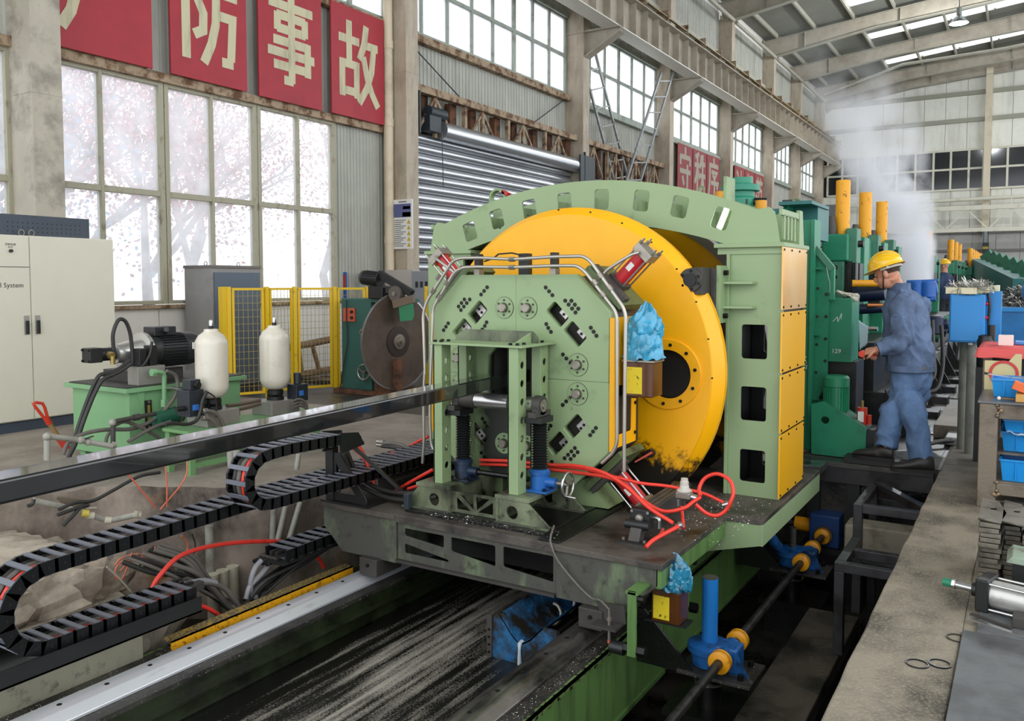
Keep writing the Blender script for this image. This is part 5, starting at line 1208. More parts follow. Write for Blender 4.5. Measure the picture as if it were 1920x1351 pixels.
hose_thing('air_hose', PD([(1313, 930, 4.78), (1311, 915, 4.82), (1322, 896, 4.85), (1345, 888, 4.85), (1368, 900, 4.83), (1375, 922, 4.8), (1370, 940, 4.78), (1362, 955, 4.78), (1345, 966, 4.76), (1325, 962, 4.74), (1304, 945, 4.72)]), .0115, m_redhose, 'looped red air hose beside the portal column', group=gr_)
hose_thing('air_hose', PD([(1278, 950, 4.72), (1280, 970, 4.66), (1282, 990, 4.58)]), .010, m_redhose, 'short vertical red hose below the regulator', group=gr_)
hose_thing('air_hose', PD([(1275, 985, 4.52), (1250, 998, 4.45), (1225, 1012, 4.38), (1211, 1025, 4.33)]), .0125, m_redhose, 'thick cut red hose end pointing at the deck corner', group=gr_)
hose_thing('air_hose', PD([(1243, 992, 4.52), (1238, 1002, 4.46), (1228, 1012, 4.42)]), .010, m_redhose2, 'dusty red hose stub from the cylinder elbow', group=gr_)
for px, py, y, lb in ((1274, 985, 4.52, 'silver tee fitting at the end of the cut red hose'), (1362, 945, 4.84, 'silver coupling on the looped red hose')):
    t = thing('hose_fitting', lb, 'fitting', tuple(at(px, py, y=y))); c = at(px, py, y=y)
    MB().cyl(c + Vector((-.02, 0, -.008)), c + Vector((.02, 0, .008)), .015, n=12).build('collar', m_steel, t); MB().cyl(c + Vector((0, 0, -.02)), c + Vector((0, 0, .02)), .012, n=10).build('branch', m_fit, t)
# regulator valve
rv = thing('air_regulator', 'silver air pressure regulator with knob standing on the deck', 'regulator', tuple(at(1283, 990, y=4.85)))
rc = at(1283, 925, y=4.85)
MB().box(rc.x - .05, rc.x + .05, 4.82, 4.88, rc.z - .03, rc.z + .012).build('body', m_fit, rv, bevel=.008)
MB().lathe([(.045, .012), (.048, .02), (.03, .035), (.028, .05), (.026, .052), (.026, .075), (.022, .078), (.021, .095), (.0, .096)], (rc.x, 4.85, rc.z), n=20).build('knob', mat('regulator_grey', 'c2bfb4', .5), rv)
MB().cyl((rc.x - .03, 4.83, rc.z - .03), (rc.x - .03, 4.83, rc.z - .075), .016, n=12).build('elbow', m_steel, rv); MB().cyl((rc.x + .05, 4.84, rc.z - .01), (rc.x + .085, 4.84, rc.z - .015), .02, n=12).build('elbow', m_steel, rv)
MB().cyl((rc.x, 4.85, 0), (rc.x, 4.85, rc.z - .03), .012, n=10).build('stem', m_darkgrey, rv)
# pneumatic cylinder lying on the deck
pc_ = thing('pneumatic_cylinder', 'ribbed dark pneumatic cylinder on a clevis stand near the deck corner', 'cylinder', (-1.9, 4.55, 0))
A, B = Vector((-1.905, 4.56, .115)), Vector((-1.93, 5.25, .115))
MB().bar(A, B, .115, .105).build('barrel', m_darkgrey, pc_, bevel=.008)
for k in (-.035, 0, .035): MB().bar(A + Vector((k, 0, .055)), B + Vector((k, 0, .055)), .02, .008).build('barrel_rib', m_deckblk, pc_)
MB().bar(A + Vector((0, -.045, 0)), A + Vector((0, .02, 0)), .125, .12).build('end_cap', m_blackpt, pc_, bevel=.008)
bolt_row([(A.x + a, A.y - .045, A.z + b) for a in (-.05, .05) for b in (-.045, .045)], .009, .004, (0, -1, 0), m_fit, pc_)
MB().cyl((A.x - .075, A.y - .075, .09), (A.x + .075, A.y - .075, .09), .027, n=18).build('clevis_pin', m_blackpt, pc_)
MB().lathe([(.025, 0), (.02, .015), (0, .02)], (A.x, A.y - .05, .125), (0, -1, 0), 16).build('rod_nose', m_fit, pc_)
MB().prism([(A.y - .14, .006), (A.y - .06, .006), (A.y - .055, .1), (A.y - .085, .1)], 'x', A.x - .035, A.x + .035).build('clevis_stand', m_darkgrey, pc_, bevel=.003)
MB().box(A.x - .085, A.x + .085, A.y - .16, A.y - .03, 0, .01).build('foot', m_blackpt, pc_)
bolt_row([(A.x - .065, A.y - .13, .01), (A.x + .065, A.y - .13, .01)], .01, .012, (0, 0, 1), m_fit, pc_)
MB().tube(fillet([(A.x + .055, A.y + .02, .12), (A.x + .095, A.y + .02, .12), (A.x + .095, A.y + .02, .06)], .02), .013, 10).build('elbow', m_steel, pc_, smooth=60)
MB().bar(B + Vector((0, -.02, 0)), B + Vector((0, .05, 0)), .125, .12).build('end_cap', m_blackpt, pc_, bevel=.008)
# metal chips on the deck
rc_ = random.Random(5)
def chips(n, f, m, name, label, s0=.004, s1=.011):
    mb = MB()
    for _ in range(n):
        c = f(); s = rc_.uniform(s0, s1); a = rc_.uniform(0, 6.28)
        M = Matrix.Rotation(a, 3, 'Z') @ Matrix.Rotation(rc_.uniform(-.6, .6), 3, 'X')
        v = [M @ Vector(p) for p in ((-s, -s * .3, 0), (s, -s * .3, 0), (s * .6, s * .4, s * .5), (-s * .6, s * .3, s * .2))]
        mb.add([Vector(c) + Vector((0, 0, s * .3)) + p for p in v], [(0, 1, 2, 3)])
    o = top(mb, name, m, label, 'chips', kind='stuff', smooth=0); return o
m_chip = mat('bright_chip', 'c9c6bd', .3, metal=.6)
chips(900, lambda: (rc_.uniform(-1.85, -1.42) if rc_.random() < .6 else rc_.uniform(-2.4, -1.7), rc_.uniform(5.0, 5.8) if rc_.random() < .6 else rc_.uniform(4.6, 5.6), .001), m_chip, 'metal_chips', 'scattered metal chips on the deck around the portal column foot', .002, .006)
chips(260, lambda: (rc_.uniform(-3.3, -2.3), rc_.uniform(4.18, 4.34), .018), m_chip, 'metal_chips', 'bright wet metal chips along the front edge of the carriage', .002, .007)
chips(700, lambda: (rc_.uniform(-2.0, -1.93), rc_.uniform(1.5, 4.1), -.499), m_chip, 'metal_chips', 'metal chips on the right bed beam top', .0015, .004)
chips(500, lambda: (rc_.uniform(-3.98, -3.84), rc_.uniform(1.4, 4.0), -.499), m_chip, 'metal_chips', 'metal chips beside the bright left rail', .0015, .005)
# ------------------------------------------------------------------ left pit clutter
hose_thing('air_hose', P3([(283, 1108), (300, 1078), (345, 1038), (430, 1018), (530, 1015), (575, 1028), (600, 1050), (607, 1064)], x=-4.3), .014, m_redhose, 'thick bright red hose arching over the pit cables', group='hoses in the left pit')
hose_thing('air_hose', P3([(320, 1130), (350, 1130), (385, 1138), (410, 1152)], x=-4.15), .013, m_redhose, 'bright red hose dipping behind the yellow guard', group='hoses in the left pit')
gl = 'grey cables in the left pit'
rp = random.Random(3)
for i in range(14):
    s = i / 13
    x = -4.35 - .55 * rp.random(); px0, py0 = 250 + 70 * s, 1062 - 28 * s + rp.uniform(-6, 6)
    pts = [at(px0 - 20, py0 - 10, x=x - .15), at(px0 + 40, py0 + 12, x=x - .05), at(360 + 30 * s, 1085 + rp.uniform(-14, 18), x=x), at(430 + 10 * s, 1135 + rp.uniform(-6, 12), x=x + .02), at(470 + 14 * s, 1152 - 6 * s, x=-4.1)]
    hose_thing('cable', pts, rp.choice((.011, .014, .016)), rp.choice((m_ghose, m_ghose, m_hose)), 'grey cable in the bundle crossing the left pit floor', 'cable', gl)
for i in range(12):
    s = i / 11; x = -4.12 - .25 * rp.random()
    pts = [at(565 + 50 * s, 1038 - 8 * s + rp.uniform(-4, 4), x=x), at(540 + 30 * s, 1055 + rp.uniform(-8, 8), x=x), at(500 + 20 * s + rp.uniform(-14, 14), 1085 + rp.uniform(-10, 10), x=x), at(455 + 30 * s, 1118 + rp.uniform(-6, 8), x=x - .03)]
    hose_thing('cable', pts, rp.choice((.010, .013)), m_hose, 'black cable fanning out from the chain under the carriage', 'cable', 'black cables from the hidden chain')
for pts, lb in (([(490, 1050), (478, 1065), (470, 1090), (472, 1112), (480, 1120)], 'pale grey hose bending down from the right manifold'), ([(505, 1058), (488, 1078), (468, 1100), (462, 1122)], 'second pale hose bending down beside it'), ([(352, 1100), (390, 1092), (420, 1102), (440, 1125), (450, 1140)], 'thick grey hose bowing over from the left manifold'), ([(345, 1095), (380, 1088), (405, 1092)], 'short grey hose on top of the left manifold')):
    hose_thing('hydraulic_hose', P3(pts, x=-4.2), .017, m_ghose if 'thick' in lb else mat('pale_hose', '8f8f93', .4), lb, group='hoses in the left pit')
def manifold(px, py, lb):
    c = at(px, py, x=-4.22); t = thing('cable_manifold', lb, 'manifold', tuple(c - Vector((0, 0, .05))))
    MB().cbox(c, .16, .22, .05).build('block', m_darkgrey, t, bevel=.006)
    for k in range(4): MB().cyl(c + Vector((-.06 + k * .04, -.11, .0)), c + Vector((-.06 + k * .04, -.17, -.005)), .014, n=8).build('gland', m_blackpt, t)
    for k in range(3): MB().cbox(c + Vector((-.05 + k * .05, .02, .03)), .03, .05, .02).build('clamp', m_blackpt, t)
manifold(338, 1102, 'dark cable clamp manifold left of the bowing hose'); manifold(525, 1040, 'dark cable clamp manifold in front of the hidden chain')
gw = 'thin coloured wires in the left pit'
wires = [([(240, 888), (270, 925), (292, 952)], -4.7, 'd', 'thin orange wire hanging from the tube on the left'), ([(310, 872), (313, 910), (313, 950)], -4.7, 'd', 'thin orange wire hanging vertically below the tube'), ([(352, 862), (345, 900), (300, 955)], -4.7, 'd', 'thin orange wire slanting below the tube on the right'),
         ([(215, 1060), (230, 1045), (270, 1038), (330, 1042), (355, 1050), (340, 1062), (300, 1058), (250, 1050), (225, 1070)], -4.75, 'd', 'coil of orange wire on the grey cables'), ([(248, 1035), (240, 1060), (228, 1085), (215, 1078), (225, 1055), (260, 1045), (300, 1045)], -4.7, 'd', 'loop of orange wire at the left end of the coil'), ([(340, 1004), (352, 1020), (345, 1045), (320, 1075), (300, 1085)], -4.75, 'd', 'orange wire dropping behind the thick red hose'),
         ([(262, 1065), (280, 1050), (320, 1044), (350, 1052), (325, 1070), (290, 1078)], -4.72, 'g', 'thin green wire among the orange coils'), ([(200, 1062), (225, 1085), (245, 1108)], -4.5, 'w', 'pale wire running down to the tray'), ([(290, 1025), (300, 1040), (312, 1060), (305, 1080)], -4.72, 'd', 'orange wire beside the coil knot')]
wm = {'d': mat('orange_wire', 'c4684c', .5), 'g': mat('green_wire', '5d8a58', .5), 'w': mat('pale_wire', 'a8a294', .5)}
for pts, x, c, lb in wires: hose_thing('wire', P3(pts, x=x), .0055, wm[c], lb, 'wire', gw, n=6)
hose_thing('black_wire', P3([(360, 1000), (366, 1020), (362, 1040), (350, 1055)], x=-4.9), .005, m_hose, 'thin black wire hanging in front of the pit wall', 'wire')
# conduits in front of the pit wall
m_pvc = mat('grey_pvc', '9b9a90', .5, dirt='6a675c', dscale=5, dlo=.5, dhi=.75); m_pvcw = mat('cream_pvc', 'c2bda8', .55, dirt='8d8670', dscale=6, dlo=.5, dhi=.7)
def conduit(p0, p1, r, lb, m=m_pvc):
    top(MB().cyl(p0, p1, r, n=14), 'conduit_pipe', m, lb, 'pipe', 'conduits in the left pit', smooth=60)
for (a, b, x, r, lb) in (((392, 985), (395, 1085), -4.95, .03, 'grey conduit standing left behind the red arc hose'), ((432, 845), (447, 1105), -4.92, .026, 'tall grey conduit, left of the close pair'), ((443, 845), (462, 1105), -4.88, .026, 'tall grey conduit, right of the close pair'),
                         ((513, 940), (510, 1020), -4.75, .022, 'short rusty conduit below the chain loop'), ((535, 948), (520, 1015), -4.72, .022, 'slanted conduit below the chain loop'), ((563, 940), (540, 1018), -4.68, .022, 'slanted conduit nearest the carriage'), ((560, 850), (556, 880), -4.70, .02, 'grey conduit seen through the chain loop')):
    conduit(at(*a, x=x), at(*b, x=x), r, lb)
for px, lb in ((400, 'leftmost cream pipe stub with cap on the pit floor'), (417, 'middle cream pipe stub on the pit floor'), (436, 'wrapped pipe stub, third of the row')):
    c = at(px, 1075 - (px - 400) * .4, x=-4.85); conduit(Vector((c.x, c.y, -.98)), c, .045, lb, m_pvcw)
# pipework in the dark recess under the tube
rp_ = P3([(62, 938), (120, 950), (165, 964), (205, 976)], x=-5.3)
t = thing('water_pipe', 'bent grey water pipe with valve in the recess under the tube', 'pipe', tuple(rp_[1]))
MB().tube(fillet(rp_ + [at(262, 963, x=-5.0)], .05), .019, 12).build('pipe', m_pvc, t, smooth=60)
for px, py, m in ((160, 962, mat('yellow_tape', 'c9b44c', .5)), (170, 966, m_pvcw), (202, 975, m_pvcw), (258, 964, m_pvcw)):
    c = at(px, py, x=-5.28 if px < 210 else -5.02); d = Vector((.01, .018, -.004)); MB().cyl(c - d, c + d, .024, n=14).build('pipe_socket', m, t)
MB().bar(at(163, 952, x=-5.27), at(180, 951, x=-5.27), .02, .006).build('valve_lever', m_pvcw, t)
for i, pts in enumerate(([(110, 955), (140, 942), (175, 938), (210, 920), (260, 893), (300, 885)], [(108, 965), (150, 950), (165, 948)], [(118, 985), (135, 968), (150, 952), (165, 945)], [(64, 935), (60, 945), (52, 948)])):
    hose_thing('cable', P3(pts, x=-5.15), .012, m_hose, ['black cable climbing the pit wall to the tank', 'short black cable over the water pipe', 'black cable looped under the water pipe', 'cable end tied round the water pipe'][i], 'cable', 'cables in the pit recess')
for k in range(4): hose_thing('cable', P3([(105 + 3 * k, 932 + 2 * k), (130, 934 + 3 * k), (158, 938 + 2 * k), (166, 946 + k), (150, 950), (125, 944)], x=-5.35), .009, mat('brown_cable', '6b6152', .6), 'brown corrugated cable coiled in the recess under the tube', 'cable', 'coiled cables in the recess')
# ------------------------------------------------------------------ cream control cabinet
m_cream = mat('cream_enamel', 'd2cebb', .38, var=.03)
m_slate = mat('slate_blue_metal', '3c4550', .5, var=.15)
cc = thing('control_cabinet', 'tall cream control cabinet with two doors and black lever handles', 'cabinet', (-8.9, 4.3, 0))
MB().box(-9.25, -8.61, 2.6, 5.58, .11, 1.975).build('body', m_cream, cc, bevel=.005)
MB().box(-9.23, -8.64, 2.62, 5.56, 0, .11).build('plinth', m_slate, cc)
dl = MB().box(-8.612, -8.595, 2.7, 4.655, .12, 1.965).build('door', m_cream, cc, bevel=.003)
drr = MB().box(-8.612, -8.595, 4.665, 5.57, .12, 1.965).build('door', m_cream, cc, bevel=.003)
for y, d in ((4.61, dl), (4.72, drr)):
    MB().box(-8.595, -8.588, y - .025, y + .025, .98, 1.17).build('escutcheon', mat('handle_zinc', 'a8a79f', .4, metal=.6), d)
    MB().box(-8.588, -8.565, y - .014, y + .014, .985, 1.12).build('lever_handle', m_blackpt, d, bevel=.004)
MB().box(-8.596, -8.592, 2.7, 4.655, 1.655, 1.661).build('seam', m_darkgrey, cc)
def text(body, loc, size, m, parent, rot='x', bold=0, name='lettering'):
    cu = bpy.data.curves.new('t', 'FONT'); cu.body = body; cu.size = size; cu.offset = bold; cu.extrude = .0006; cu.resolution_u = 2
    tmp = bpy.data.objects.new('tmp', cu); me = bpy.data.meshes.new_from_object(tmp); bpy.data.objects.remove(tmp)
    o0 = wloc(parent)
    for v in me.vertices:
        a, b, c = v.co; p = (loc[0] + c, loc[1] + a, loc[2] + b) if rot == 'x' else (loc[0] + a, loc[1] - c, loc[2] + b)
        v.co = (p[0] - o0.x, p[1] - o0.y, p[2] - o0.z)
    me.materials.clear(); me.materials.append(m); me.name = name
    o = link(bpy.data.objects.new(name, me), parent)
    if len(body) < 9: o['kind'] = 'stuff'
    return o
p_ = at(-38, 539, x=-8.594)
text('Control System', (-8.594, p_.y - .02, p_.z), .068, m_blackpt, dl)
for px in (20, -22):
    k = at(px, 470, x=-8.59)
    MB().cyl((-8.597, k.y, k.z), (-8.57, k.y, k.z), .016, n=16).build('selector_knob', m_blackpt, dl)
    text('控制电源', (-8.594, k.y - .05, k.z + .055), .026, m_darkgrey, dl); text('合/分', (-8.594, k.y - .025, k.z + .03), .022, m_darkgrey, dl)
for py_ in (3.2, 4.62, 4.72, 5.5):
    MB().tube([Vector((-8.66, py_ + .028 * math.cos(a), 2.005 + .03 * math.sin(a))) for a in [2 * math.pi * k / 16 for k in range(17)]], .006, 6).build('lifting_eye', m_fit, cc, smooth=60)
def perf_box(y0, y1, z1, label):
    t = thing('vent_box', label, 'box', (-8.9, y0, 1.975), 'perforated boxes on the cream cabinet')
    MB().box(-9.1, -8.72, y0, y1, 1.976, z1).build('case', m_slate, t, bevel=.004)
    mb = MB(); ny = int((y1 - y0 - .1) / .05)
    for i in range(ny):
        for j in range(3): mb.cyl((-8.721, y0 + .07 + i * .05, 2.02 + j * .045), (-8.7195, y0 + .07 + i * .05, 2.02 + j * .045), .007, n=6)
    o = mb.build('vent_holes', m_hole, t, smooth=0); o['kind'] = 'stuff'
    mb = MB()
    for i in range(5):
        for j in range(3): mb.cyl((-9.0 + i * .06, y0 - .0005, 2.02 + j * .045), (-9.0 + i * .06, y0 + .001, 2.02 + j * .045), .007, n=6)
    o = mb.build('vent_holes', m_hole, t, smooth=0); o['kind'] = 'stuff'
perf_box(4.45, 5.38, 2.19, 'slate blue perforated box on the cream cabinet, fully in view')
perf_box(3.0, 4.28, 2.16, 'slate blue perforated box cut by the left picture edge')
# ------------------------------------------------------------------ grey cabinet behind the fence
gcab = thing('grey_cabinet', 'grey switch cabinet with slate blue door behind the yellow fence', 'cabinet', (-9.45, 7.8, 0))
MB().box(-9.78, -9.22, 7.37, 8.19, .1, 1.70).build('body', mat('cabinet_grey', '8d8b88', .5, dirt='6d6a67', dscale=2, dlo=.55, dhi=.8, var=.08), gcab, bevel=.004)
MB().box(-9.225, -9.2, 7.40, 8.17, .14, 1.64).build('door', mat('door_slate', '56626f', .45, var=.06), gcab, bevel=.004)
MB().box(-9.79, -9.2, 7.36, 8.2, 1.70, 1.735).build('roof_cap', mat('cap_brown', '6d6560', .5), gcab); MB().box(-9.76, -9.24, 7.38, 8.18, 0, .1).build('plinth', m_darkgrey, gcab)
for y in (7.5, 8.05): MB().tube([Vector((-9.5, y + .025 * math.cos(a), 1.76 + .028 * math.sin(a))) for a in [2 * math.pi * k / 14 for k in range(15)]], .006, 6).build('lifting_eye', m_fit, gcab, smooth=60)
# ------------------------------------------------------------------ yellow mesh fence
m_fence = mat('fence_yellow', 'e0b81a', .45, dirt='8a6d18', dscale=7, dlo=.6, dhi=.75)
m_wire = mat('fence_wire', 'a5924c', .5)
def fpanel(a, b, label, endpost=False, z1=1.42, z0=.08, mid=True):
    a = Vector((a[0], a[1], 0)); b = Vector((b[0], b[1], 0)); d = (b - a).normalized(); Lg = (b - a).length
    t = thing('mesh_fence_panel', label, 'fence', tuple(a), 'yellow mesh fence panels')
    MB().bar(a, a + Vector((0, 0, z1 + .03)), .05, .05, up=d).build('post', m_fence, t, bevel=.003)
    if endpost: MB().bar(b, b + Vector((0, 0, z1 + .03)), .05, .05, up=d).build('post', m_fence, t, bevel=.003)
    a2, b2 = a + d * .04, b - d * .04
    for z in (z0, z1): MB().bar(a2 + Vector((0, 0, z)), b2 + Vector((0, 0, z)), .03, .03).build('rail', m_fence, t)
    for p in (a2 + d * .015, b2 - d * .015): MB().bar(p + Vector((0, 0, z0)), p + Vector((0, 0, z1)), .03, .03, up=d).build('stile', m_fence, t)
    mb = MB(); n = int(Lg / .055)
    for i in range(1, n): 
        p = a.lerp(b, i / n); mb.bar(p + Vector((0, 0, z0)), p + Vector((0, 0, z1)), .0045, .0045, up=d)
    k = int((z1 - z0) / .085)
    for j in range(1, k): z = z0 + (z1 - z0) * j / k; mb.bar(a2 + Vector((0, 0, z)), b2 + Vector((0, 0, z)), .0045, .0045)
    o = mb.build('wire_mesh', m_wire, t, smooth=0); o['kind'] = 'stuff'
    return t
F0, F1, F2, F3 = (-8.62, 7.14), (-8.44, 7.60), (-8.40, 8.05), (-8.16, 8.56)
t0 = fpanel(F0, F1, 'yellow mesh fence panel in front of the slate blue cabinet door')
MB().bar((-8.66, 7.10, 0), (-8.66, 7.10, 1.45), .09, .10).build('end_post', m_fence, t0, bevel=.004)
fpanel(F1, F2, 'yellow mesh fence panel below the two last window panes')
fpanel(F2, F3, 'yellow mesh fence panel before the wooden trestle')
fpanel(F3, (-7.95, 9.0), 'yellow mesh fence panel touching the green saw machine', True)
fpanel((-7.6, 9.9), (-6.4, 10.6), 'yellow mesh fence panel behind the big saw disc', True)
fpanel((-6.35, 10.6), (-5.6, 10.95), 'last yellow mesh fence panel behind the octagon head pipes', True)
# wooden trestle lying against the wall
wt = thing('wooden_trestle', 'old wooden trestle lying against the white wall behind the fence', 'trestle', (-9.4, 9.3, 0))
m_wood = mat('old_wood', '7f6650', .75, dirt='4d3b2c', dscale=5, dlo=.45, dhi=.7, stretch=(1, .3, 1), bump=.2)
W = lambda px, py: at(px, py, x=-9.45)
MB().cyl(W(540, 652), W(620, 636), .055, n=14).build('top_log', m_wood, wt); MB().cyl(W(560, 702), W(634, 690), .05, n=14).build('bottom_log', m_wood, wt)
MB().cyl(W(586, 648), W(598, 692), .035, n=12).build('leg', m_wood, wt); MB().cyl(W(560, 655), W(566, 700), .035, n=12).build('leg', m_wood, wt)
for i in range(7):
    v = (-9.3 + i * .05, 9.1 + i * .18)
    top(MB().box(v[0] - .15, v[0] + .6, v[1], v[1] + .12, 0.0, .05), 'floor_grating_bar', m_wood if i % 2 else m_darkgrey, 'grey floor plank in the row behind the fence', 'plank', 'planks on the floor behind the fence')
# ------------------------------------------------------------------ green hydraulic tank with pump motor
m_tank = mat('tank_green', '7fae7e', .42, var=.06, dirt='3f5a3c', dscale=3, dlo=.62, dhi=.85)
hp = thing('hydraulic_unit', 'green hydraulic tank with electric pump motor and hoses on top', 'power unit', (-6.65, 4.7, 0))
MB().box(-7.06, -6.26, 4.16, 5.3, .05, .60).build('tank', m_tank, hp, bevel=.004)
MB().box(-7.11, -6.22, 4.11, 5.35, .60, .635).build('tank_rim', m_tank, hp, bevel=.003); MB().box(-7.08, -6.25, 4.14, 5.32, .635, .645).build('lid', m_darkgrey, hp, bevel=.003)
for x in (-7.0, -6.34):
    for y in (4.2, 5.2): MB().box(x - .04, x + .04, y, y + .08, 0, .05).build('leg', m_tank, hp)
gx = at(268, 775, x=-6.25)
sg = MB().box(-6.258, -6.245, 4.30, 4.36, .28, .52).build('sight_glass', m_blackpt, hp, bevel=.003); MB().box(-6.246, -6.242, 4.317, 4.343, .32, .48).build('gauge_window', mat('oil_gauge', '8a7f3a', .3), sg)
for z in (.295, .505): MB().cyl((-6.245, 4.33, z), (-6.235, 4.33, z), .012, n=10).build('screw', m_fit, sg)
MB().prism([(4.22, .60), (4.30, .60), (4.28, .45)], 'x', -6.262, -6.245).build('rib', m_tank, hp)
MX, MZ = -6.55, .905
mt = MB().lathe([(.105, 4.52), (.14, 4.53), (.142, 4.60), (.132, 4.61), (.132, 4.86), (.15, 4.87), (.15, 4.96), (.13, 5.03), (.05, 5.045)], (MX, 0, MZ), (0, 1, 0), 36).build('motor', mat('motor_black', '2a2b2d', .4, var=.2), hp)
for k in range(34):
    a = 2 * math.pi * k / 34; MB().bar((MX + .14 * math.cos(a), 4.62, MZ + .14 * math.sin(a)), (MX + .14 * math.cos(a), 4.86, MZ + .14 * math.sin(a)), .02, .005, up=(-math.sin(a), 0, math.cos(a))).build('cooling_fin', MATS['motor_black'], mt)
MB().box(MX - .08, MX + .08, 4.56, 4.78, MZ + .13, MZ + .21).build('terminal_box', MATS['motor_black'], mt, bevel=.008)
MB().cyl((MX + .08, 4.66, MZ + .16), (MX + .16, 4.62, MZ + .19), .022, n=10).build('cable_gland', MATS['motor_black'], mt)
MB().box(MX + .148, MX + .1515, 4.89, 4.94, MZ, MZ + .06).build('rating_plate', m_white, mt)
MB().lathe([(.09, 4.22), (.09, 4.23), (.075, 4.235), (.11, 4.42), (.11, 4.47), (.165, 4.475), (.165, 4.51), (.11, 4.52)], (MX, 0, MZ), (0, 1, 0), 40).build('bell_housing', mat('cast_alu', 'c9c8c2', .3, metal=.8), hp)
MB().cyl((MX + .095, 4.36, MZ - .03), (MX + .125, 4.36, MZ - .035), .033, n=16).build('inspection_hole', m_hole, hp)
pm = MB().box(MX - .06, MX + .06, 3.98, 4.09, MZ - .06, MZ + .06); pm.cyl((MX, 4.09, MZ), (MX, 4.23, MZ), .055, n=18)
pm = pm.build('pump', m_blackpt, hp, bevel=.006); bolt_row([(MX + a, 3.98, MZ + b) for a in (-.045, .045) for b in (-.045, .045)], .01, .01, (0, -1, 0), m_bolt, pm)
MB().cyl((MX + .05, 4.15, MZ), (MX + .10, 4.15, MZ - .01), .03, n=6).build('brass_fitting', mat('brass', 'a58f55', .35, metal=.7), pm); MB().cyl((MX + .10, 4.15, MZ - .01), (MX + .10, 4.15, MZ - .08), .02, n=10).build('brass_fitting', MATS['brass'], pm)
MB().box(-6.42, -6.28, 4.26, 4.52, .645, .80).build('manifold', mat('zinc_block', 'a09d96', .45, metal=.4, var=.15), hp, bevel=.004)
for k in range(2): MB().box(-6.40, -6.31, 4.30 + k * .10, 4.37 + k * .10, .80, .95 + .02 * k).build('valve', m_blackpt, hp, bevel=.006)
MB().box(-6.95, -6.55, 4.38, 4.9, .645, .74).build('motor_mount', m_darkgrey, hp)
for y, z in ((5.05, .66), (5.2, .66)):
    MB().lathe([(.05, 0), (.055, .02), (.05, .03), (.055, .045), (.03, .06)], (-6.4, y, .645), n=18).build('filler_cap', m_steel if y < 5.1 else mat('red_cap', 'b33a33', .5), hp)
def hs(px, x, r, m): hose('hose', P3(px, x=x), r, m, hp)
hs([(213, 655), (212, 625), (222, 600), (235, 602), (244, 625), (248, 660), (249, 685), (255, 697)], -6.4, .016, m_hose)
hs([(243, 675), (225, 690), (205, 700), (185, 705), (168, 740), (150, 790), (138, 830), (130, 856)], -6.35, .017, m_hose)
hs([(245, 682), (228, 694), (210, 703), (192, 712), (176, 740), (158, 785), (143, 828), (128, 858)], -6.3, .017, m_hose)
hs([(258, 692), (272, 680), (282, 660), (285, 640)], -6.3, .012, m_hose)
hs([(312, 695), (330, 705), (332, 730), (320, 755), (290, 785), (250, 803), (200, 805), (160, 812), (130, 828), (118, 852)], -6.1, .016, m_ghose)
hs([(215, 797), (235, 790), (262, 800), (290, 815), (300, 822)], -6.05, .015, m_ghose)
hs([(320, 790), (290, 800), (262, 815), (240, 828)], -6.0, .015, m_ghose)
hs([(207, 808), (200, 820), (198, 836)], -6.2, .014, m_ghose)
gp = MB().tube(fillet([at(290, 697, x=-6.2), at(308, 698, x=-6.2), at(308, 755, x=-6.2)], .05), .02, 12).build('green_pipe', m_tank, hp, smooth=60)
MB().cyl(at(284, 698, x=-6.2), at(292, 698, x=-6.2), .034, n=6).build('pipe_nut', m_tank, gp); MB().cyl(at(308, 748, x=-6.2), at(308, 762, x=-6.2), .032, n=6).build('pipe_nut', m_tank, gp)
MB().tube([at(312, 727, x=-6.18), at(325, 727, x=-6.1), at(350, 733, x=-5.9)], .012, 8).build('branch_pipe', m_steel, gp, smooth=60)
tk = MB().cyl(at(292, 788, x=-6.1), at(338, 775, x=-6.1), .07, n=24).build('return_filter', mat('filter_green', '1f5a45', .4), hp); MB().cyl(at(330, 777, x=-6.095), at(333, 776, x=-6.095), .073, n=24).build('filter_band', m_steel, tk)
ip = MB().tube(fillet([at(292, 775, x=-6.0), at(212, 790, x=-6.0), at(212, 836, x=-6.0)], .04), .018, 12).build('iron_pipe', m_darkgrey, hp, smooth=60)
MB().cyl(at(250, 783, x=-6.0), at(262, 781, x=-6.0), .026, n=8).build('pipe_socket', m_darkgrey, ip); MB().sphere(at(211, 792, x=-6.0), .028).build('pipe_elbow', m_pvc, ip); MB().cyl(at(208, 833, x=-6.0), at(216, 833, x=-6.0), .03, n=10).build('pipe_tee', m_pvc, ip)
lp_ = thing('floor_pipe', 'grey pipe with elbow rising from the floor left of the green tank', 'pipe', tuple(at(88, 860, z=0)))
MB().tube(fillet([at(88, 862, x=-6.0), at(88, 817, x=-6.0), at(150, 825, x=-6.0), at(210, 836, x=-5.95)], .03), .021, 12).build('pipe', m_pvc, lp_, smooth=60)
for px, py in ((88, 818), (152, 825), (165, 828)): MB().sphere(at(px, py, x=-5.99), .029).build('pipe_joint', m_pvc, lp_)
MB().bar(at(160, 822, x=-5.97), at(175, 817, x=-5.97), .02, .005).build('valve_lever', m_blackpt, lp_)
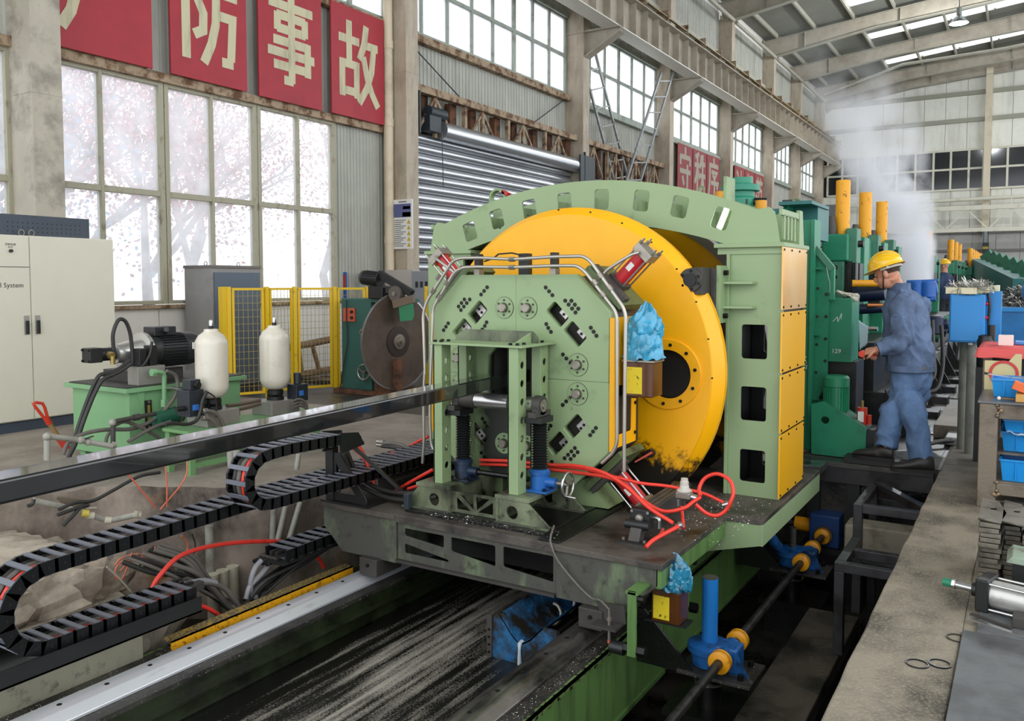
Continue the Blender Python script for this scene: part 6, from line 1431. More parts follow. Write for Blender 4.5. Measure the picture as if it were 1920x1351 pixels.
# ------------------------------------------------------------------ accumulators on the green stand
st = thing('accumulator_stand', 'low green steel stand carrying two accumulators', 'stand', (-5.65, 4.8, 0))
m_stand = mat('stand_green', '6f9b68', .45, dirt='3d5738', dscale=4, dlo=.55, dhi=.8)
MB().box(-5.82, -5.5, 4.15, 5.6, .325, .35).build('top_plate', m_stand, st, bevel=.003)
for x in (-5.79, -5.53):
    MB().box(x - .025, x + .025, 4.17, 5.58, .27, .325).build('rail', m_stand, st)
    for y in (4.19, 4.85, 5.55): MB().box(x - .025, x + .025, y - .025, y + .025, 0, .27).build('leg', m_stand, st)
    MB().box(x - .02, x + .02, 4.2, 5.55, .05, .09).build('brace', m_stand, st)
m_bottle = mat('bottle_cream', 'd6d0c0', .28, dirt='a79f8b', dscale=3, dlo=.55, dhi=.85, coat=.3)
def accumulator(y, label):
    t = thing('accumulator', label, 'accumulator', (-5.65, y, .35), 'cream accumulators')
    MB().box(-5.78, -5.53, y - .10, y + .22, .35, .47).build('base_block', MATS['zinc_block'], t, bevel=.004)
    c = (-5.65, y + .05, 0); z0 = .47
    MB().lathe([(.075, z0), (.075, z0 + .03), (.055, z0 + .035), (.07, z0 + .05), (.07, z0 + .085), (.05, z0 + .10)], c, n=24).build('valve_collar', m_blackpt, t)
    MB().lathe([(.055, .56), (.105, .59), (.128, .64), (.13, .66), (.13, 1.0), (.126, 1.03), (.10, 1.075), (.058, 1.105), (.056, 1.125), (.0, 1.13)], c, n=36).build('bottle', m_bottle, t, smooth=60)
    MB().cyl((c[0], c[1], 1.125), (c[0], c[1], 1.15), .02, n=14).build('neck', m_blackpt, t); MB().lathe([(.015, 1.15), (.018, 1.152), (.018, 1.19), (.012, 1.20), (0, 1.202)], c, n=14).build('valve_cap', m_steel, t)
    for k in range(5):
        a = 2 * math.pi * k / 5; MB().cyl((c[0] + .06 * math.cos(a), c[1] + .06 * math.sin(a), z0 + .03), (c[0] + .06 * math.cos(a), c[1] + .06 * math.sin(a), z0 + .06), .012, n=8).build('bolt', m_bolt, t)
    return t
a1_ = accumulator(4.45, 'cream hydraulic accumulator bottle nearest the green tank')
v = MB().box(-5.70, -5.55, 4.20, 4.34, .45, .66); v.box(-5.66, -5.56, 4.22, 4.32, .66, .74)
v = v.build('valve_block', mat('valve_dark', '2b3036', .45, var=.2), a1_, bevel=.006); MB().cyl((-5.6, 4.12, .52), (-5.6, 4.2, .52), .02, n=10).build('valve_knob', m_blackpt, v); MB().cyl((-5.58, 4.27, .70), (-5.52, 4.27, .70), .025, n=12).build('solenoid', m_blackpt, v); MB().box(-5.552, -5.548, 4.23, 4.29, .50, .545).build('blue_label', mat('label_blue', '3a78c9', .4), v)
hose('hose', P3([(388, 733), (380, 750), (376, 770), (368, 788), (350, 795), (325, 793), (310, 795)], x=-5.5), .014, m_hose, a1_)
hose('hose', P3([(390, 735), (403, 745), (406, 765), (405, 782)], x=-5.5), .006, m_hose, a1_)
hose('hose', P3([(384, 770), (400, 772), (412, 782), (420, 800), (424, 815)], x=-5.48), .016, m_ghose, a1_); hose('hose', P3([(384, 784), (396, 786), (408, 800)], x=-5.48), .016, m_ghose, a1_)
for py in (770, 784): MB().cyl(at(379, py, x=-5.5), at(389, py, x=-5.49), .022, n=6).build('hose_nut', m_fit, a1_)
a2_ = accumulator(5.12, 'cream hydraulic accumulator bottle in front of the mesh fence')
v = MB().box(-5.6, -5.48, 5.26, 5.40, .45, .60); v.cyl((-5.54, 5.33, .6), (-5.54, 5.33, .7), .035, n=12)
v = v.build('valve_block', MATS['valve_dark'], a2_, bevel=.006); MB().box(-5.482, -5.476, 5.29, 5.34, .50, .545).build('blue_label', MATS['label_blue'], v)
for k in range(3): hose('hose', P3([(548, 752 + 6 * k), (562, 748 + 6 * k), (574, 756 + 5 * k), (576, 775)], x=-5.45), .012, m_ghose, a2_)
for k in range(2): hose('hose', P3([(425, 760 + 9 * k), (455, 757 + 9 * k), (488, 750 + 7 * k)], x=-5.62), .014, mat('brown_hose', '5a4a3e', .5), a2_)
# shovel
sh = thing('shovel', 'red handled shovel leaning by the cream cabinet', 'shovel', tuple(at(122, 832, z=0)))
m_redpl = mat('red_plastic', 'cf3a26', .4)
g = lambda px, py: at(px, py, x=-7.4)
MB().tube([g(88, 790), g(66, 762), g(62, 756), g(68, 754), g(80, 756), g(84, 764), g(90, 786)], .014, 8).build('grip', m_redpl, sh, smooth=60)
MB().cyl(g(88, 786), g(112, 822), .02, n=12).build('shaft', mat('wood_shaft', '9a7a4a', .6), sh); MB().cyl(g(86, 782), g(93, 794), .026, n=12).build('ferrule', m_redpl, sh)
MB().prism([(0, 0), (.1, 0), (.08, .12), (.0, .12)], 'x', -7.41, -7.39); MB().bar(g(112, 822), g(126, 842), .14, .012).build('blade', m_redpl, sh)
# ------------------------------------------------------------------ saw sharpening machine
sm = thing('saw_grinder', 'dark green saw grinding machine holding a huge brown saw disc', 'machine', (-7.6, 8.7, 0))
m_dg = mat('grinder_green', '2e5a52', .45, dirt='1d3833', dscale=3, dlo=.5, dhi=.8, dirt2='6d6a58', d2scale=12, d2lo=.7, d2hi=.78)
MB().box(-7.98, -7.45, 8.5, 9.2, .06, 1.29).build('body', m_dg, sm, bevel=.01)
MB().box(-8.1, -6.7, 8.45, 9.2, 0, .06).build('base', m_rustdark, sm); MB().box(-7.4, -7.0, 8.5, 8.6, 0, .5).build('column', m_rustdark, sm)
MB().box(-7.46, -6.95, 8.5, 8.9, 1.24, 1.29).build('top_arm', m_dg, sm, bevel=.006)
MB().box(-7.93, -7.72, 8.48, 8.5, .98, 1.16).build('switch_plate', mat('switch_red', 'b8543a', .5), sm)
for z in (1.03, 1.11): MB().cyl((-7.77, 8.46, z), (-7.77, 8.48, z), .022, n=12).build('switch_knob', m_blackpt, sm)
MB().cyl((-7.55, 8.44, .84), (-7.55, 8.5, .84), .05, n=20).build('dial', m_steel, sm); MB().cyl((-7.55, 8.435, .84), (-7.55, 8.442, .84), .032, n=16).build('dial_face', m_blackpt, sm)
wv = Vector((-7.52, 8.42, .31))
w = MB().tube([wv + Vector((.1 * math.cos(t), 0, .1 * math.sin(t))) for t in [2 * math.pi * k / 28 for k in range(29)]], .012, 8).build('handwheel', m_steel, sm, smooth=60)
for t in (.5, 2.6, 4.7): MB().bar(wv, wv + Vector((.095 * math.cos(t), 0, .095 * math.sin(t))), .018, .012).build('spoke', m_fit, w)
MB().cyl(wv, wv + Vector((0, .09, 0)), .02, n=10).build('shaft', m_fit, w)
hose('power_cord', [(-7.85, 8.46, 1.27), (-7.86, 8.47, 1.0), (-7.85, 8.47, .7), (-7.92, 8.46, .35), (-7.97, 8.46, .08)], .008, m_hose, sm)
DX, DY, DZ = -7.08, 8.60, .725; ax = Vector((1, -.12, 0)).normalized()
m_sawd = mat('saw_brown', '65564a', .42, metal=.35, dirt='3f352d', dscale=2.5, dlo=.45, dhi=.75, var=.15)
sd = thing('saw_disc', 'huge brown circular saw disc mounted on the green grinding machine', 'saw blade', (DX, DY, DZ - .64))
MB().lathe([(.64, -.006), (.645, 0), (.64, .006), (.2, .008)], (DX, DY, DZ), ax, 96, caps=False).build('disc', m_sawd, sd, smooth=25); MB().lathe([(.64, -.006), (.0, -.006)], (DX, DY, DZ), ax, 96, caps=False).build('disc', m_sawd, sd)
MB().lathe([(.62, .0085), (.642, .0075)], (DX, DY, DZ), ax, 96, caps=False).build('ground_edge', m_steel, sd)
MB().lathe([(.2, .008), (.2, .02), (.12, .024), (.0, .024)], (DX, DY, DZ), ax, 48, caps=False).build('clamp_flange', mat('flange_brown', '3d332c', .4, metal=.3), sd)
MB().lathe([(.10, .024), (.10, .04), (.06, .045), (.055, .06), (.02, .065), (.02, .09), (.0, .09)], (DX, DY, DZ), ax, 32).build('hub_nut', mat('hub_grey', '7b7064', .4, metal=.5), sd)
gm = MB().cyl((-7.55, 8.5, 1.57), (-7.28, 8.5, 1.54), .095, n=24).build('grinder_motor', m_blackpt, sm); MB().lathe([(.095, 0), (.097, .02), (.08, .05), (.04, .055)], (-7.55, 8.5, 1.57), (-1, 0, .1), 24).build('fan_cover', mat('motor_brown', '4a423b', .5), gm)
for k in range(16):
    a = 2 * math.pi * k / 16; MB().bar((-7.53, 8.5 + .098 * math.cos(a), 1.57 + .098 * math.sin(a)), (-7.3, 8.5 + .098 * math.cos(a), 1.545 + .098 * math.sin(a)), .012, .004).build('cooling_fin', m_blackpt, gm)
MB().box(-7.45, -7.2, 8.44, 8.66, 1.29, 1.46).build('slide', m_blackpt, sm, bevel=.01); MB().box(-7.3, -7.05, 8.5, 8.62, 1.36, 1.44).build('slide', m_darkgrey, sm, bevel=.01)
MB().cyl((-6.98, 8.42, 1.36), (-6.98, 8.52, 1.36), .10, n=28).build('grinding_wheel', mat('wheel_grey', '5e544d', .6), sm); MB().cyl((-6.98, 8.40, 1.36), (-6.98, 8.42, 1.36), .03, n=14).build('wheel_nut', m_fit, sm)
MB().bar((-7.3, 8.5, 1.62), (-6.75, 8.5, 1.36), .08, .10).build('belt_guard', m_blackpt, sm, bevel=.01); MB().bar((-6.98, 8.40, 1.22), (-6.66, 8.42, 1.30), .04, .10).build('guard_plate', mat('brown_tag', '6a5a48', .6), sm)
gp2 = [at(*p, x=-6.9) for p in ((746, 560), (773, 556), (776, 590), (772, 600), (750, 602))]
mb = MB(); n = len(gp2); mb.add([v for v in gp2] + [v + Vector((.008, .0, 0)) for v in gp2], [tuple(range(n))[::-1], tuple(range(n, 2 * n))] + [(i, (i + 1) % n, n + (i + 1) % n, n + i) for i in range(n)]); mb.build('splash_flap', mat('flap_green', '1f8152', .45), sm)
# things by the wall behind the grinder
eb = thing('distribution_box', 'grey electrical distribution box on the wall behind the saw disc', 'box', (-8.9, 12.0, .9))
E0, E1 = at(723, 506, y=11.4), at(775, 640, y=11.4); MB().box(E0.x, E1.x, 11.4, 11.6, .2, E0.z).build('case', mat('box_beige', 'b4ada3', .5), eb, bevel=.006)
E2, E3 = at(772, 508, y=11.3), at(812, 560, y=11.3); b2 = MB().box(E2.x, E3.x, 11.3, 11.6, .2, E2.z).build('case', mat('box_grey', '84888a', .5), eb, bevel=.006)
for k in range(3):
    c = at(781 + 9 * k, 533, y=11.29); MB().box(c.x - .02, c.x + .02, 11.28, 11.3, c.z - .05, c.z + .05).build('breaker', m_blackpt, b2)
A_, B_ = at(642, 510, y=10.6), at(652, 560, y=10.6)
bs = thing('blue_sign_board', 'narrow blue board leaning against the grey wall panels', 'sign', (A_.x, 10.6, B_.z)); MB().box(A_.x, A_.x + .09, 10.6, 10.62, .05, A_.z).build('board', mat('board_blue', '2f66a8', .5), bs); MB().box(A_.x + .015, A_.x + .075, 10.594, 10.6, A_.z - .3, A_.z - .05).build('red_lettering', mat('board_red', 'b8423a', .5), bs); MB().box(A_.x - .01, A_.x + .1, 10.594, 10.6, .05, B_.z).build('lower_panel', mat('board_brown', 'a0684f', .6), bs)
mr_ = thing('mesh_rack', 'grey perforated metal sheet leaning behind the fence', 'rack', (-8.6, 10.8, 0))
for k in range(11):
    a = at(655 + 3 * k, 512, y=10.9); b = at(660 + 3 * k, 560, y=10.9); MB().bar((a.x, 10.9, a.z), (a.x + .05, 10.9, .05), .02, .008, up=(0, 1, 0)).build('strip', mat('strip_grey', 'a3a5a2', .5), mr_)
for z in (.3, .6, .9, 1.2, 1.5): MB().bar((at(653, 520, y=10.89).x, 10.89, z), (at(690, 520, y=10.89).x, 10.89, z), .02, .006).build('strip', MATS['strip_grey'], mr_)
# ------------------------------------------------------------------ drive shaft with screw jacks in the right pit
SX, SZ = -1.40, -.60
ds = thing('drive_shaft', 'long dark drive shaft with yellow couplings in the right pit', 'shaft', (SX, 5.5, SZ), kind=None)
MB().cyl((SX, 2.6, SZ), (SX, 7.15, SZ), .026, n=18).build('shaft', mat('shaft_steel', '3b3a38', .4, metal=.5, dirt='22211f', dscale=14, dlo=.45, dhi=.6), ds)
def coupling(y): 
    c = MB().lathe([(.055, -.03), (.062, -.025), (.062, .025), (.055, .03), (.03, .03)], (SX, y, SZ), (0, 1, 0), 24).build('coupling', m_orange, ds)
    MB().lathe([(.0625, -.002), (.0625, .002)], (SX, y, SZ), (0, 1, 0), 24, caps=False).build('coupling_gap', m_hole, ds)
def lift(y, label, tube_top, tilt, mb_):
    t = thing('lifting_jack', label, 'jack', (SX - .1, y, -1.2), 'blue lifting jacks of the right pit')
    MB().lathe([(.085, -.70), (.10, -.69), (.10, -.62), (.125, -.61), (.125, -.575), (.07, -.555)], (SX - .11, y, 0), n=32).build('gear_case', mb_, t)
    MB().box(SX - .07, SX + .075, y - .07, y + .07, -.70, -.55).build('worm_case', mb_, t, bevel=.02); MB().cyl((SX, y - .09, SZ), (SX, y + .09, SZ), .05, n=20).build('worm_case', mb_, t)
    MB().prism([(SX + .02, -.70), (SX + .13, -.70), (SX + .05, -.54), (SX + .02, -.54)], 'y', y - .06, y - .045).build('rib', mb_, t)
    MB().box(SX - .25, SX + .17, y - .16, y + .16, -.72, -.70).build('plate', m_chips, t, bevel=.003); bolt_row([(SX + .10, y - .10, -.70), (SX + .1, y + .1, -.7)], .016, .03, (0, 0, 1), m_bolt, t)
    if tilt: MB().cyl((SX - .21, y - .05, -.56), (SX - .31, y - .12, -.40), .042, n=24).build('cover_tube', mb_, t); MB().lathe([(.026, -.56 + .006 * k) if k % 2 else (.021, -.56 + .006 * k) for k in range(28)], (SX - .11, y, 0), n=16).build('screw', m_darkgrey, t, smooth=20)
    if not tilt: MB().cyl((SX - .11, y, -.56), (SX - .11, y, tube_top), .045, n=28).build('cover_tube', mat('clean_blue', '1f6fb8', .35), t); MB().cyl((SX - .11, y, tube_top), (SX - .11, y, tube_top + .004), .043, n=28).build('tube_cap', m_darkgrey, t)
    MB().cyl((SX - .11, y, -.95), (SX - .11, y, -.72), .07, n=20).build('lower_screw', m_black, t); MB().cyl((SX - .11, y, -.80), (SX - .11, y, -.79), .085, n=24).build('bright_ring', m_steel, t)
    MB().box(SX - .32, SX + .14, y - .2, y + .2, -.97, -.93).build('pedestal_top', m_black, t); MB().box(SX - .28, SX + .1, y - .16, y + .16, -1.2, -.97).build('pedestal', m_black, t)
    MB().prism([(SX - .5, -.72), (SX - .14, -.72), (SX - .46, -.40), (SX - .5, -.40)], 'y', y - .14, y - .12).build('wing_bracket', m_black, t)
lift(4.62, 'blue lifting jack with tall upright cover tube, nearest the camera', -.19, False, mat('jack_blue', '1b5796', .38, dirt='101c2c', dscale=7, dlo=.46, dhi=.66))
lift(6.62, 'blue lifting jack with tilted cover tube and bare screw', 0, True, MATS['jack_blue'])
for y in (4.47, 4.80, 6.42, 6.80, 7.18): coupling(y)
gb = thing('corner_gearbox', 'dark blue corner gearbox at the end of the drive shaft', 'gearbox', (SX + .03, 7.36, -.75))
MB().box(SX - .12, SX + .12, 7.24, 7.48, -.71, -.44).build('case', mat('navy_paint', '1c3f74', .4, var=.2), gb, bevel=.012); MB().cyl((SX, 7.2, SZ), (SX, 7.24, SZ), .075, n=24).build('flange', m_darkgrey, gb)
MB().cyl((SX - .26, 7.36, SZ + .03), (SX - .13, 7.36, SZ + .03), .06, n=24).build('coupling', m_orange, gb); MB().cyl((SX - .8, 7.36, SZ + .03), (SX - .26, 7.36, SZ + .03), .022, n=12).build('cross_shaft', m_darkgrey, gb)
MB().box(SX - .2, SX + .2, 7.22, 7.5, -.76, -.71).build('base_plate', m_blackpt, gb); MB().box(SX - .15, SX + .15, 7.25, 7.42, -1.2, -.76).build('pedestal', m_black, gb)
# square tube frames in the pit
m_sqt = mat('dark_square_tube', '39383a', .35, metal=.4, dirt='1b1a19', dscale=5, dlo=.45, dhi=.65)
def frame(label, bars, loc, group='dark square tube frames'):
    t = thing('tube_stand', label, 'frame', loc, group)
    for a, b in bars: MB().bar(a, b, .06, .06).build('tube', m_sqt, t, bevel=.004)
    return t
ya = 6.32
xa = at(1600, 1000, y=ya).x
za = at(1660, 958, y=ya).z
frame('tall dark square tube frame bridging to the concrete curb', [((xa + .03, ya, -.865), (xa + .03, ya, za + .03)), ((xa + .06, ya, za - .0), (-.56, ya, za)), ((xa + .06, ya, za - .36), (-.56, ya, za - .36)), ((xa + .03, ya + .03, za), (xa + .03, ya + .7, za)), ((xa + .06, ya + .7, za + .02), (-.57, ya + .15, za)), ((xa + .03, ya + .7, -1.2), (xa + .03, ya + .7, za - .03))], (xa, ya, -1.2))
yb_ = 5.55; xb_ = at(1575, 1060, y=yb_).x; zb_ = at(1600, 1065, y=yb_).z
frame('low dark square tube frame beside the water channel', [((xb_, yb_, -.865), (xb_, yb_, zb_ - .03)), ((xb_ - .03, yb_, zb_), (-.56, yb_, zb_)), ((xb_ - .0, yb_ + .03, zb_), (xb_, yb_ + .6, zb_)), ((xb_ + .03, yb_ + .33, zb_), (-.56, yb_ + .33, zb_))], (xb_, yb_, -1.2))
frame('dark square tube rail under the walkway', [((at(1610, 935, y=7.2).x, 7.2, at(1610, 935, y=7.2).z), (-.57, 7.2, at(1610, 935, y=7.2).z)), ((at(1612, 935, y=7.2).x, 7.2, -1.2), (at(1612, 935, y=7.2).x, 7.2, at(1610, 935, y=7.2).z - .03))], (-1, 7.2, -1.2))
c = at(1620, 1015, y=6.75); top(MB().box(c.x - .13, -.56, 6.66, 6.9, c.z - .12, c.z + .14), 'concrete_pier', mat('pale_pier', '8d8779', .85, dirt='5c564b', dscale=6, dlo=.5, dhi=.7, bump=.4), 'pale rough concrete pier behind the tall tube frame', 'pier', bevel=.02)
# ------------------------------------------------------------------ steel walkway the worker stands on
wk = thing('walkway', 'dark steel walkway the worker stands on', 'walkway', (-1.2, 7.7, -.1))
m_walk = mat('walkway_steel', '4c4a48', .4, metal=.3, dirt='252423', dscale=4, dlo=.42, dhi=.66, drough=.3)
for i, (y0, y1) in enumerate([(7.34, 7.52), (7.525, 7.75), (7.755, 8.0), (8.005, 8.3), (8.305, 8.6)]): MB().box(-1.95, -.60, y0, y1, -.045, -.003 + .002 * (i % 2)).build('plate', m_walk, wk, bevel=.003)
MB().box(-1.95, -.60, 7.335, 7.36, -.17, -.045).build('front_channel', m_sqt, wk); 
for x in (-1.52, -1.2): MB().box(x - .05, x + .05, 7.36, 7.46, -1.2, -.045).build('leg', m_blackpt, wk)
ff = MB().box(-1.05, -.72, 7.72, 8.15, 0.0, .008); top(ff, 'wet_foil', mat('wet_foil', '8f9295', .15, metal=.8, dirt='3a3a3c', dscale=14, dlo=.45, dhi=.6, stretch=(1, 3, 1), bump=.6, bscale=18), 'shiny wet metal sheet between the worker\'s boots', 'sheet')
top(MB().box(-1.28, -.86, 7.37, 7.58, .0, .05), 'rubber_mat', m_blackpt, 'thin dark mat under the worker\'s front boot', 'mat')
for k in range(2):
    q = at(1515, 845 + 45 * k, z=0); t = thing('step_plate', ['upper', 'lower'][k] + ' wet steel plate beside the portal column', 'plate', tuple(q), 'wet plates behind the column')
    MB().box(-1.95, -1.415 + .02 * k, 7.02 + .62 * (1 - k) , 7.3 + .62 * (1 - k), -.05, .012).build('plate', mat('wet_plate', '8b8e8e', .15, metal=.7, dirt='2f3030', dscale=7, dlo=.42, dhi=.62, stretch=(1, 2, 1), bump=.3, bscale=20), t, bevel=.003)
# ------------------------------------------------------------------ blue control box on posts
m_cyan = mat('cabinet_blue', '1c86cc', .35, var=.04)
bb = thing('blue_control_box', 'bright blue control box on two grey posts by the walkway', 'control box', (-.42, 8.3, 0))
MB().box(-.585, -.315, 8.2, 8.42, .985, 1.40).build('case', m_cyan, bb, bevel=.008); MB().box(-.575, -.345, 8.19, 8.2, 1.0, 1.39).build('door', m_cyan, bb, bevel=.004)
MB().box(-.585, -.54, 8.2, 8.42, .98, 1.05)
for z in (1.32, 1.20): MB().cyl((-.315, 8.30, z), (-.295, 8.30, z), .015, n=12).build('push_button', mat('red_button', 'cf2433', .35), bb)
for x, y in ((-.475, 8.5), (-.405, 8.32)): MB().cyl((x, y, 0), (x, y, 1.0), .042, n=20).build('post', mat('post_grey', '8c8c82', .55, dirt='5f5f56', dscale=4, dlo=.5, dhi=.75), bb)
MB().cyl((-.42, 8.25, .965), (-.42, 8.25, .985), .02, n=12).build('cable_gland', m_white, bb)
for k in range(2): hose('control_cable', [(-.30, 8.3 + .03 * k, 1.42), (-.285, 8.3 + .03 * k, 1.3), (-.29, 8.32, 1.15), (-.27, 8.33, .9 - .1 * k)], .012, m_hose, bb)
for i, (x0, x1, y0, z) in enumerate([(-.62, -.47, 8.2, 1.405), (-.50, -.38, 8.16, 1.403), (-.39, -.29, 8.24, 1.41), (-.33, -.22, 8.45, 1.425)]):
    tb_ = MB().box(x0, x1, y0, y0 + .16, z, z + .055); top(tb_, 'cream_tray', mat('tray_cream', 'd8d2b0', .5), ['cream plastic trunking piece at the left end on the blue control box', 'cream plastic trunking piece in front on the blue control box', 'cream plastic trunking piece on the right of the blue control box', 'cream plastic trunking piece behind the blue control box'][i], 'trunking', 'cream trunking on the blue box', bevel=.004)
MB().box(-.34, -.2, 8.4, 8.6, .9, 1.425).build('cable_riser', m_cyan, bb)
# black canister behind the red cloth
q = thing('black_canister', 'black canister with wire handle behind the red cloth', 'canister', (-.27, 8.0, .72))
MB().lathe([(.055, .0), (.06, .01), (.06, .22), (.05, .24), (.05, .26), (.02, .27)], (-.30, 8.0, .80), n=20).build('can', m_blackpt, q); MB().box(-.36, -.2, 7.94, 8.06, 0, .8).build('stand', m_blackpt, q); MB().cyl((-.255, 8.02, .8), (-.255, 8.02, 1.15), .03, n=14).build('pipe', m_blackpt, q)
MB().tube([Vector((-.30 + .06 * math.cos(a), 7.93, .98 + .08 * math.sin(a))) for a in [math.pi + math.pi * k / 12 for k in range(13)]], .005, 6).build('wire_handle', m_steel, q, smooth=60)
# blue container full of swarf
sw = thing('swarf_container', 'blue steel container heaped with metal swarf', 'container', (-.1, 12.6, 0))
MB().box(-.43, 1.6, 11.9, 14.0, .1, 1.19).build('body', mat('container_blue', '1572b4', .4, dirt='0f4f80', dscale=2, dlo=.5, dhi=.8), sw, bevel=.01); MB().box(-.45, 1.62, 11.88, 14.02, 1.15, 1.2).build('rim', m_cyan, sw)
for x in (-.4, 1.5): MB().box(x, x + .1, 12, 13.9, 0, .1).build('foot', m_blackpt, sw)
def swarf(n, cx_, cy_, cz_, rx, ry, rzz, m, lb, seed):
    r_ = random.Random(seed); mb = MB()
    for _ in range(n):
        a = r_.uniform(0, 6.28); rr = r_.random() ** .5; p = Vector((cx_ + rx * rr * math.cos(a), cy_ + ry * rr * math.sin(a), cz_ + rzz * (1 - rr ** 1.6) * r_.uniform(.2, 1) + r_.uniform(-.02, .03)))
        d = Vector((r_.uniform(-1, 1), r_.uniform(-1, 1), r_.uniform(-.6, .8))).normalized(); u = d.orthogonal().normalized(); s = r_.uniform(.03, .09); w = r_.uniform(.004, .012)
        b = u * s * .3; mb.add([p - d * s, p - d * s + u * w, p + b, p + b + u * w, p + d * s, p + d * s + u * w], [(0, 1, 3, 2), (2, 3, 5, 4)])
    return top(mb, 'metal_swarf', m, lb, 'swarf', kind='stuff', smooth=0)
m_sw1 = mat('swarf_dark', '3c3b39', .35, metal=.7); m_sw2 = mat('swarf_bright', 'b5b3ac', .3, metal=.8)
swarf(2600, .3, 12.9, 1.18, .78, .95, .42, m_sw1, 'heap of dark curled swarf in the blue container', 1); swarf(1300, .3, 12.9, 1.19, .78, .95, .44, m_sw2, 'bright curls of swarf on the heap in the blue container', 2)
swarf(260, -.43, 8.3, 1.45, .16, .12, .03, m_sw2, 'bright swarf lying on the cream trunking', 3)
top(MB().sphere((.02, 12.0, 1.40), .10, .1, .15, 20, 12), 'blue_hose_reel', mat('reel_blue', '3f84c0', .4), 'light blue oval object standing in the swarf heap', 'float')
# ------------------------------------------------------------------ work table with tools
wt_ = thing('work_table', 'rough welded steel work table with two shelves', 'table', (.3, 6.6, 0))
m_tst = mat('table_steel', '7d7264', .5, metal=.3, dirt='453d34', dscale=4, dlo=.45, dhi=.7, bump=.2); m_ttop = mat('table_top', '6d7072', .35, metal=.4, var=.15)
for x, y in ((-.205, 6.42), (1.0, 6.42), (-.205, 7.15), (1.0, 7.15)): MB().box(x - .055, x + .055, y - .05, y + .05, 0, .70).build('leg', m_tst, wt_, bevel=.008)
for z0, z1 in ((.60, .70), (.09, .17)):
    for y in (6.42, 7.15): MB().box(-.15, .95, y - .04, y + .04, z0, z1).build('rail', m_tst, wt_, bevel=.006)
    for x in (-.205, 1.0): MB().box(x - .04, x + .04, 6.47, 7.1, z0, z1).build('rail', m_tst, wt_, bevel=.006)
MB().box(-.27, 1.06, 6.36, 7.2, .70, .715).build('top', m_ttop, wt_, bevel=.003); MB().box(-.2, 1.0, 6.4, 7.15, .17, .18).build('shelf', m_tst, wt_)
r_ = random.Random(4)
for z in (.65, .13):
    for k in range(26):
        p = (-.15 + r_.uniform(-.01, .02), 6.37 + r_.uniform(-.006, .01), z + r_.uniform(-.05, .05)); 
        if k < 9: MB().sphere(p, r_.uniform(.008, .014), n=8, m=5).build('weld_bead', mat('weld_brown', '6f655c', .35, metal=.5) if k % 2 else mat('weld_ochre', '96805f', .5), wt_)
m_bin = mat('bin_blue', '1f8fd8', .3)
def bin_(x0, x1, y0, y1, z0, h, label):
    t = thing('plastic_bin', label, 'bin', ((x0 + x1) / 2, (y0 + y1) / 2, z0), 'blue plastic bins'); w = .006
    mb = MB(); s = .015
    MB().box(x0 + s, x1 - s, y0 + s, y1 - s, z0 + .001, z0 + .01).build('bottom', m_bin, t)
    for a in ([(x0 + s, y0 + s), (x1 - s, y0 + s), (x1, y0), (x0, y0)], [(x0 + s, y1 - s), (x1 - s, y1 - s), (x1, y1), (x0, y1)], [(x0 + s, y0 + s), (x0 + s, y1 - s), (x0, y1), (x0, y0)], [(x1 - s, y0 + s), (x1 - s, y1 - s), (x1, y1), (x1, y0)]):
        b0, b1, t1, t0 = a; c = Vector(((x0 + x1) / 2, (y0 + y1) / 2, 0)); v = [Vector((b0[0], b0[1], z0 + .002)), Vector((b1[0], b1[1], z0 + .002)), Vector((t1[0], t1[1], z0 + h)), Vector((t0[0], t0[1], z0 + h))]
        ins_ = [q + (Vector((c.x, c.y, q.z)) - q).normalized() * w for q in v]
        MB().add(v + ins_, [(0, 1, 2, 3), (7, 6, 5, 4), (0, 4, 5, 1), (1, 5, 6, 2), (2, 6, 7, 3), (3, 7, 4, 0)]).build('wall', m_bin, t)
    rm = MB(); 
    for a, b in (((x0, y0), (x1, y0)), ((x1, y0), (x1, y1)), ((x1, y1), (x0, y1)), ((x0, y1), (x0, y0))): MB().bar((a[0], a[1], z0 + h), (b[0], b[1], z0 + h), .014, .012).build('rim', m_bin, t)
    for k in range(1, 3): x = x0 + (x1 - x0) * k / 3; MB().box(x - .003, x + .003, y0 - .004, y0 + .012, z0 + .015, z0 + h).build('rib', m_bin, t)
bin_(-.13, .14, 6.42, 6.75, .182, .14, 'blue plastic bin on the lower shelf of the work table'); bin_(-.13, .14, 6.55, 6.95, .36, .13, 'blue plastic bin stacked above with a pale cloth'); bin_(-.20, .02, 6.62, 6.9, .717, .12, 'blue plastic bin with tools on the table top')
MB().box(-.16, 1.0, 6.5, 7.15, .345, .357).build('shelf', m_tst, wt_)
bin_(-.12, .25, 6.5, 6.9, .50, .08, 'dark blue edged bin with brown offcuts under the table top')
def cloth(pts, label, m, name, amp=.01, cat='cloth'):
    """pts: 2 rows of world points -> draped strip"""
    mb = MB(); n = 24; mm = 10; vs = []; fs = []
    for i in range(n + 1):
        for j in range(mm + 1):
            u, v = i / n, j / mm; p = (pts[0] * (1 - u) + pts[1] * u) * (1 - v) + (pts[3] * (1 - u) + pts[2] * u) * v
            vs.append(p + Vector((0, 0, amp * mnoise.noise(Vector((u * 6, v * 4, 3))) + amp * .5 * math.sin(u * 21 + 3 * v) * v)))
    for i in range(n):
        for j in range(mm): a = i * (mm + 1) + j; fs.append((a, a + mm + 1, a + mm + 2, a + 1))
    mb.add(vs, fs); o = top(mb, name, m, label, cat, smooth=50); sd_ = o.modifiers.new('thick', 'SOLIDIFY'); sd_.thickness = .006; return o
V = Vector
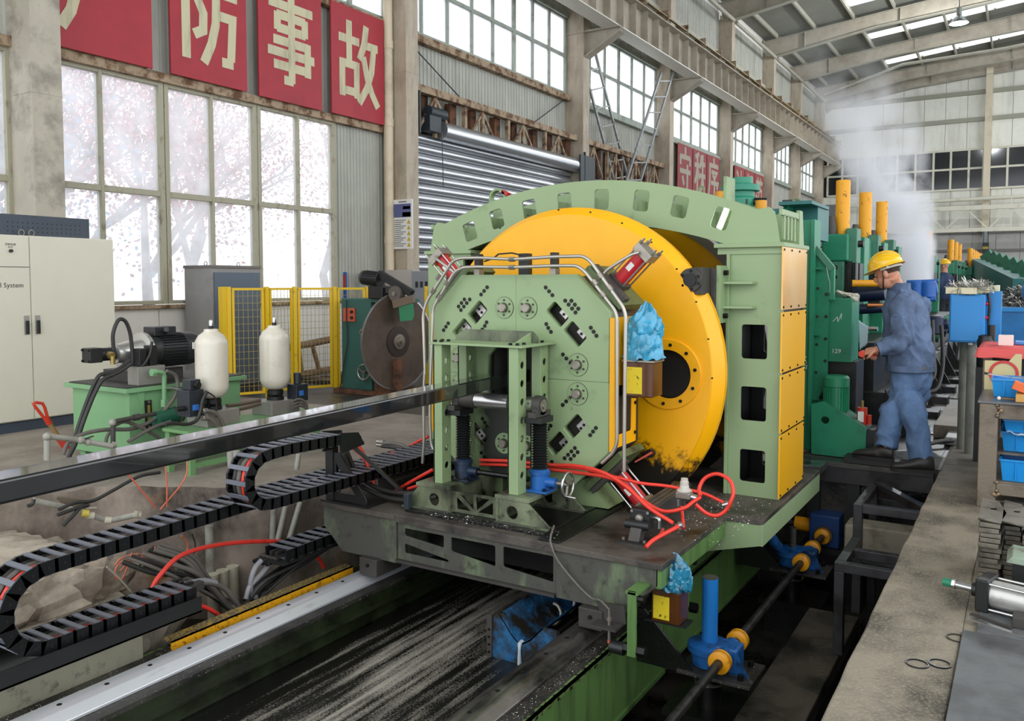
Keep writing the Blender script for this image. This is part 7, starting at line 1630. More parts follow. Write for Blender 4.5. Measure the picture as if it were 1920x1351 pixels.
cloth([V((-.10, 6.5, .50)), V((.16, 6.5, .47)), V((.16, 6.8, .44)), V((-.11, 6.8, .46))], 'pale blue crumpled cloth lying over the stacked bin', mat('pale_cloth', 'bcd6e4', .8), 'cloth', .03)
hb = thing('rear_table', 'dark steel bench behind the work table under the red cloth', 'bench', (.4, 7.6, 0))
MB().box(-.30, 1.1, 7.2, 7.9, .98, 1.0).build('top', m_ttop, hb); 
for x in (-.25, 1.0): MB().box(x - .03, x + .03, 7.25, 7.31, 0, .98).build('leg', m_tst, hb); MB().box(x - .03, x + .03, 7.8, 7.86, 0, .98).build('leg', m_tst, hb)
MB().box(-.2, 1.05, 7.3, 7.85, .40, .42).build('shelf', m_tst, hb); MB().box(-.22, -.0, 7.32, 7.36, .42, .98).build('dark_panel', m_blackpt, hb)
cloth([V((-.31, 7.9, 1.012)), V((.4, 7.9, 1.012)), V((.4, 7.19, 1.012)), V((-.31, 7.19, 1.012))], 'red cloth spread on the rear bench', mat('red_cloth', 'd65a58', .8), 'cloth', .006)
cloth([V((-.315, 7.18, 1.015)), V((.3, 7.18, 1.015)), V((.3, 7.165, .935)), V((-.335, 7.165, .945))], 'hanging red edge of the cloth on the rear bench', MATS['red_cloth'], 'cloth', .008)
cloth_b = thing('white_box', 'small pinkish white box on the red cloth', 'box', (-.15, 7.4, .81)); MB().box(-.19, -.09, 7.4, 7.5, 1.022, 1.10).build('carton', mat('pinkish_white', 'e6d5cf', .6), cloth_b, bevel=.003)
t = thing('blue_tray', 'flat blue tray on the red cloth behind the white box', 'tray', (.05, 7.6, .81)); MB().box(-.08, .2, 7.55, 7.75, 1.022, 1.045).build('tray', mat('tray_blue', '3f86d0', .4), t, bevel=.004)
# plywood board with red ring
pb_ = thing('sign_panel', 'yellowed board with a red ring symbol leaning on the table', 'sign', (-.17, 7.05, .71)); MB().box(-.262, -.03, 7.06, 7.075, .716, .93).build('board', mat('yellow_board', 'c9bd8e', .6), pb_)
MB().prism([(-.11, .93), (-.03, .93), (-.03, .985), (-.07, .985)], 'y', 7.06, 7.075).build('board', MATS['yellow_board'], pb_)
MB().lathe([(.075, 0), (.095, 0), (.095, .003), (.075, .003)], (-.14, 7.058, .84), (0, -1, 0), 40, caps=False).build('red_ring', mat('ring_red', 'c23a34', .5), pb_)
tl = thing('flat_file', 'long flat file lying across the blue bin on the table', 'file', (-.15, 6.75, .84)); MB().bar((-.23, 6.72, .865), (-.05, 6.74, .842), .025, .006).build('blade', m_steel, tl); MB().bar((-.25, 6.72, .868), (-.22, 6.72, .864), .02, .016).build('tang', m_blackpt, tl)
for i, (a, b) in enumerate((((-.08, 6.7, .85), (.03, 6.68, .845)), ((-.05, 6.78, .845), (.04, 6.8, .85)))): t = thing('spanner', ['steel spanner resting on the bin edge', 'second steel spanner in the blue bin'][i], 'spanner', a); MB().bar(a, b, .018, .006).build('shank', m_steel, t); MB().cyl(V(b) + V((0, 0, -.004)), V(b) + V((0, 0, .004)), .018, n=10).build('jaw', m_steel, t)
ob = thing('orange_box', 'orange cardboard box tilted over the tan carton', 'box', (.0, 6.5, .78)); MB().cbox((-.01, 6.52, .80), .13, .10, .055, Matrix.Rotation(.35, 3, 'Y')).build('carton', mat('orange_card', 'e06a34', .5), ob, bevel=.004)
tc_ = thing('tan_carton', 'open tan carton on the table edge', 'box', (.0, 6.45, .715)); MB().box(-.055, .1, 6.40, 6.6, .717, .765).build('carton', mat('tan_card', 'c99a52', .6), tc_, bevel=.003)
hm = thing('small_hammer', 'small brown stick with white tip beside the tan carton', 'tool', (-.1, 6.45, .717)); MB().cyl((-.14, 6.44, .73), (-.06, 6.45, .728), .008, n=8).build('stick', m_wood, hm); MB().sphere((-.15, 6.44, .731), .013, n=10, m=6).build('tip', m_white, hm)
# ------------------------------------------------------------------ stacks of steel blocks
m_blk = mat('steel_block', '7a7468', .5, metal=.35, dirt='4a453b', dscale=7, dlo=.45, dhi=.65, dirt2='9a9488', d2scale=18, d2lo=.68, d2hi=.76)
r_ = random.Random(9)
ORD = ['second', 'third', 'fourth', 'fifth', 'sixth', 'seventh', 'eighth', 'ninth', 'tenth', 'eleventh']
def stack(x0, x1, y0, y1, n, h, g, lab):
    for k in range(n):
        j = r_.uniform(-.008, .008)
        mb = MB().box(x0 + j, x1 + j, y0 + j, y1 + j, k * h + .001, (k + 1) * h - .002)
        o = top(mb, 'steel_block', m_blk, lab[0] if k == n - 1 else ('lowest ' if k == 0 else ORD[n - 2 - k] + ' from the top, ') + lab[1], 'block', g, bevel=.003)
stack(-.175, -.085, 4.75, 5.1, 12, .0255, 'stacked steel blocks, left column', ('topmost steel block of the left stack', 'flat steel block in the left stack by the curb'))
stack(-.072, .0, 4.85, 5.15, 11, .0255, 'stacked steel blocks, middle column', ('topmost steel block of the middle stack', 'flat steel block in the middle stack'))
stack(.012, .11, 4.8, 5.1, 12, .0255, 'stacked steel blocks, right column', ('topmost steel block of the right stack', 'flat steel block in the right stack'))
for i, (x0, lb) in enumerate(((-.185, 'chamfered plate lying on the left stack'), (-.08, 'plate with slotted hole lying on the middle stack'))):
    t = thing('cover_plate', lb, 'plate', (x0, 5.0, .31)); plate('plate', [(x0, 4.78), (x0 + .10, 4.74), (x0 + .12, 4.95), (x0 + .08, 5.2), (x0, 5.25)], [rrect(x0 + .06, 5.02, .03, .06, .012)], 'z', .308, .318, m_blk, t)
for i in range(5):
    x = -.08 + .05 * i; top(MB().cbox((x, 5.75 + .06 * (i % 2), .05 + .04 * (i % 3)), .12, .22, .05, Matrix.Rotation(.2 * (i - 2), 3, 'Z') @ Matrix.Rotation(.25, 3, 'X')), 'scrap_plate', m_blackpt, 'dark scrap plate in the heap under the work table', 'plate', 'scrap plates under the table', bevel=.004)
gp_ = thing('green_stone', 'greenish stone wedge on top of the stack front', 'block', (-.02, 4.6, .15)); MB().prism([(-.055, .19), (.06, .185), (.06, .215), (-.03, .225)], 'y', 4.5, 4.72).build('wedge', mat('green_stone', '8fa08c', .5, dirt='6d6a5a', dscale=10, dlo=.5, dhi=.65), gp_, bevel=.005); MB().box(-.03, .06, 4.56, 4.70, 0, .185).build('support', m_blackpt, gp_)
# air cylinder in front
ac = thing('air_cylinder', 'big silver pneumatic cylinder with green rod cap lying by the curb', 'cylinder', (.1, 4.28, 0))
ca_, cb_ = V((-.17, 4.36, .085)), V((.7, 4.12, .085)); d = (cb_ - ca_).normalized()
MB().cyl(ca_ + d * .07, cb_, .062, n=36).build('barrel', mat('scuffed_alu', 'c4c3bf', .35, metal=.5, dirt='7c7a76', dscale=5, dlo=.5, dhi=.7), ac)
MB().bar(ca_ + d * .02, ca_ + d * .075, .15, .15).build('end_cap', m_blackpt, ac, bevel=.008); MB().cyl(ca_ - d * .01, ca_ + d * .02, .032, n=20).build('nose', m_blackpt, ac); MB().cyl(ca_ - d * .085, ca_, .016, n=16).build('rod', m_steel, ac)
MB().cyl(ca_ - d * .10, ca_ - d * .085, .024, n=6).build('nut', m_steel, ac); MB().cyl(ca_ - d * .14, ca_ - d * .10, .019, n=16).build('rod_cap', mat('cap_green', '1f7a5a', .4), ac)
for s1, s2 in ((1, 1), (1, -1), (-1, 1), (-1, -1)): o_ = d.cross(V((0, 0, 1))) * (.058 * s1) + V((0, 0, .058 * s2)); MB().cyl(ca_ + d * .07 + o_, cb_ + o_, .006, n=8).build('tie_rod', m_steel, ac)
MB().box(-.02, .16, 4.15, 4.24, .012, .06).build('foot_block', m_darkgrey, ac, bevel=.004)
for i, (a, b) in enumerate((((-.18, 4.22, .016), (-.02, 4.13, .016)), ((-.19, 4.16, .016), (.2, 3.97, .016)))): top(MB().bar(a, b, .02, .008), 'flat_bar', m_steel if i else m_darkgrey, ['short dark flat bar before the silver cylinder', 'thin bright flat bar lying on the steel plate seam'][i], 'bar', 'flat bars before the cylinder')
# ------------------------------------------------------------------ teal rolling mill line behind the saw
m_teal = mat('mill_green', '1f7f5c', .42, dirt='14493a', dscale=3, dlo=.55, dhi=.85, dirt2='0d1d18', d2scale=9, d2lo=.66, d2hi=.76)
m_teal2 = mat('mill_green_dull', '3f7a60', .5, dirt='234a3c', dscale=5, dlo=.5, dhi=.75, dirt2='8a6a3a', d2scale=8, d2lo=.72, d2hi=.8)
m_tealdk = mat('mill_teal_dark', '1b6a66', .45, var=.15)
m_post = mat('post_yellow', 'eca313', .5, dirt='7a4a10', dscale=16, dlo=.6, dhi=.66)
m_bluerod = mat('rod_blue', '2a63b5', .4, dirt='142b50', dscale=6, dlo=.5, dhi=.75); m_navy = mat('navy_shade', '16233f', .4, var=.3)
m_chalk = mat('chalk_white', 'd5ddd6', .8); m_mdark = mat('mill_dark', '171716', .4, dirt='2c2b29', dscale=7, dlo=.5, dhi=.7)
mb0 = thing('mill_tower', 'tall bright green machine tower directly behind the portal frame', 'machine', (-1.75, 8.1, 0))
MB().prism([(7.78, 0), (7.78, 2.10), (7.86, 2.2), (8.5, 2.2), (8.5, 0)], 'x', -1.93, -1.90).build('side_plate', m_teal, mb0)
MB().box(-1.95, -1.64, 7.78, 7.81, 0, 2.06).build('front_plate', m_teal, mb0); MB().box(-1.66, -1.63, 7.74, 8.0, 0, 2.06).build('edge_flange', m_teal, mb0)
MB().box(-4.1, -1.68, 8.1, 8.6, 1.9, 2.2).build('head_beam', m_tealdk, mb0); MB().box(-4.1, -1.68, 8.06, 8.1, 1.86, 1.9).build('beam_flange', m_tealdk, mb0); MB().box(-4.1, -1.9, 8.2, 8.6, 1.2, 1.86).build('rear_housing', mat('teal_deep', '0f3f3d', .5), mb0)
for z in (1.62, 1.03, .45): MB().prism([(-1.64, 7.80), (-1.57, 7.80), (-1.64, 7.95)], 'z', z, z + .015).build('rib', m_teal, mb0)
MB().prism([(-1.64, .2), (-1.64, 1.75), (-1.56, 1.68), (-1.52, 1.5), (-1.52, .62), (-1.60, .45)], 'y', 7.86, 7.90).build('cheek_plate', m_teal, mb0)
MB().bar((-1.66, 7.86, 1.83), (-1.49, 7.86, 1.62), .05, .07, up=(0, 1, 0)).build('brace', m_teal2, mb0); MB().bar((-1.49, 7.86, 1.64), (-1.49, 7.86, 1.35), .03, .06, up=(0, 1, 0)).build('brace', m_teal, mb0)
bolt_row([(-1.60, 7.775, z) for z in (.35, .7, .95, 1.2, 1.45)] + [(-1.54, 7.855, z) for z in (.8, 1.0, 1.2, 1.4)], .014, .006, (0, -1, 0), m_mdark, mb0)
eyp = at(1493, 386, y=8.2); MB().tube([eyp + Vector((.05 * math.cos(a), 0, .055 * math.sin(a))) for a in [2 * math.pi * k / 20 for k in range(21)]], .014, 8).build('lifting_eye', mat('eye_green', '4f6a4a', .5), mb0, smooth=60)
MB().box(-1.95, -1.66, 7.75, 8.5, 2.2, 2.23).build('top_plate', m_tealdk, mb0); MB().box(-1.93, -1.84, 7.8, 7.95, 2.23, 2.25).build('grease_line', m_mdark, mb0)
gbx = thing('gear_case', 'flat fronted green gear case with chalk marks 129', 'machine', (-1.45, 8.05, .79))
MB().box(-1.555, -1.335, 7.92, 8.3, .79, 1.36).build('case', m_teal, gbx, bevel=.006); bolt_row([(-1.54, 7.918, .82 + .05 * k) for k in range(11)], .006, .004, (0, -1, 0), m_mdark, gbx)
text('129', (-1.50, 7.916, .87), .055, m_chalk, gbx, 'y', 0, 'chalk_number')
v0 = at(1562, 600, y=7.915)
for a, b in (((1562, 602), (1570, 594)), ((1570, 594), (1571, 603)), ((1571, 603), (1578, 587)), ((1578, 587), (1577, 598))): MB().tube([at(*a, y=7.915), at(*b, y=7.915)], .003, 5).build('chalk_stroke', m_chalk, gbx)
for pp in ([(1512, 668), (1508, 672), (1511, 677)], [(1509, 680), (1513, 679)], [(1506, 686), (1513, 684), (1511, 692)]):
    MB().tube([at(a, b, y=7.735) for a, b in pp], .003, 5).build('chalk_stroke', m_chalk, mb0)
MB().box(-1.56, -1.30, 8.0, 8.4, 0, .79).build('plinth', m_mdark, gbx)
rg = MB(); 
cloth([at(1567, 548, y=7.98), at(1570, 545, y=8.1), at(1612, 556, y=8.1), at(1608, 560, y=7.98)], 'pale folded work glove lying on the green gear case', mat('glove_cloth', 'cfc8b8', .85, dirt='6d6557', dscale=14, dlo=.5, dhi=.65), 'work_glove', .03, 'glove')
mbse = thing('motor_base', 'green gusseted base carrying a ribbed green motor', 'motor', (-1.42, 7.6, 0))
q = [at(a, b, y=7.55) for a, b in ((1521, 850), (1521, 757), (1545, 752), (1624, 803), (1622, 862))]
plate('side_plate', [(v.x, max(v.z, 0.0)) for v in q], [circ(at(1547, 787, y=7.55).x, at(1547, 787, y=7.55).z, .034, 20)], 'y', 7.55, 7.575, m_teal, mbse); plate('side_plate', [(v.x, max(v.z, 0.0)) for v in q], [], 'y', 7.82, 7.84, m_teal, mbse)
MB().prism([(q[3].x - .02, 0), (q[3].x, 0), (q[3].x, q[3].z), (q[3].x - .02, q[3].z)], 'y', 7.575, 7.82).build('end_plate', m_tealdk, mbse)
MB().bar((q[2].x, 7.7, q[2].z - .01), (q[3].x, 7.7, q[3].z - .01), .25, .012).build('slope_plate', m_teal2, mbse)
mc = at(1568, 735, y=7.70); zb0 = at(1568, 775, y=7.7).z; zt0 = at(1568, 703, y=7.7).z
mm_ = MB().lathe([(.085, zb0), (.085, zb0 + .02), (.098, zb0 + .03), (.098, zt0 - .10), (.108, zt0 - .095), (.108, zt0 - .02), (.09, zt0), (.0, zt0 + .004)], (mc.x, 7.7, 0), n=32).build('motor', mat('motor_green', '24835b', .4), mbse)
for k in range(26): a = 2 * math.pi * k / 26; MB().box(-.003, .003, -.003, .003, 0, .01); MB().bar((mc.x + .103 * math.cos(a), 7.7 + .103 * math.sin(a), zb0 + .03), (mc.x + .103 * math.cos(a), 7.7 + .103 * math.sin(a), zt0 - .1), .005, .012, up=(math.cos(a), math.sin(a), 0)).build('cooling_fin', MATS['motor_green'], mm_)
MB().box(mc.x - .11, mc.x + .11, 7.6, 7.81, zb0 - .03, zb0).build('mount', m_teal2, mbse)
jk = thing('bottle_jack', 'small red bottle jack with label beside the worker', 'jack', tuple(at(1615, 812, y=7.9)))
jb = at(1616, 800, y=7.72); MB().box(jb.x - .05, jb.x + .05, 7.67, 7.77, jb.z, jb.z + .03).build('base', m_redpl, jk, bevel=.004); MB().cyl((jb.x, 7.72, jb.z + .03), (jb.x, 7.72, jb.z + .17), .042, n=20).build('body', m_redpl, jk); MB().cyl((jb.x, 7.72, jb.z + .17), (jb.x, 7.72, jb.z + .23), .012, n=12).build('ram', mat('brass', 'a58f55', .35, metal=.7), jk); MB().box(jb.x - .028, jb.x + .02, 7.674, 7.677, jb.z + .05, jb.z + .14).build('label', m_white, jk); MB().cyl((jb.x + .06, 7.71, jb.z + .03), (jb.x + .06, 7.71, jb.z + .11), .018, n=10).build('pump_arm', m_redpl, jk)
MB().box(jb.x - .12, jb.x + .12, 7.6, 7.9, 0, jb.z).build('block', m_mdark, jk)
# teal gear motor on the head beam
gm2 = thing('gear_motor', 'round teal gear motor on top of the beam behind the arch', 'motor', (-2.67, 9.0, 2.2))
MB().lathe([(.13, 2.20), (.18, 2.24), (.18, 2.40), (.15, 2.42), (.15, 2.47), (.2, 2.48), (.2, 2.54), (.13, 2.56), (.13, 2.62), (.0, 2.63)], (-2.67, 9.0, 0), n=32).build('body', mat('motor_teal', '2f8f72', .45, var=.15), gm2); MB().cyl((-2.5, 8.95, 2.36), (-2.36, 8.93, 2.35), .04, n=14).build('shaft', m_blackpt, gm2); MB().box(-2.78, -2.55, 8.85, 8.95, 2.33, 2.38).build('cover', m_darkgrey, gm2); MB().box(-2.85, -2.5, 8.7, 9.3, 0, 2.2).build('seat', m_tealdk, gm2)
for px, py, lb in ((1352, 364, 'short yellow lamp post left of the teal gear motor'), (1427, 381, 'short yellow lamp post right of the teal gear motor')):
    c = at(px, py, y=8.9); t = thing('yellow_cap', lb, 'cap', tuple(c), 'yellow caps beside the gear motor'); MB().cyl(c + Vector((0, 0, -.08)), c + Vector((0, 0, .03)), .06, n=20).build('cap', m_orange, t, bevel=.006); MB().cyl(c + Vector((0, 0, -.5)), c + Vector((0, 0, -.08)), .035, n=12).build('stem', m_tealdk, t)
for px, py, lb in ((1310, 352, 'small green eye bolt on the arch crown'),):
    c = at(px, py, y=6.3); t = thing('eye_bolt', lb, 'eye bolt', (c.x, 6.37, outer(c.x))); MB().tube([Vector((c.x + .022 * math.cos(a), 6.37, outer(c.x) + .03 + .026 * math.sin(a))) for a in [2 * math.pi * k / 16 for k in range(17)]], .006, 6).build('ring', m_greend, t, smooth=60)
c = at(935, 372, y=6.6); t = thing('green_pulley', 'small green pulley with red edge peeping over the left of the arch', 'pulley', tuple(c)); MB().lathe([(.07, -.03), (.09, -.03), (.09, .03), (.07, .03), (.07, -.03)], c, (0, 1, 0), 28, caps=False).build('pulley', m_greend, t); MB().bar(c + Vector((.05, .0, .06)), c + Vector((.11, 0, .03)), .06, .03).build('red_tag', m_redcyl, t); MB().box(c.x - .03, c.x + .03, 6.55, 6.65, 1.7, c.z - .06).build('stem', m_greend, t)
# dark switchgear boxes on the tower side
sb = thing('switch_box', 'dark grey switch boxes on the wall side behind the green tower', 'box', (-2.6, 11.8, 1.5))
a, b = at(1527, 385, y=12.0), at(1572, 418, y=12.0); MB().box(a.x, b.x, 12, 12.4, b.z, a.z).build('hood', mat('hood_grey', '4c4f52', .5), sb)
a, b = at(1530, 418, y=12.0), at(1566, 462, y=12.0); MB().box(a.x, b.x, 12, 12.4, b.z, a.z).build('case', mat('case_grey', '77797a', .5), sb, bevel=.01); a, b = at(1540, 425, y=11.98), at(1552, 445, y=11.98); MB().box(a.x, b.x, 11.97, 12, b.z, a.z).build('panel', mat('panel_light', 'a5abb0', .5), sb); MB().box(-2.75, -2.3, 12, 12.4, 0, 1.9).build('leg', m_mdark, sb)
# ------------------------------------------------------------------ mill stands
def stand(label):
    t = thing('mill_stand', label, 'mill stand', (0, 0, 0), 'green mill stands with yellow posts')
    MB().lathe([(.072, 2.0), (.072, 2.56), (.066, 2.565), (0, 2.565)], (0, 0, 0), n=20).build('screw_cover', m_post, t)
    MB().lathe([(.06, 1.98), (.055, 2.08), (.035, 2.16), (.03, 2.19), (0, 2.19)], (-.09, -.10, 0), n=16).build('cone_cap', m_darkgrey, t)
    MB().box(-.16, .10, -.22, .0, 1.72, 2.0).build('cross_head', m_teal, t, bevel=.02); MB().box(.06, .17, -.14, .10, 1.70, 2.06).build('side_box', m_teal2, t, bevel=.01); MB().cyl((.17, -.05, 1.9), (.22, -.05, 1.9), .035, n=12).build('shaft_end', m_mdark, t)
    for k in (-.12, -.02): 
        for z in (1.56, 1.66): MB().cyl((k, -.225, z), (k, -.21, z), .022, n=10).build('lock_nut', m_mdark, t)
    MB().box(-.22, .06, -.215, .1, .95, 1.72).build('housing', m_teal2, t, bevel=.01); MB().box(-.22, .06, -.205, .1, .0, .95).build('housing', m_teal2, t)
    MB().cyl((-.06, -.235, 1.42), (-.06, -.215, 1.42), .045, n=20).build('bearing_cap', m_teal2, t)
    MB().box(.09, .13, -.18, -.12, 1.2, 1.72).build('slide_post', m_mdark, t); MB().box(.06, .20, -.12, .08, 1.2, 1.70).build('chock', m_mdark, t); MB().box(.17, .185, -.2, -.1, 1.5, 1.70).build('bright_strip', m_steel, t)
    MB().box(-.3, .28, -.25, .45, 0, .12).build('sole', m_mdark, t); MB().box(-.22, .2, .15, .45, .1, 1.98).build('rear_housing', m_teal, t, bevel=.01)
    return t
SXM = -1.68
lbs = ['green mill stand with tallest yellow post, nearest the portal frame', 'second green mill stand with yellow post, before the steam', 'third green mill stand with yellow post, at the steam edge', 'lone far mill stand with rusty brown post behind the steam']
ys = [9.3, 10.7, 12.0, 19.3]
proto = stand(lbs[0]); proto.location = (SXM, ys[0], 0)
for y, lb in zip(ys[1:], lbs[1:]): dup(proto, (SXM - (.12 if y > 19 else 0), y, 0), label=lb)
for i, y in enumerate((23.4, 24.8, 26.2)): dup(proto, (SXM, y, 0), label=['first', 'second', 'third'][i] + ' stand of the middle group of three yellow posts behind the far worker', group='mill stands of the middle group')
for i, y in enumerate((29.4, 30.6, 31.8, 33.0, 34.2, 35.4)): dup(proto, (SXM + .1, y, 0), label=['first', 'second', 'third', 'fourth', 'fifth', 'sixth'][i] + ' stand of the far group of six yellow posts', group='mill stands of the far group')
# rollers, rods and blue pipework between the stands and the aisle
def rod(name, a, b, r, m, lb, grp='rods of the mill line'): top(MB().cyl(a, b, r, n=18), name, m, lb, 'rod', grp, bevel=.004)
r0 = at(1597, 531, y=8.9); rod('guide_roller', r0, r0 + Vector((.30, .1, -.0)), .035, m_orange, 'yellow roller left of the worker\'s helmet')
r1 = at(1625, 572, y=8.9); rod('copper_bar', r1, r1 + Vector((.5, .3, 0)), .018, mat('copper', 'b5713f', .35, metal=.5), 'copper coloured bar below the yellow roller')
for i, (pa, pb, y, r) in enumerate((((1600, 552), (1660, 548), 9.1, .08), ((1606, 580), (1655, 577), 9.0, .05), ((1700, 528), (1760, 526), 11.5, .02), ((1700, 543), (1758, 541), 11.3, .06), ((1725, 562), (1755, 560), 11.2, .03), ((1728, 614), (1778, 606), 10.5, .06))):
    rod('blue_pipe', at(*pa, y=y), at(*pb, y=y), r, m_navy if i in (0, 1, 5) else m_bluerod, ['dark navy pipe behind the worker\'s chest', 'lower navy pipe at the gear case', 'thin blue rail right of the helmet', 'blue pipe right of the worker\'s collar', 'lower thin blue pipe right of the worker', 'dark blue pipe right of the worker\'s elbow'][i])
for px, py, y, lb in ((1718, 545, 11.25, 'left blue cup housing right of the worker'), (1740, 545, 11.25, 'right blue cup housing right of the worker'), (1752, 612, 10.4, 'dark blue drum behind the worker\'s back')):
    c = at(px, py, y=y); top(MB().lathe([(.06, -.09), (.09, -.07), (.095, .1), (.08, .12)], c, n=20), 'cup_housing', m_bluerod if py < 600 else m_navy, lb, 'housing', 'blue housings of the mill line')
bed = thing('mill_bed', 'low dark oily bed below the mill stands', 'bed', (-1.6, 18, 0))
for y0_, y1_ in ((8.9, 20.0), (22.6, 36.5)): MB().box(-2.3, -1.18, y0_, y1_, 0, .42).build('bed', m_mdark, bed, bevel=.01); MB().box(-2.2, -1.3, y0_ + .1, y1_ - .1, .42, .9).build('bed_top', m_mdark, bed)
r_ = random.Random(8)
for k in range(22):
    y = 8.9 + k * 1.25; MB().prism([(-1.18, 0), (-.95, 0), (-1.18, .42 + .2 * r_.random())], 'y', y, y + .04).build('gusset', m_mdark, bed)
    MB().cyl((-1.3, y + .5, .75 + .1 * r_.random()), (-1.05, y + .5, .75), .09, n=14).build('drive_end', m_navy if k % 3 else m_teal2, bed)
    MB().box(-1.17, -.82, y + .2, y + .5, 0.0, .05 + .05 * r_.random()).build('foot_plate', m_sqt, bed)
pl = thing('plate_stack', 'stack of wide flat steel beams lying behind the blue control box', 'beam', (-.62, 9.6, 0)); MB().box(-.75, -.52, 9.0, 10.6, .0, .13).build('beam', m_tst, pl, bevel=.006)
wb_ = thing('work_hose', 'black hoses drooping behind the worker', 'hose', (-.8, 9.2, 0))
hose('hose', PD([(1748, 600, 9.4), (1750, 660, 9.3), (1752, 700, 9.2), (1740, 722, 9.1), (1735, 760, 9.0)]), .02, m_hose, wb_); hose('hose', PD([(1765, 610, 9.6), (1768, 680, 9.5), (1758, 725, 9.3), (1740, 735, 9.2)]), .02, m_hose, wb_); hose('hose', PD([(1800, 640, 9.0), (1795, 672, 8.8), (1805, 680, 8.6), (1815, 678, 8.5)]), .015, m_hose, wb_)
lb_ = thing('lamp_trough', 'old grey lamp trough on the floor by the posts', 'trough', tuple(at(1795, 830, z=0))); c = at(1795, 830, z=0); MB().box(c.x - .1, c.x + .06, c.y - .2, c.y + .3, .0, .08).build('trough', mat('trough_grey', '8a8886', .4, metal=.3), lb_, bevel=.02); hose('cable', [c + Vector((-.25, -.5, .03)), c + Vector((-.1, -.25, .05)), c + Vector((.05, -.1, .04)), c + Vector((.15, .3, .04))], .02, m_hose, lb_)
for i, y in enumerate((9.2, 10.4, 12.2, 14.5, 17.5)):
    top(MB().box(-1.15 + .05 * i, -.7, y, y + .55, 0, .006), 'wet_sheet', mat('wet_foil', '8f9295', .15), 'wet shiny sheet on the aisle floor beside the mill bed', 'sheet', 'wet sheets on the aisle')
# screens and conveyor far right
cv = thing('conveyor', 'long sloping green conveyor at the far right behind the swarf', 'conveyor', (-.6, 24, 0))
a, b = at(1838, 500, y=30), at(1925, 545, y=20)
MB().bar(a, b, .5, .5).build('trough', m_tealdk, cv)
for k in range(7): p = a.lerp(b, (k + .5) / 7); MB().bar(p + Vector((0, 0, .22)), p + Vector((.25, -.2, .42)), .08, .3).build('flight', m_teal2, cv)
for f in (.1, .9): p = a.lerp(b, f); MB().box(p.x - .05, p.x + .05, p.y - .05, p.y + .05, 0, p.z - .2).build('leg', m_mdark, cv)
WN[0] += 1
w = thing('window_%d' % WN[0], 'small glowing panel added low on the end wall to imitate bright glare behind the steam', None, (-5, YEND, 3.2), kind='structure')
a, b = at(1698, 462, y=48.7), at(1738, 478, y=48.7); MB().box(a.x, b.x, 48.72, 48.75, b.z, a.z).build('pane', mat('glare_glow', 'f4f8ff', .4, emit=2.2), w); a, b = at(1698, 480, y=48.7), at(1738, 487, y=48.7); MB().box(a.x, b.x, 48.72, 48.75, b.z, a.z).build('pane', MATS['glare_glow'], w)  # emissive panels added for the bright glare; the wall has no opening here
# ------------------------------------------------------------------ workers
def atd(px, py, d):
    v = cF * FPX + cR * (px - CX) - cU * (py - CY); return CAM + v * (d / FPX)
def remesh(mb, vox, smooth_it=6, parent_loc=Vector((0, 0, 0))):
    me = bpy.data.meshes.new('tmp'); me.from_pydata([tuple(Vector(v) - parent_loc) for v in mb.v], [], mb.f); fixn(me)
    o = bpy.data.objects.new('tmp', me); COL.objects.link(o)
    md = o.modifiers.new('r', 'REMESH'); md.mode = 'VOXEL'; md.voxel_size = vox
    s = o.modifiers.new('s', 'SMOOTH'); s.factor = .5; s.iterations = smooth_it
    dg = bpy.context.evaluated_depsgraph_get(); out = bpy.data.meshes.new_from_object(o.evaluated_get(dg))
    bpy.data.objects.remove(o); return out
def cloth_obj(name, mb, vox, m, parent, fold=.012, fscale=9, it=6, seed=0, label=None, dirs=(1, 1, .6)):
    me = remesh(mb, vox, it, wloc(parent))
    nrm = [v.normal.copy() for v in me.vertices]
    for v, n_ in zip(me.vertices, nrm):
        q = Vector((v.co.x * dirs[0], v.co.y * dirs[1], v.co.z * dirs[2])) * fscale + Vector((seed, 0, 0))
        w = mnoise.noise(q * .5) * 1.6
        f = 1 - abs(mnoise.noise(q + Vector((w, w, w)))) * 2
        v.co += n_ * (fold * (f - .45) + .004 * mnoise.noise(q * 3.1))
    me.materials.clear(); me.materials.append(m); me.name = name; shade(me, 60)
    o = bpy.data.objects.new(name, me); link(o, parent)
    if label: o['label'] = label
    return o
def rings(path, fwd):
    """elliptic rings: path = (centre, side radius, depth radius); fwd = facing direction"""
    out = []; side = Vector((0, 0, 1)).cross(fwd).normalized(); n = 28
    for c, a, b in path: out.append([c + side * (a * math.cos(2 * math.pi * i / n)) + fwd * (b * math.sin(2 * math.pi * i / n)) for i in range(n)])
    return out
def limb(mb, pts, rad, k=6, n=16):
    p = catmull(pts, k); r = []
    for i in range(len(pts) - 1):
        for j in range(k): r.append(rad[i] + (rad[i + 1] - rad[i]) * j / k)
    r.append(rad[-1]); mb.tube(p, r, n); return mb
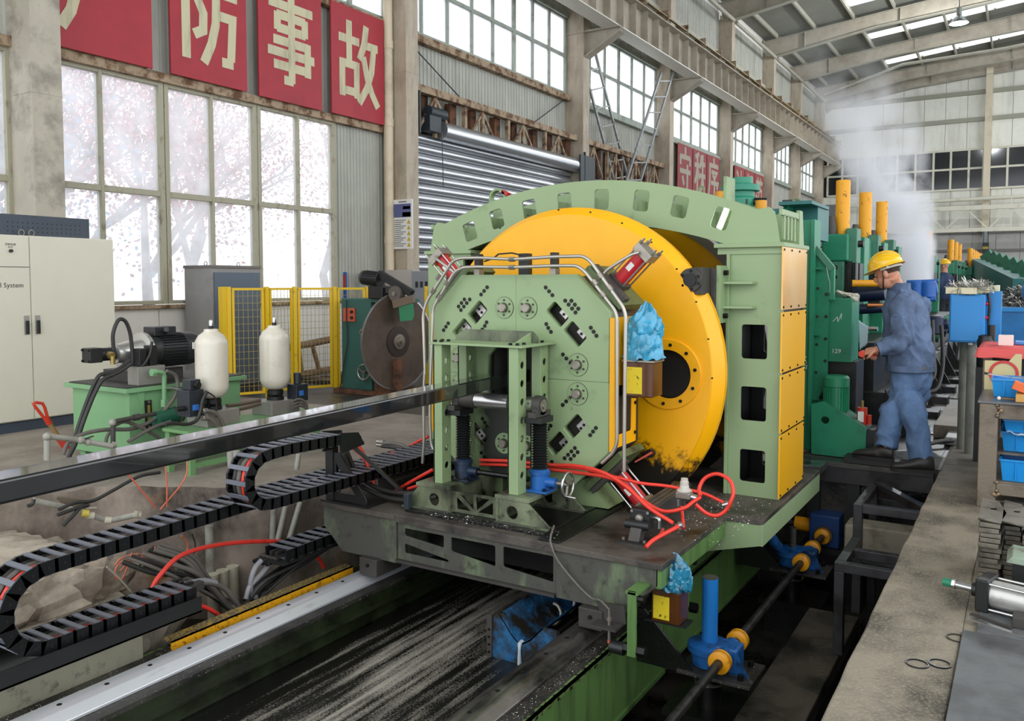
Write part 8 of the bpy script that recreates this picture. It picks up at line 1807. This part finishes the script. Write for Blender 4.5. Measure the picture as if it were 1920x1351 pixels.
def hand_mb(mb, wrist, d, up, s=1.0, curl=.9, thumb=1):
    """palm + four fingers + thumb; d = pointing direction, up = back-of-hand normal"""
    d = d.normalized(); side = d.cross(up).normalized(); up = side.cross(d)
    palm = [wrist, wrist + d * .045 * s, wrist + d * .09 * s]
    mb.loft([[p + side * (a * math.cos(t)) + up * (b * math.sin(t)) for t in [2 * math.pi * i / 14 for i in range(14)]] for p, a, b in zip(palm, (.028 * s, .040 * s, .042 * s), (.020 * s, .017 * s, .013 * s))])
    for i, (o_, L_) in enumerate(((-.030, .072), (-.011, .082), (.010, .077), (.029, .060))):
        p = wrist + d * .082 * s + side * o_ * s; a = 0; pts = [p - d * .015]
        dd = d.copy(); 
        for kx, fr in enumerate((.42, .33, .25)):
            a += curl * (.45, .6, .5)[kx]; dd = d * math.cos(a) - up * math.sin(a); pts.append(p); p = p + dd * L_ * fr * s
        pts.append(p); limb(mb, pts, [.0085 * s, .0095 * s, .009 * s, .008 * s, .0065 * s], 4, 10)
    p = wrist + d * .03 * s - side * thumb * .034 * s; t1 = (d * .75 - side * thumb * .6 - up * .35).normalized(); t2 = (d * .85 + side * thumb * .05 - up * .5).normalized()
    limb(mb, [p - t1 * .012, p, p + t1 * .036 * s, p + t1 * .036 * s + t2 * .032 * s], [.012 * s, .0125 * s, .0105 * s, .008 * s], 4, 10)
m_skin = mat('skin', 'c98f74', .5, var=.05); m_denim = mat('denim', '5c7090', .85, dirt='39465b', dscale=5, dlo=.42, dhi=.70, dirt2='8da3c0', d2scale=14, d2lo=.64, d2hi=.8, bump=.15, bscale=160)  # dark denim patches paint fold shading into the jacket cloth
m_denim2 = mat('denim_trousers', '5f7da6', .85, dirt='3f5474', dscale=5, dlo=.45, dhi=.75, dirt2='8ea8cc', d2scale=9, d2lo=.62, d2hi=.8, bump=.15, bscale=160)
m_helmet = mat('helmet_yellow', 'f6c010', .25, coat=.5, var=.04); m_hair = mat('hair_black', '1a1715', .7); m_shoe = mat('boot_black', '232120', .5, dirt='4a443e', dscale=14, dlo=.55, dhi=.7); m_strap = mat('strap_grey', 'b9b4a8', .5)
m_stitch = mat('stitch', '8fa0b8', .8)
def head(parent, c, f, up_t=.12, s=1.0, skin_mb=None):
    """head shapes added to skin_mb; returns basis"""
    side = Vector((0, 0, 1)).cross(f).normalized(); fu = (f * math.cos(up_t) - Vector((0, 0, 1)) * math.sin(up_t)).normalized(); u = fu.cross(side) * -1
    if u.z < 0: u = -u
    M = Matrix((side, fu, u)).transposed()
    skin_mb.sphere(c + u * .02 * s, .074 * s, .092 * s, .10 * s, 20, 14, M); skin_mb.sphere(c + fu * .03 * s - u * .055 * s, .058 * s, .062 * s, .07 * s, 18, 12, M)
    skin_mb.sphere(c + fu * .068 * s - u * .095 * s, .026 * s, .022 * s, .020 * s, 12, 8, M)
    skin_mb.sphere(c + fu * .098 * s - u * .03 * s, .013 * s, .020 * s, .026 * s, 12, 8, M); skin_mb.sphere(c + fu * .088 * s - u * .075 * s, .024 * s, .012 * s, .009 * s, 12, 8, M)
    for k in (-1, 1): skin_mb.sphere(c + side * .076 * s * k - u * .02 * s - fu * .005 * s, .012 * s, .020 * s, .033 * s, 12, 8, M); skin_mb.sphere(c + fu * .078 * s + side * .03 * s * k + u * .012 * s, .018 * s, .012 * s, .008 * s, 10, 6, M)
    return side, fu, u, M
def helmet(parent, c, side, fu, u, M, s=1.0):
    mb = MB(); R = []
    n = 36
    for j in range(13):
        a = math.pi / 2 * j / 12; k = max(math.cos(a), .02)
        R.append([c + side * (.112 * s * k * math.cos(t)) + fu * (.132 * s * k * math.sin(t)) + u * (.115 * s * math.sin(a)) for t in [2 * math.pi * i / n for i in range(n)]])
    brim = [c + side * (.122 * s * math.cos(t)) + fu * ((.145 + .035 * max(math.sin(t), 0) ** 2) * s * math.sin(t)) - u * (.012 * s) for t in [2 * math.pi * i / n for i in range(n)]]
    inner_ = [c + side * (.106 * s * math.cos(t)) + fu * (.126 * s * math.sin(t)) - u * (.002 * s) for t in [2 * math.pi * i / n for i in range(n)]]
    mb.loft([inner_, brim] + R)
    h = mb.build('helmet', m_helmet, parent, smooth=55)
    MB().tube([c + fu * (.132 * s * math.cos(a)) + u * (.117 * s * math.sin(a)) for a in [.25 + 2.6 * k / 16 for k in range(17)]], .007 * s, 8).build('ridge', m_helmet, h, smooth=60)
    band = MB().tube([c + side * (.088 * s * math.cos(t)) + fu * (.108 * s * math.sin(t)) - u * .022 * s for t in [math.pi * .95 + math.pi * 1.1 * k / 20 for k in range(21)]], .011 * s, 6).build('head_band', m_strap, h, smooth=60)
    for k in (-1, 1): MB().cyl(c + side * .088 * s * k - fu * .04 * s - u * .02 * s, c + side * .10 * s * k - fu * .04 * s - u * .02 * s, .010 * s, n=10).build('band_knob', m_white, h)
    return h
def worker1():
    f = Vector((-.95, .306, 0)).normalized(); sd_ = Vector((0, 0, 1)).cross(f).normalized()    # sd_: his left (toward camera)
    if sd_.y > 0: sd_ = -sd_
    Zv = Vector((0, 0, 1))
    foot_n = at(1718, 884, z=0.0); foot_f = at(1644, 861, z=0.05)
    P = thing('person', 'worker in yellow hard hat and blue denim workwear standing on the steel walkway', 'person', tuple((foot_n + foot_f) / 2))
    hc = atd(1663, 510, 6.9)
    hf = Vector((-.985, .17, 0)).normalized()
    skin = MB(); side, fu, u, M = head(P, hc, hf, .34, 1.04, skin)
    cx = lambda px, py, d=6.92: atd(px, py, d)
    neck_b = cx(1684, 548); pelvis = cx(1707, 704); chest = cx(1700, 605)
    limb(skin, [hc - u * .04 - fu * .03, (hc + neck_b) / 2 - fu * .01, neck_b, chest, pelvis], [.062, .060, .066, .09, .08])
    shL = cx(1690, 572, 6.74); elL = cx(1692, 640, 6.66); wrL = cx(1643, 655, 6.70)
    shR = cx(1727, 574, 7.06); elR = cx(1702, 640, 7.16); wrR = cx(1655, 660, 6.96)
    hipL = pelvis + sd_ * .085 - Zv * .05; hipR = pelvis - sd_ * .085 - Zv * .05
    knL = cx(1713, 780, 6.72); anL = cx(1729, 858, 6.70); knR = cx(1672, 772, 6.88); anR = cx(1662, 835, 6.84)
    for a, b, c_ in ((shL, elL, wrL), (shR, elR, wrR)): limb(skin, [a, b, c_], [.040, .036, .028])
    for a, b, c_ in ((hipL, knL, anL), (hipR, knR, anR)): limb(skin, [a, b, c_, c_ - Zv * .05], [.055, .04, .032, .032])
    for a in (anL, anR): limb(skin, [a - Zv * .03, a + f * .08 - Zv * .07], [.03, .025])
    hd = (cx(1618, 660, 6.78) - wrL).normalized(); hand_mb(skin, wrL, hd, (Zv * .7 + sd_ * .6).normalized(), 1.0, 1.1, 1)
    hd2 = (cx(1616, 664, 6.86) - wrR).normalized(); hand_mb(skin, wrR, hd2, (Zv * .8 - sd_ * .5).normalized(), 1.0, 1.1, -1)
    me = remesh(skin, .0055, 3, wloc(P)); me.materials.append(m_skin); me.name = 'body'; shade(me, 60); link(bpy.data.objects.new('body', me), P)
    for k in (-1, 1):
        e = MB().sphere(hc + fu * .080 + side * .03 * k + u * .002, .011, n=10, m=8).build('eye', m_white, P); MB().sphere(hc + fu * .089 + side * .03 * k, .005, n=8, m=6).build('iris', m_hair, e)
        MB().bar(hc + fu * .091 + side * (.018 * k) + u * .022, hc + fu * .086 + side * (.042 * k) + u * .022, .006, .006).build('eyebrow', m_hair, P)
    MB().sphere(hc + fu * .10 - u * .078, .022, .006, .006, 12, 6, M).build('lips', mat('lips', '9c5f54', .5), P)
    hr = MB(); Rr = []
    for j in range(9):
        a = -.40 + (math.pi / 2 + .40) * j / 8; k = max(math.cos(a), .03); Rr.append([hc + u * .02 + side * (.080 * k * math.cos(t)) + fu * (.099 * k * math.sin(t) - .006) + u * (.106 * math.sin(a)) for t in [math.pi + .1 + (math.pi - .2) * i / 20 for i in range(21)] + [math.pi * 2 - .1 - (math.pi - .2) * i / 20 for i in range(21)]])
    hr.loft(Rr); hr.build('hair', mat('hair_cropped', '5a493e', .8), P)
    helmet(P, hc + u * .048 - fu * .004, side, fu, u, M, 1.06)
    MB().tube(catmull([hc + side * .088 + u * .02, hc + side * .080 + fu * .02 - u * .05, hc + side * .047 + fu * .05 - u * .108, hc + fu * .062 - u * .13, hc - side * .047 + fu * .05 - u * .1, hc - side * .083 + u * .02]), .005, 6).build('chin_strap', m_blackpt, P, smooth=60)
    # jacket
    j = MB()
    j.loft(rings([(cx(1706, 693), .20, .16), (cx(1706, 682), .215, .175), (cx(1704, 655), .225, .175), (cx(1700, 622), .23, .165), (cx(1698, 595), .232, .155), (cx(1697, 574), .225, .14), (cx(1695, 560), .19, .12), (cx(1691, 548), .13, .10), (cx(1688, 540), .09, .085)], f))
    limb(j, [shL - sd_ * .08 + Zv * .02, shL, (shL + elL) / 2 + sd_ * .01, elL, (elL + wrL) / 2, wrL + (elL - wrL) * .12], [.08, .092, .082, .078, .066, .053], 5)
    limb(j, [shR + sd_ * .08, shR, (shR + elR) / 2, elR, (elR + wrR) / 2, wrR + (elR - wrR) * .12], [.07, .075, .070, .07, .062, .052], 5)
    jk = cloth_obj('jacket', j, .010, m_denim, P, .022, 7, 5, 3)
    col = MB().loft(rings([(cx(1690, 550), .098, .095), (cx(1685, 540), .092, .092), (cx(1682, 530) - f * .012, .088, .092), (cx(1682, 531) - f * .012, .078, .082), (cx(1688, 548), .072, .072)], (f - Zv * .0).normalized()), caps=False); col.build('collar', m_denim, jk)
    bnd = MB().loft(rings([(cx(1706, 695), .214, .176), (cx(1706, 694), .220, .182), (cx(1706, 684), .222, .184), (cx(1706, 683), .214, .176)], f), caps=False).build('waistband', m_denim, jk)
    b_ = cx(1724, 690, 6.73); MB().bar(b_ - cR * .045, b_ + cR * .045, .012, .02).build('side_tab', mat('tab_brown', '6d5f58', .6), bnd)
    for c0, dd in ((cx(1684, 592, 6.645), .035),): MB().bar(c0 - cR * dd, c0 + cR * dd, .012, .006).build('pocket_flap', m_denim, jk)
    MB().cyl(wrL + (elL - wrL) * .24, wrL + (elL - wrL) * .05, .060, .057, n=20).build('cuff', m_denim, jk)
    # trousers
    t = MB(); t.loft(rings([(pelvis + Zv * .10, .17, .14), (pelvis + Zv * .02, .185, .15), (pelvis - Zv * .08, .178, .15), (pelvis - Zv * .15, .13, .11)], f))
    limb(t, [hipL + Zv * .05, hipL - Zv * .12, (hipL + knL) / 2 - Zv * .05, knL, (knL + anL) / 2, anL - Zv * .02], [.10, .115, .108, .096, .086, .088], 6)
    limb(t, [hipR + Zv * .05, hipR - Zv * .12, (hipR + knR) / 2 - Zv * .05, knR, (knR + anR) / 2, anR - Zv * .015], [.10, .112, .104, .092, .082, .086], 6)
    cloth_obj('trousers', t, .010, m_denim2, P, .022, 6, 4, 9, dirs=(1, 1, .9))
    # boots
    for c0, ff in ((foot_n, Vector((-.90, -.2, 0)).normalized()), (foot_f, Vector((-.97, .1, .0)).normalized())):
        ss = Zv.cross(ff).normalized(); b = MB(); prof = [(-.13, .030, .10), (-.12, .040, .115), (-.06, .045, .12), (.0, .045, .10), (.06, .050, .075), (.12, .054, .060), (.165, .044, .046), (.188, .022, .03)]
        R = []
        for x, w_, h_ in prof: R.append([c0 + ff * x + ss * (w_ * math.cos(a)) + Vector((0, 0, max(.014, .014 + h_ * (.5 + .5 * math.sin(a))))) for a in [2 * math.pi * i / 18 for i in range(18)]])
        b.loft(R); bo = b.build('boot', m_shoe, P, smooth=60)
        pts = [c0 + ff * x + ss * (s_ * w_ * 1.06) for s_, rng in ((1, prof), (-1, prof[::-1])) for x, w_, h_ in rng]; n = len(pts)
        MB().add([p + Vector((0, 0, .001)) for p in pts] + [p + Vector((0, 0, .026)) for p in pts], [tuple(range(n))[::-1], tuple(range(n, 2 * n))] + [(i, (i + 1) % n, n + (i + 1) % n, n + i) for i in range(n)]).build('sole', mat('sole_black', '171615', .7), bo)
    return wrL, hd
wl_, hd_ = worker1()
g_ = wl_ + hd_ * .115 + Vector((0, 0, -.012))
gt = thing('red_gauge', 'small red tool held in the worker\'s hands', 'tool', tuple(g_)); MB().cyl(g_ + Vector((0, -.03, 0)), g_ + Vector((0, .03, 0)), .028, n=18).build('body', m_redpl, gt, bevel=.004); MB().cyl(g_, g_ + Vector((.10, .05, -.01)), .012, n=10).build('handle', m_redpl, gt)
rgc = [at(1610, 600, y=8.05), at(1628, 612, y=8.05), at(1626, 645, y=8.05), at(1612, 655, y=8.05)]
mbq = MB(); 
cloth([rgc[0], rgc[1], rgc[2], rgc[3]], 'pale blue rag hanging from the machine before the worker', mat('pale_rag', 'bcd3dc', .85, var=.1), 'hanging_rag', .012, 'rag')
tmp_ = at(1632, 616, y=8.06); top(MB().cyl(tmp_ + Vector((-.05, .02, 0)), tmp_ + Vector((.06, 0, 0)), .02, n=12), 'spindle_end', m_steel, 'bright spindle end the pale rag hangs on', 'spindle')
def worker2():
    d = 19.0; P0 = atd(1771, 600, d)
    f = Vector((-.9, .4, 0)).normalized(); hz_ = 2.0
    hc = atd(1771, 498, d); base = hc.z - 1.62
    P = thing('person', 'distant worker in yellow hard hat and dark blue overalls among the mill stands', 'person', (hc.x, hc.y, base))
    sk = MB(); side, fu, u, M = head(P, hc, f, .1, 1.0, sk); O = Vector((hc.x, hc.y, base)); z = lambda v: Vector((0, 0, v))
    limb(sk, [hc - u * .04, O + z(1.42), O + z(1.2), O + z(.9)], [.06, .07, .12, .12])
    sL = Vector((0, 0, 1)).cross(f).normalized()
    arms = [(O + z(1.38) + sL * .2 * k, O + z(1.12) + sL * .26 * k - f * .02, O + z(1.02) + sL * .16 * k + f * .24) for k in (-1, 1)]; legs = [(O + z(.9) + sL * .09 * k, O + z(.48) + sL * .1 * k + f * .02, O + z(.1) + sL * .1 * k) for k in (-1, 1)]
    for a, b, c_ in arms: limb(sk, [a, b, c_], [.045, .04, .03]); hand_mb(sk, c_, f, Vector((0, 0, 1)), 1, .8)
    for a, b, c_ in legs: limb(sk, [a, b, c_, c_ - z(.05)], [.07, .055, .04, .04])
    me = remesh(sk, .011, 2, wloc(P)); me.materials.append(m_skin); me.name = 'body'; shade(me, 60); link(bpy.data.objects.new('body', me), P)
    helmet(P, hc + u * .045, side, fu, u, M, 1.0)
    mnv = mat('overall_navy', '2b3a5c', .85, var=.2)
    j = MB(); j.loft(rings([(O + z(.86), .2, .15), (O + z(1.1), .2, .15), (O + z(1.32), .215, .14), (O + z(1.42), .15, .1), (O + z(1.47), .08, .08)], f))
    for a, b, c_ in arms: limb(j, [a, b, c_ - f * .04], [.08, .07, .055], 5)
    cloth_obj('jacket', j, .02, mnv, P, .012, 8, 3)
    t = MB(); t.loft(rings([(O + z(.95), .17, .13), (O + z(.85), .17, .135), (O + z(.75), .13, .1)], f))
    for a, b, c_ in legs: limb(t, [a, b, c_ - z(.04)], [.1, .085, .08], 5)
    cloth_obj('trousers', t, .02, mat('overall_dark', '23262d', .85), P, .01, 8, 3)
    for a, b, c_ in legs: MB().sphere(c_ + f * .05 - z(.05), .05, .13, .05, 14, 8, Matrix((sL, f, Vector((0, 0, 1)))).transposed()).build('boot', m_shoe, P)
    pf = thing('platform', 'low dark platform the distant worker stands on', 'platform', (hc.x, hc.y, 0)); MB().box(hc.x - .5, hc.x + .4, hc.y - .6, hc.y + .6, base - .05, base - .0).build('deck', m_mdark, pf)
    for a in (-.45, .3):
        for b in (-.5, .5): MB().box(hc.x + a, hc.x + a + .08, hc.y + b, hc.y + b + .06, 0, base - .05).build('leg', m_mdark, pf)
worker2()
# ------------------------------------------------------------------ steam rising over the mill
def steam(name, label, c, rx, ry, h, dens, lean, seed, nscale=1.3):
    mb = MB(); R = []; n = 28
    for j in range(25):
        t = j / 24; k = (.34 + .75 * t ** .8) * (1 if t < .8 else max(1 - ((t - .8) / .2) ** 2, .05)); ring = []
        for i in range(n):
            a = 2 * math.pi * i / n; w = 1 + .35 * mnoise.noise(Vector((math.cos(a) * 1.2 + seed, math.sin(a) * 1.2, t * 4)))
            ring.append(Vector(c) + Vector((rx * k * w * math.cos(a) + lean[0] * t * t + lean[1] * math.sin(t * 5 + seed), ry * k * w * math.sin(a), h * t)))
        R.append(ring)
    mb.loft(R)
    m = bpy.data.materials.new(name); m.use_nodes = True; nn = m.node_tree.nodes; l = m.node_tree.links; nn.remove(nn['Principled BSDF'])
    v = nn.new('ShaderNodeVolumePrincipled'); l.new(v.outputs[0], nn['Material Output'].inputs['Volume']); v.inputs['Color'].default_value = (.97, .98, 1, 1); v.inputs['Anisotropy'].default_value = .2
    geo = nn.new('ShaderNodeNewGeometry'); nz = nn.new('ShaderNodeTexNoise'); nz.inputs['Scale'].default_value = nscale; nz.inputs['Detail'].default_value = 5; nz.inputs['Distortion'].default_value = .6
    l.new(geo.outputs['Position'], nz.inputs['Vector']); mr = nn.new('ShaderNodeMapRange'); mr.inputs[1].default_value = .44; mr.inputs[2].default_value = .66; mr.inputs[3].default_value = 0; mr.inputs[4].default_value = dens; l.new(nz.outputs['Fac'], mr.inputs[0])
    sep = nn.new('ShaderNodeSeparateXYZ'); l.new(geo.outputs['Position'], sep.inputs[0]); fz = nn.new('ShaderNodeMapRange'); fz.inputs[1].default_value = c[2]; fz.inputs[2].default_value = c[2] + h; fz.inputs[3].default_value = 1.0; fz.inputs[4].default_value = .06
    l.new(sep.outputs['Z'], fz.inputs[0]); mu = nn.new('ShaderNodeMath'); mu.operation = 'MULTIPLY'; l.new(mr.outputs[0], mu.inputs[0]); l.new(fz.outputs[0], mu.inputs[1]); 
    def MM(op, a, b=0.0, cl=False):
        x = nn.new('ShaderNodeMath'); x.operation = op; x.use_clamp = cl
        for i, q in enumerate((a, b)):
            if isinstance(q, (int, float)): x.inputs[i].default_value = q
            else: l.new(q, x.inputs[i])
        return x.outputs[0]
    t_ = MM('DIVIDE', MM('SUBTRACT', sep.outputs['Z'], c[2]), h); kk = MM('ADD', MM('MULTIPLY', t_, .70), .40)
    dx = MM('DIVIDE', MM('SUBTRACT', MM('SUBTRACT', sep.outputs['X'], c[0]), MM('MULTIPLY', MM('MULTIPLY', t_, t_), lean[0])), MM('MULTIPLY', kk, rx)); dy = MM('DIVIDE', MM('SUBTRACT', sep.outputs['Y'], c[1]), MM('MULTIPLY', kk, ry))
    fall = MM('SUBTRACT', 1.0, MM('ADD', MM('MULTIPLY', dx, dx), MM('MULTIPLY', dy, dy)), True); fall = MM('MULTIPLY', fall, MM('SUBTRACT', 1.0, t_, True))
    l.new(MM('MULTIPLY', mu.outputs[0], fall), v.inputs['Density'])
    tag(mb.build(name, m, None, smooth=60), label, 'steam', kind='stuff')
steam('steam', 'white steam plume rising from the mill line behind the yellow posts', (-1.75, 15.2, .9), .95, .95, 4.4, 34.0, (-1.15, .12), 2, 1.6)
steam('steam', 'thin steam drifting up towards the far roof corner', (-4.6, 30.0, 4.0), 2.6, 2.0, 7.5, 1.2, (-2.0, .4), 7, .5)
# ------------------------------------------------------------------ pale garden trees outside the left windows
m_bark = mat('bark', '8d7c78', .9, var=.2); m_leaf = [mat('leaf_pink', 'cf8f8d', .8, var=.15), mat('leaf_blue', '86abd0', .8, var=.15), mat('leaf_pale', 'd0aca0', .8, var=.15)]
rt = random.Random(12)
def tree(x, y, h, ml, label, n=4200):
    t = thing('garden_tree', label, 'tree', (x, y, -.5), 'garden trees beyond the windows'); br = MB(); tips = []
    def grow(p, d, L_, r, k):
        q = p + d * L_; mid = (p + q) / 2 + Vector((rt.uniform(-1, 1), rt.uniform(-1, 1), 0)) * L_ * .08
        br.tube([p, mid, q], [r, r * .85, r * .68], 6, False)
        if k == 0: tips.append(q); return
        for _ in range(3 if k > 1 else 3):
            nd = (d + Vector((rt.uniform(-1, 1), rt.uniform(-1, 1), rt.uniform(-.25, .7))) * .75).normalized(); grow(q, nd, L_ * rt.uniform(.6, .8), r * .6, k - 1)
    grow(Vector((x, y, -.5)), Vector((rt.uniform(-.1, .1), rt.uniform(-.1, .1), 1)).normalized(), h * .3, .16, 4)
    br.build('trunk', m_bark, t, smooth=60)
    lf = MB()
    for _ in range(n):
        c = rt.choice(tips) + Vector((rt.gauss(0, .7), rt.gauss(0, .7), rt.gauss(-.3, .8))); s = rt.uniform(.025, .06); d = Vector((rt.uniform(-1, 1), rt.uniform(-1, 1), rt.uniform(-1, 1))).normalized(); u = d.orthogonal().normalized()
        lf.add([c - d * s, c + u * s * .7, c + d * s, c - u * s * .7], [(0, 1, 2, 3)])
    o = lf.build('leaves', ml, t, smooth=0, fix=False); o['kind'] = 'stuff'
for i, (x, y, h, k) in enumerate(((-14.5, 8.2, 6.5, 0), (-15.5, 10.8, 7, 0), (-14.8, 6.0, 6, 1), (-17, 13.2, 7.5, 2), (-13.8, 4.0, 5.5, 1), (-18, 9.5, 8, 0), (-17.5, 5.0, 8, 1), (-16.0, 16.5, 7.5, 2))):
    tree(x, y, h, m_leaf[k], ['pale reddish tree outside the middle lower window', 'pale reddish tree outside the right lower window', 'pale bluish tree behind the cream cabinet window', 'bare pale tree outside the last lower window', 'pale bluish bush tree at the left window edge', 'tall reddish tree further back outside', 'tall bluish tree further back outside', 'far pale tree outside near the shutter'][i])
gd = thing('ground_outside', 'pale snowy ground outside the windows', None, (-30, 10, -.6), kind='structure'); MB().box(-70, -10.1, -30, 70, -.7, -.5).build('ground', mat('pale_ground', 'c9c9c4', .9), gd)
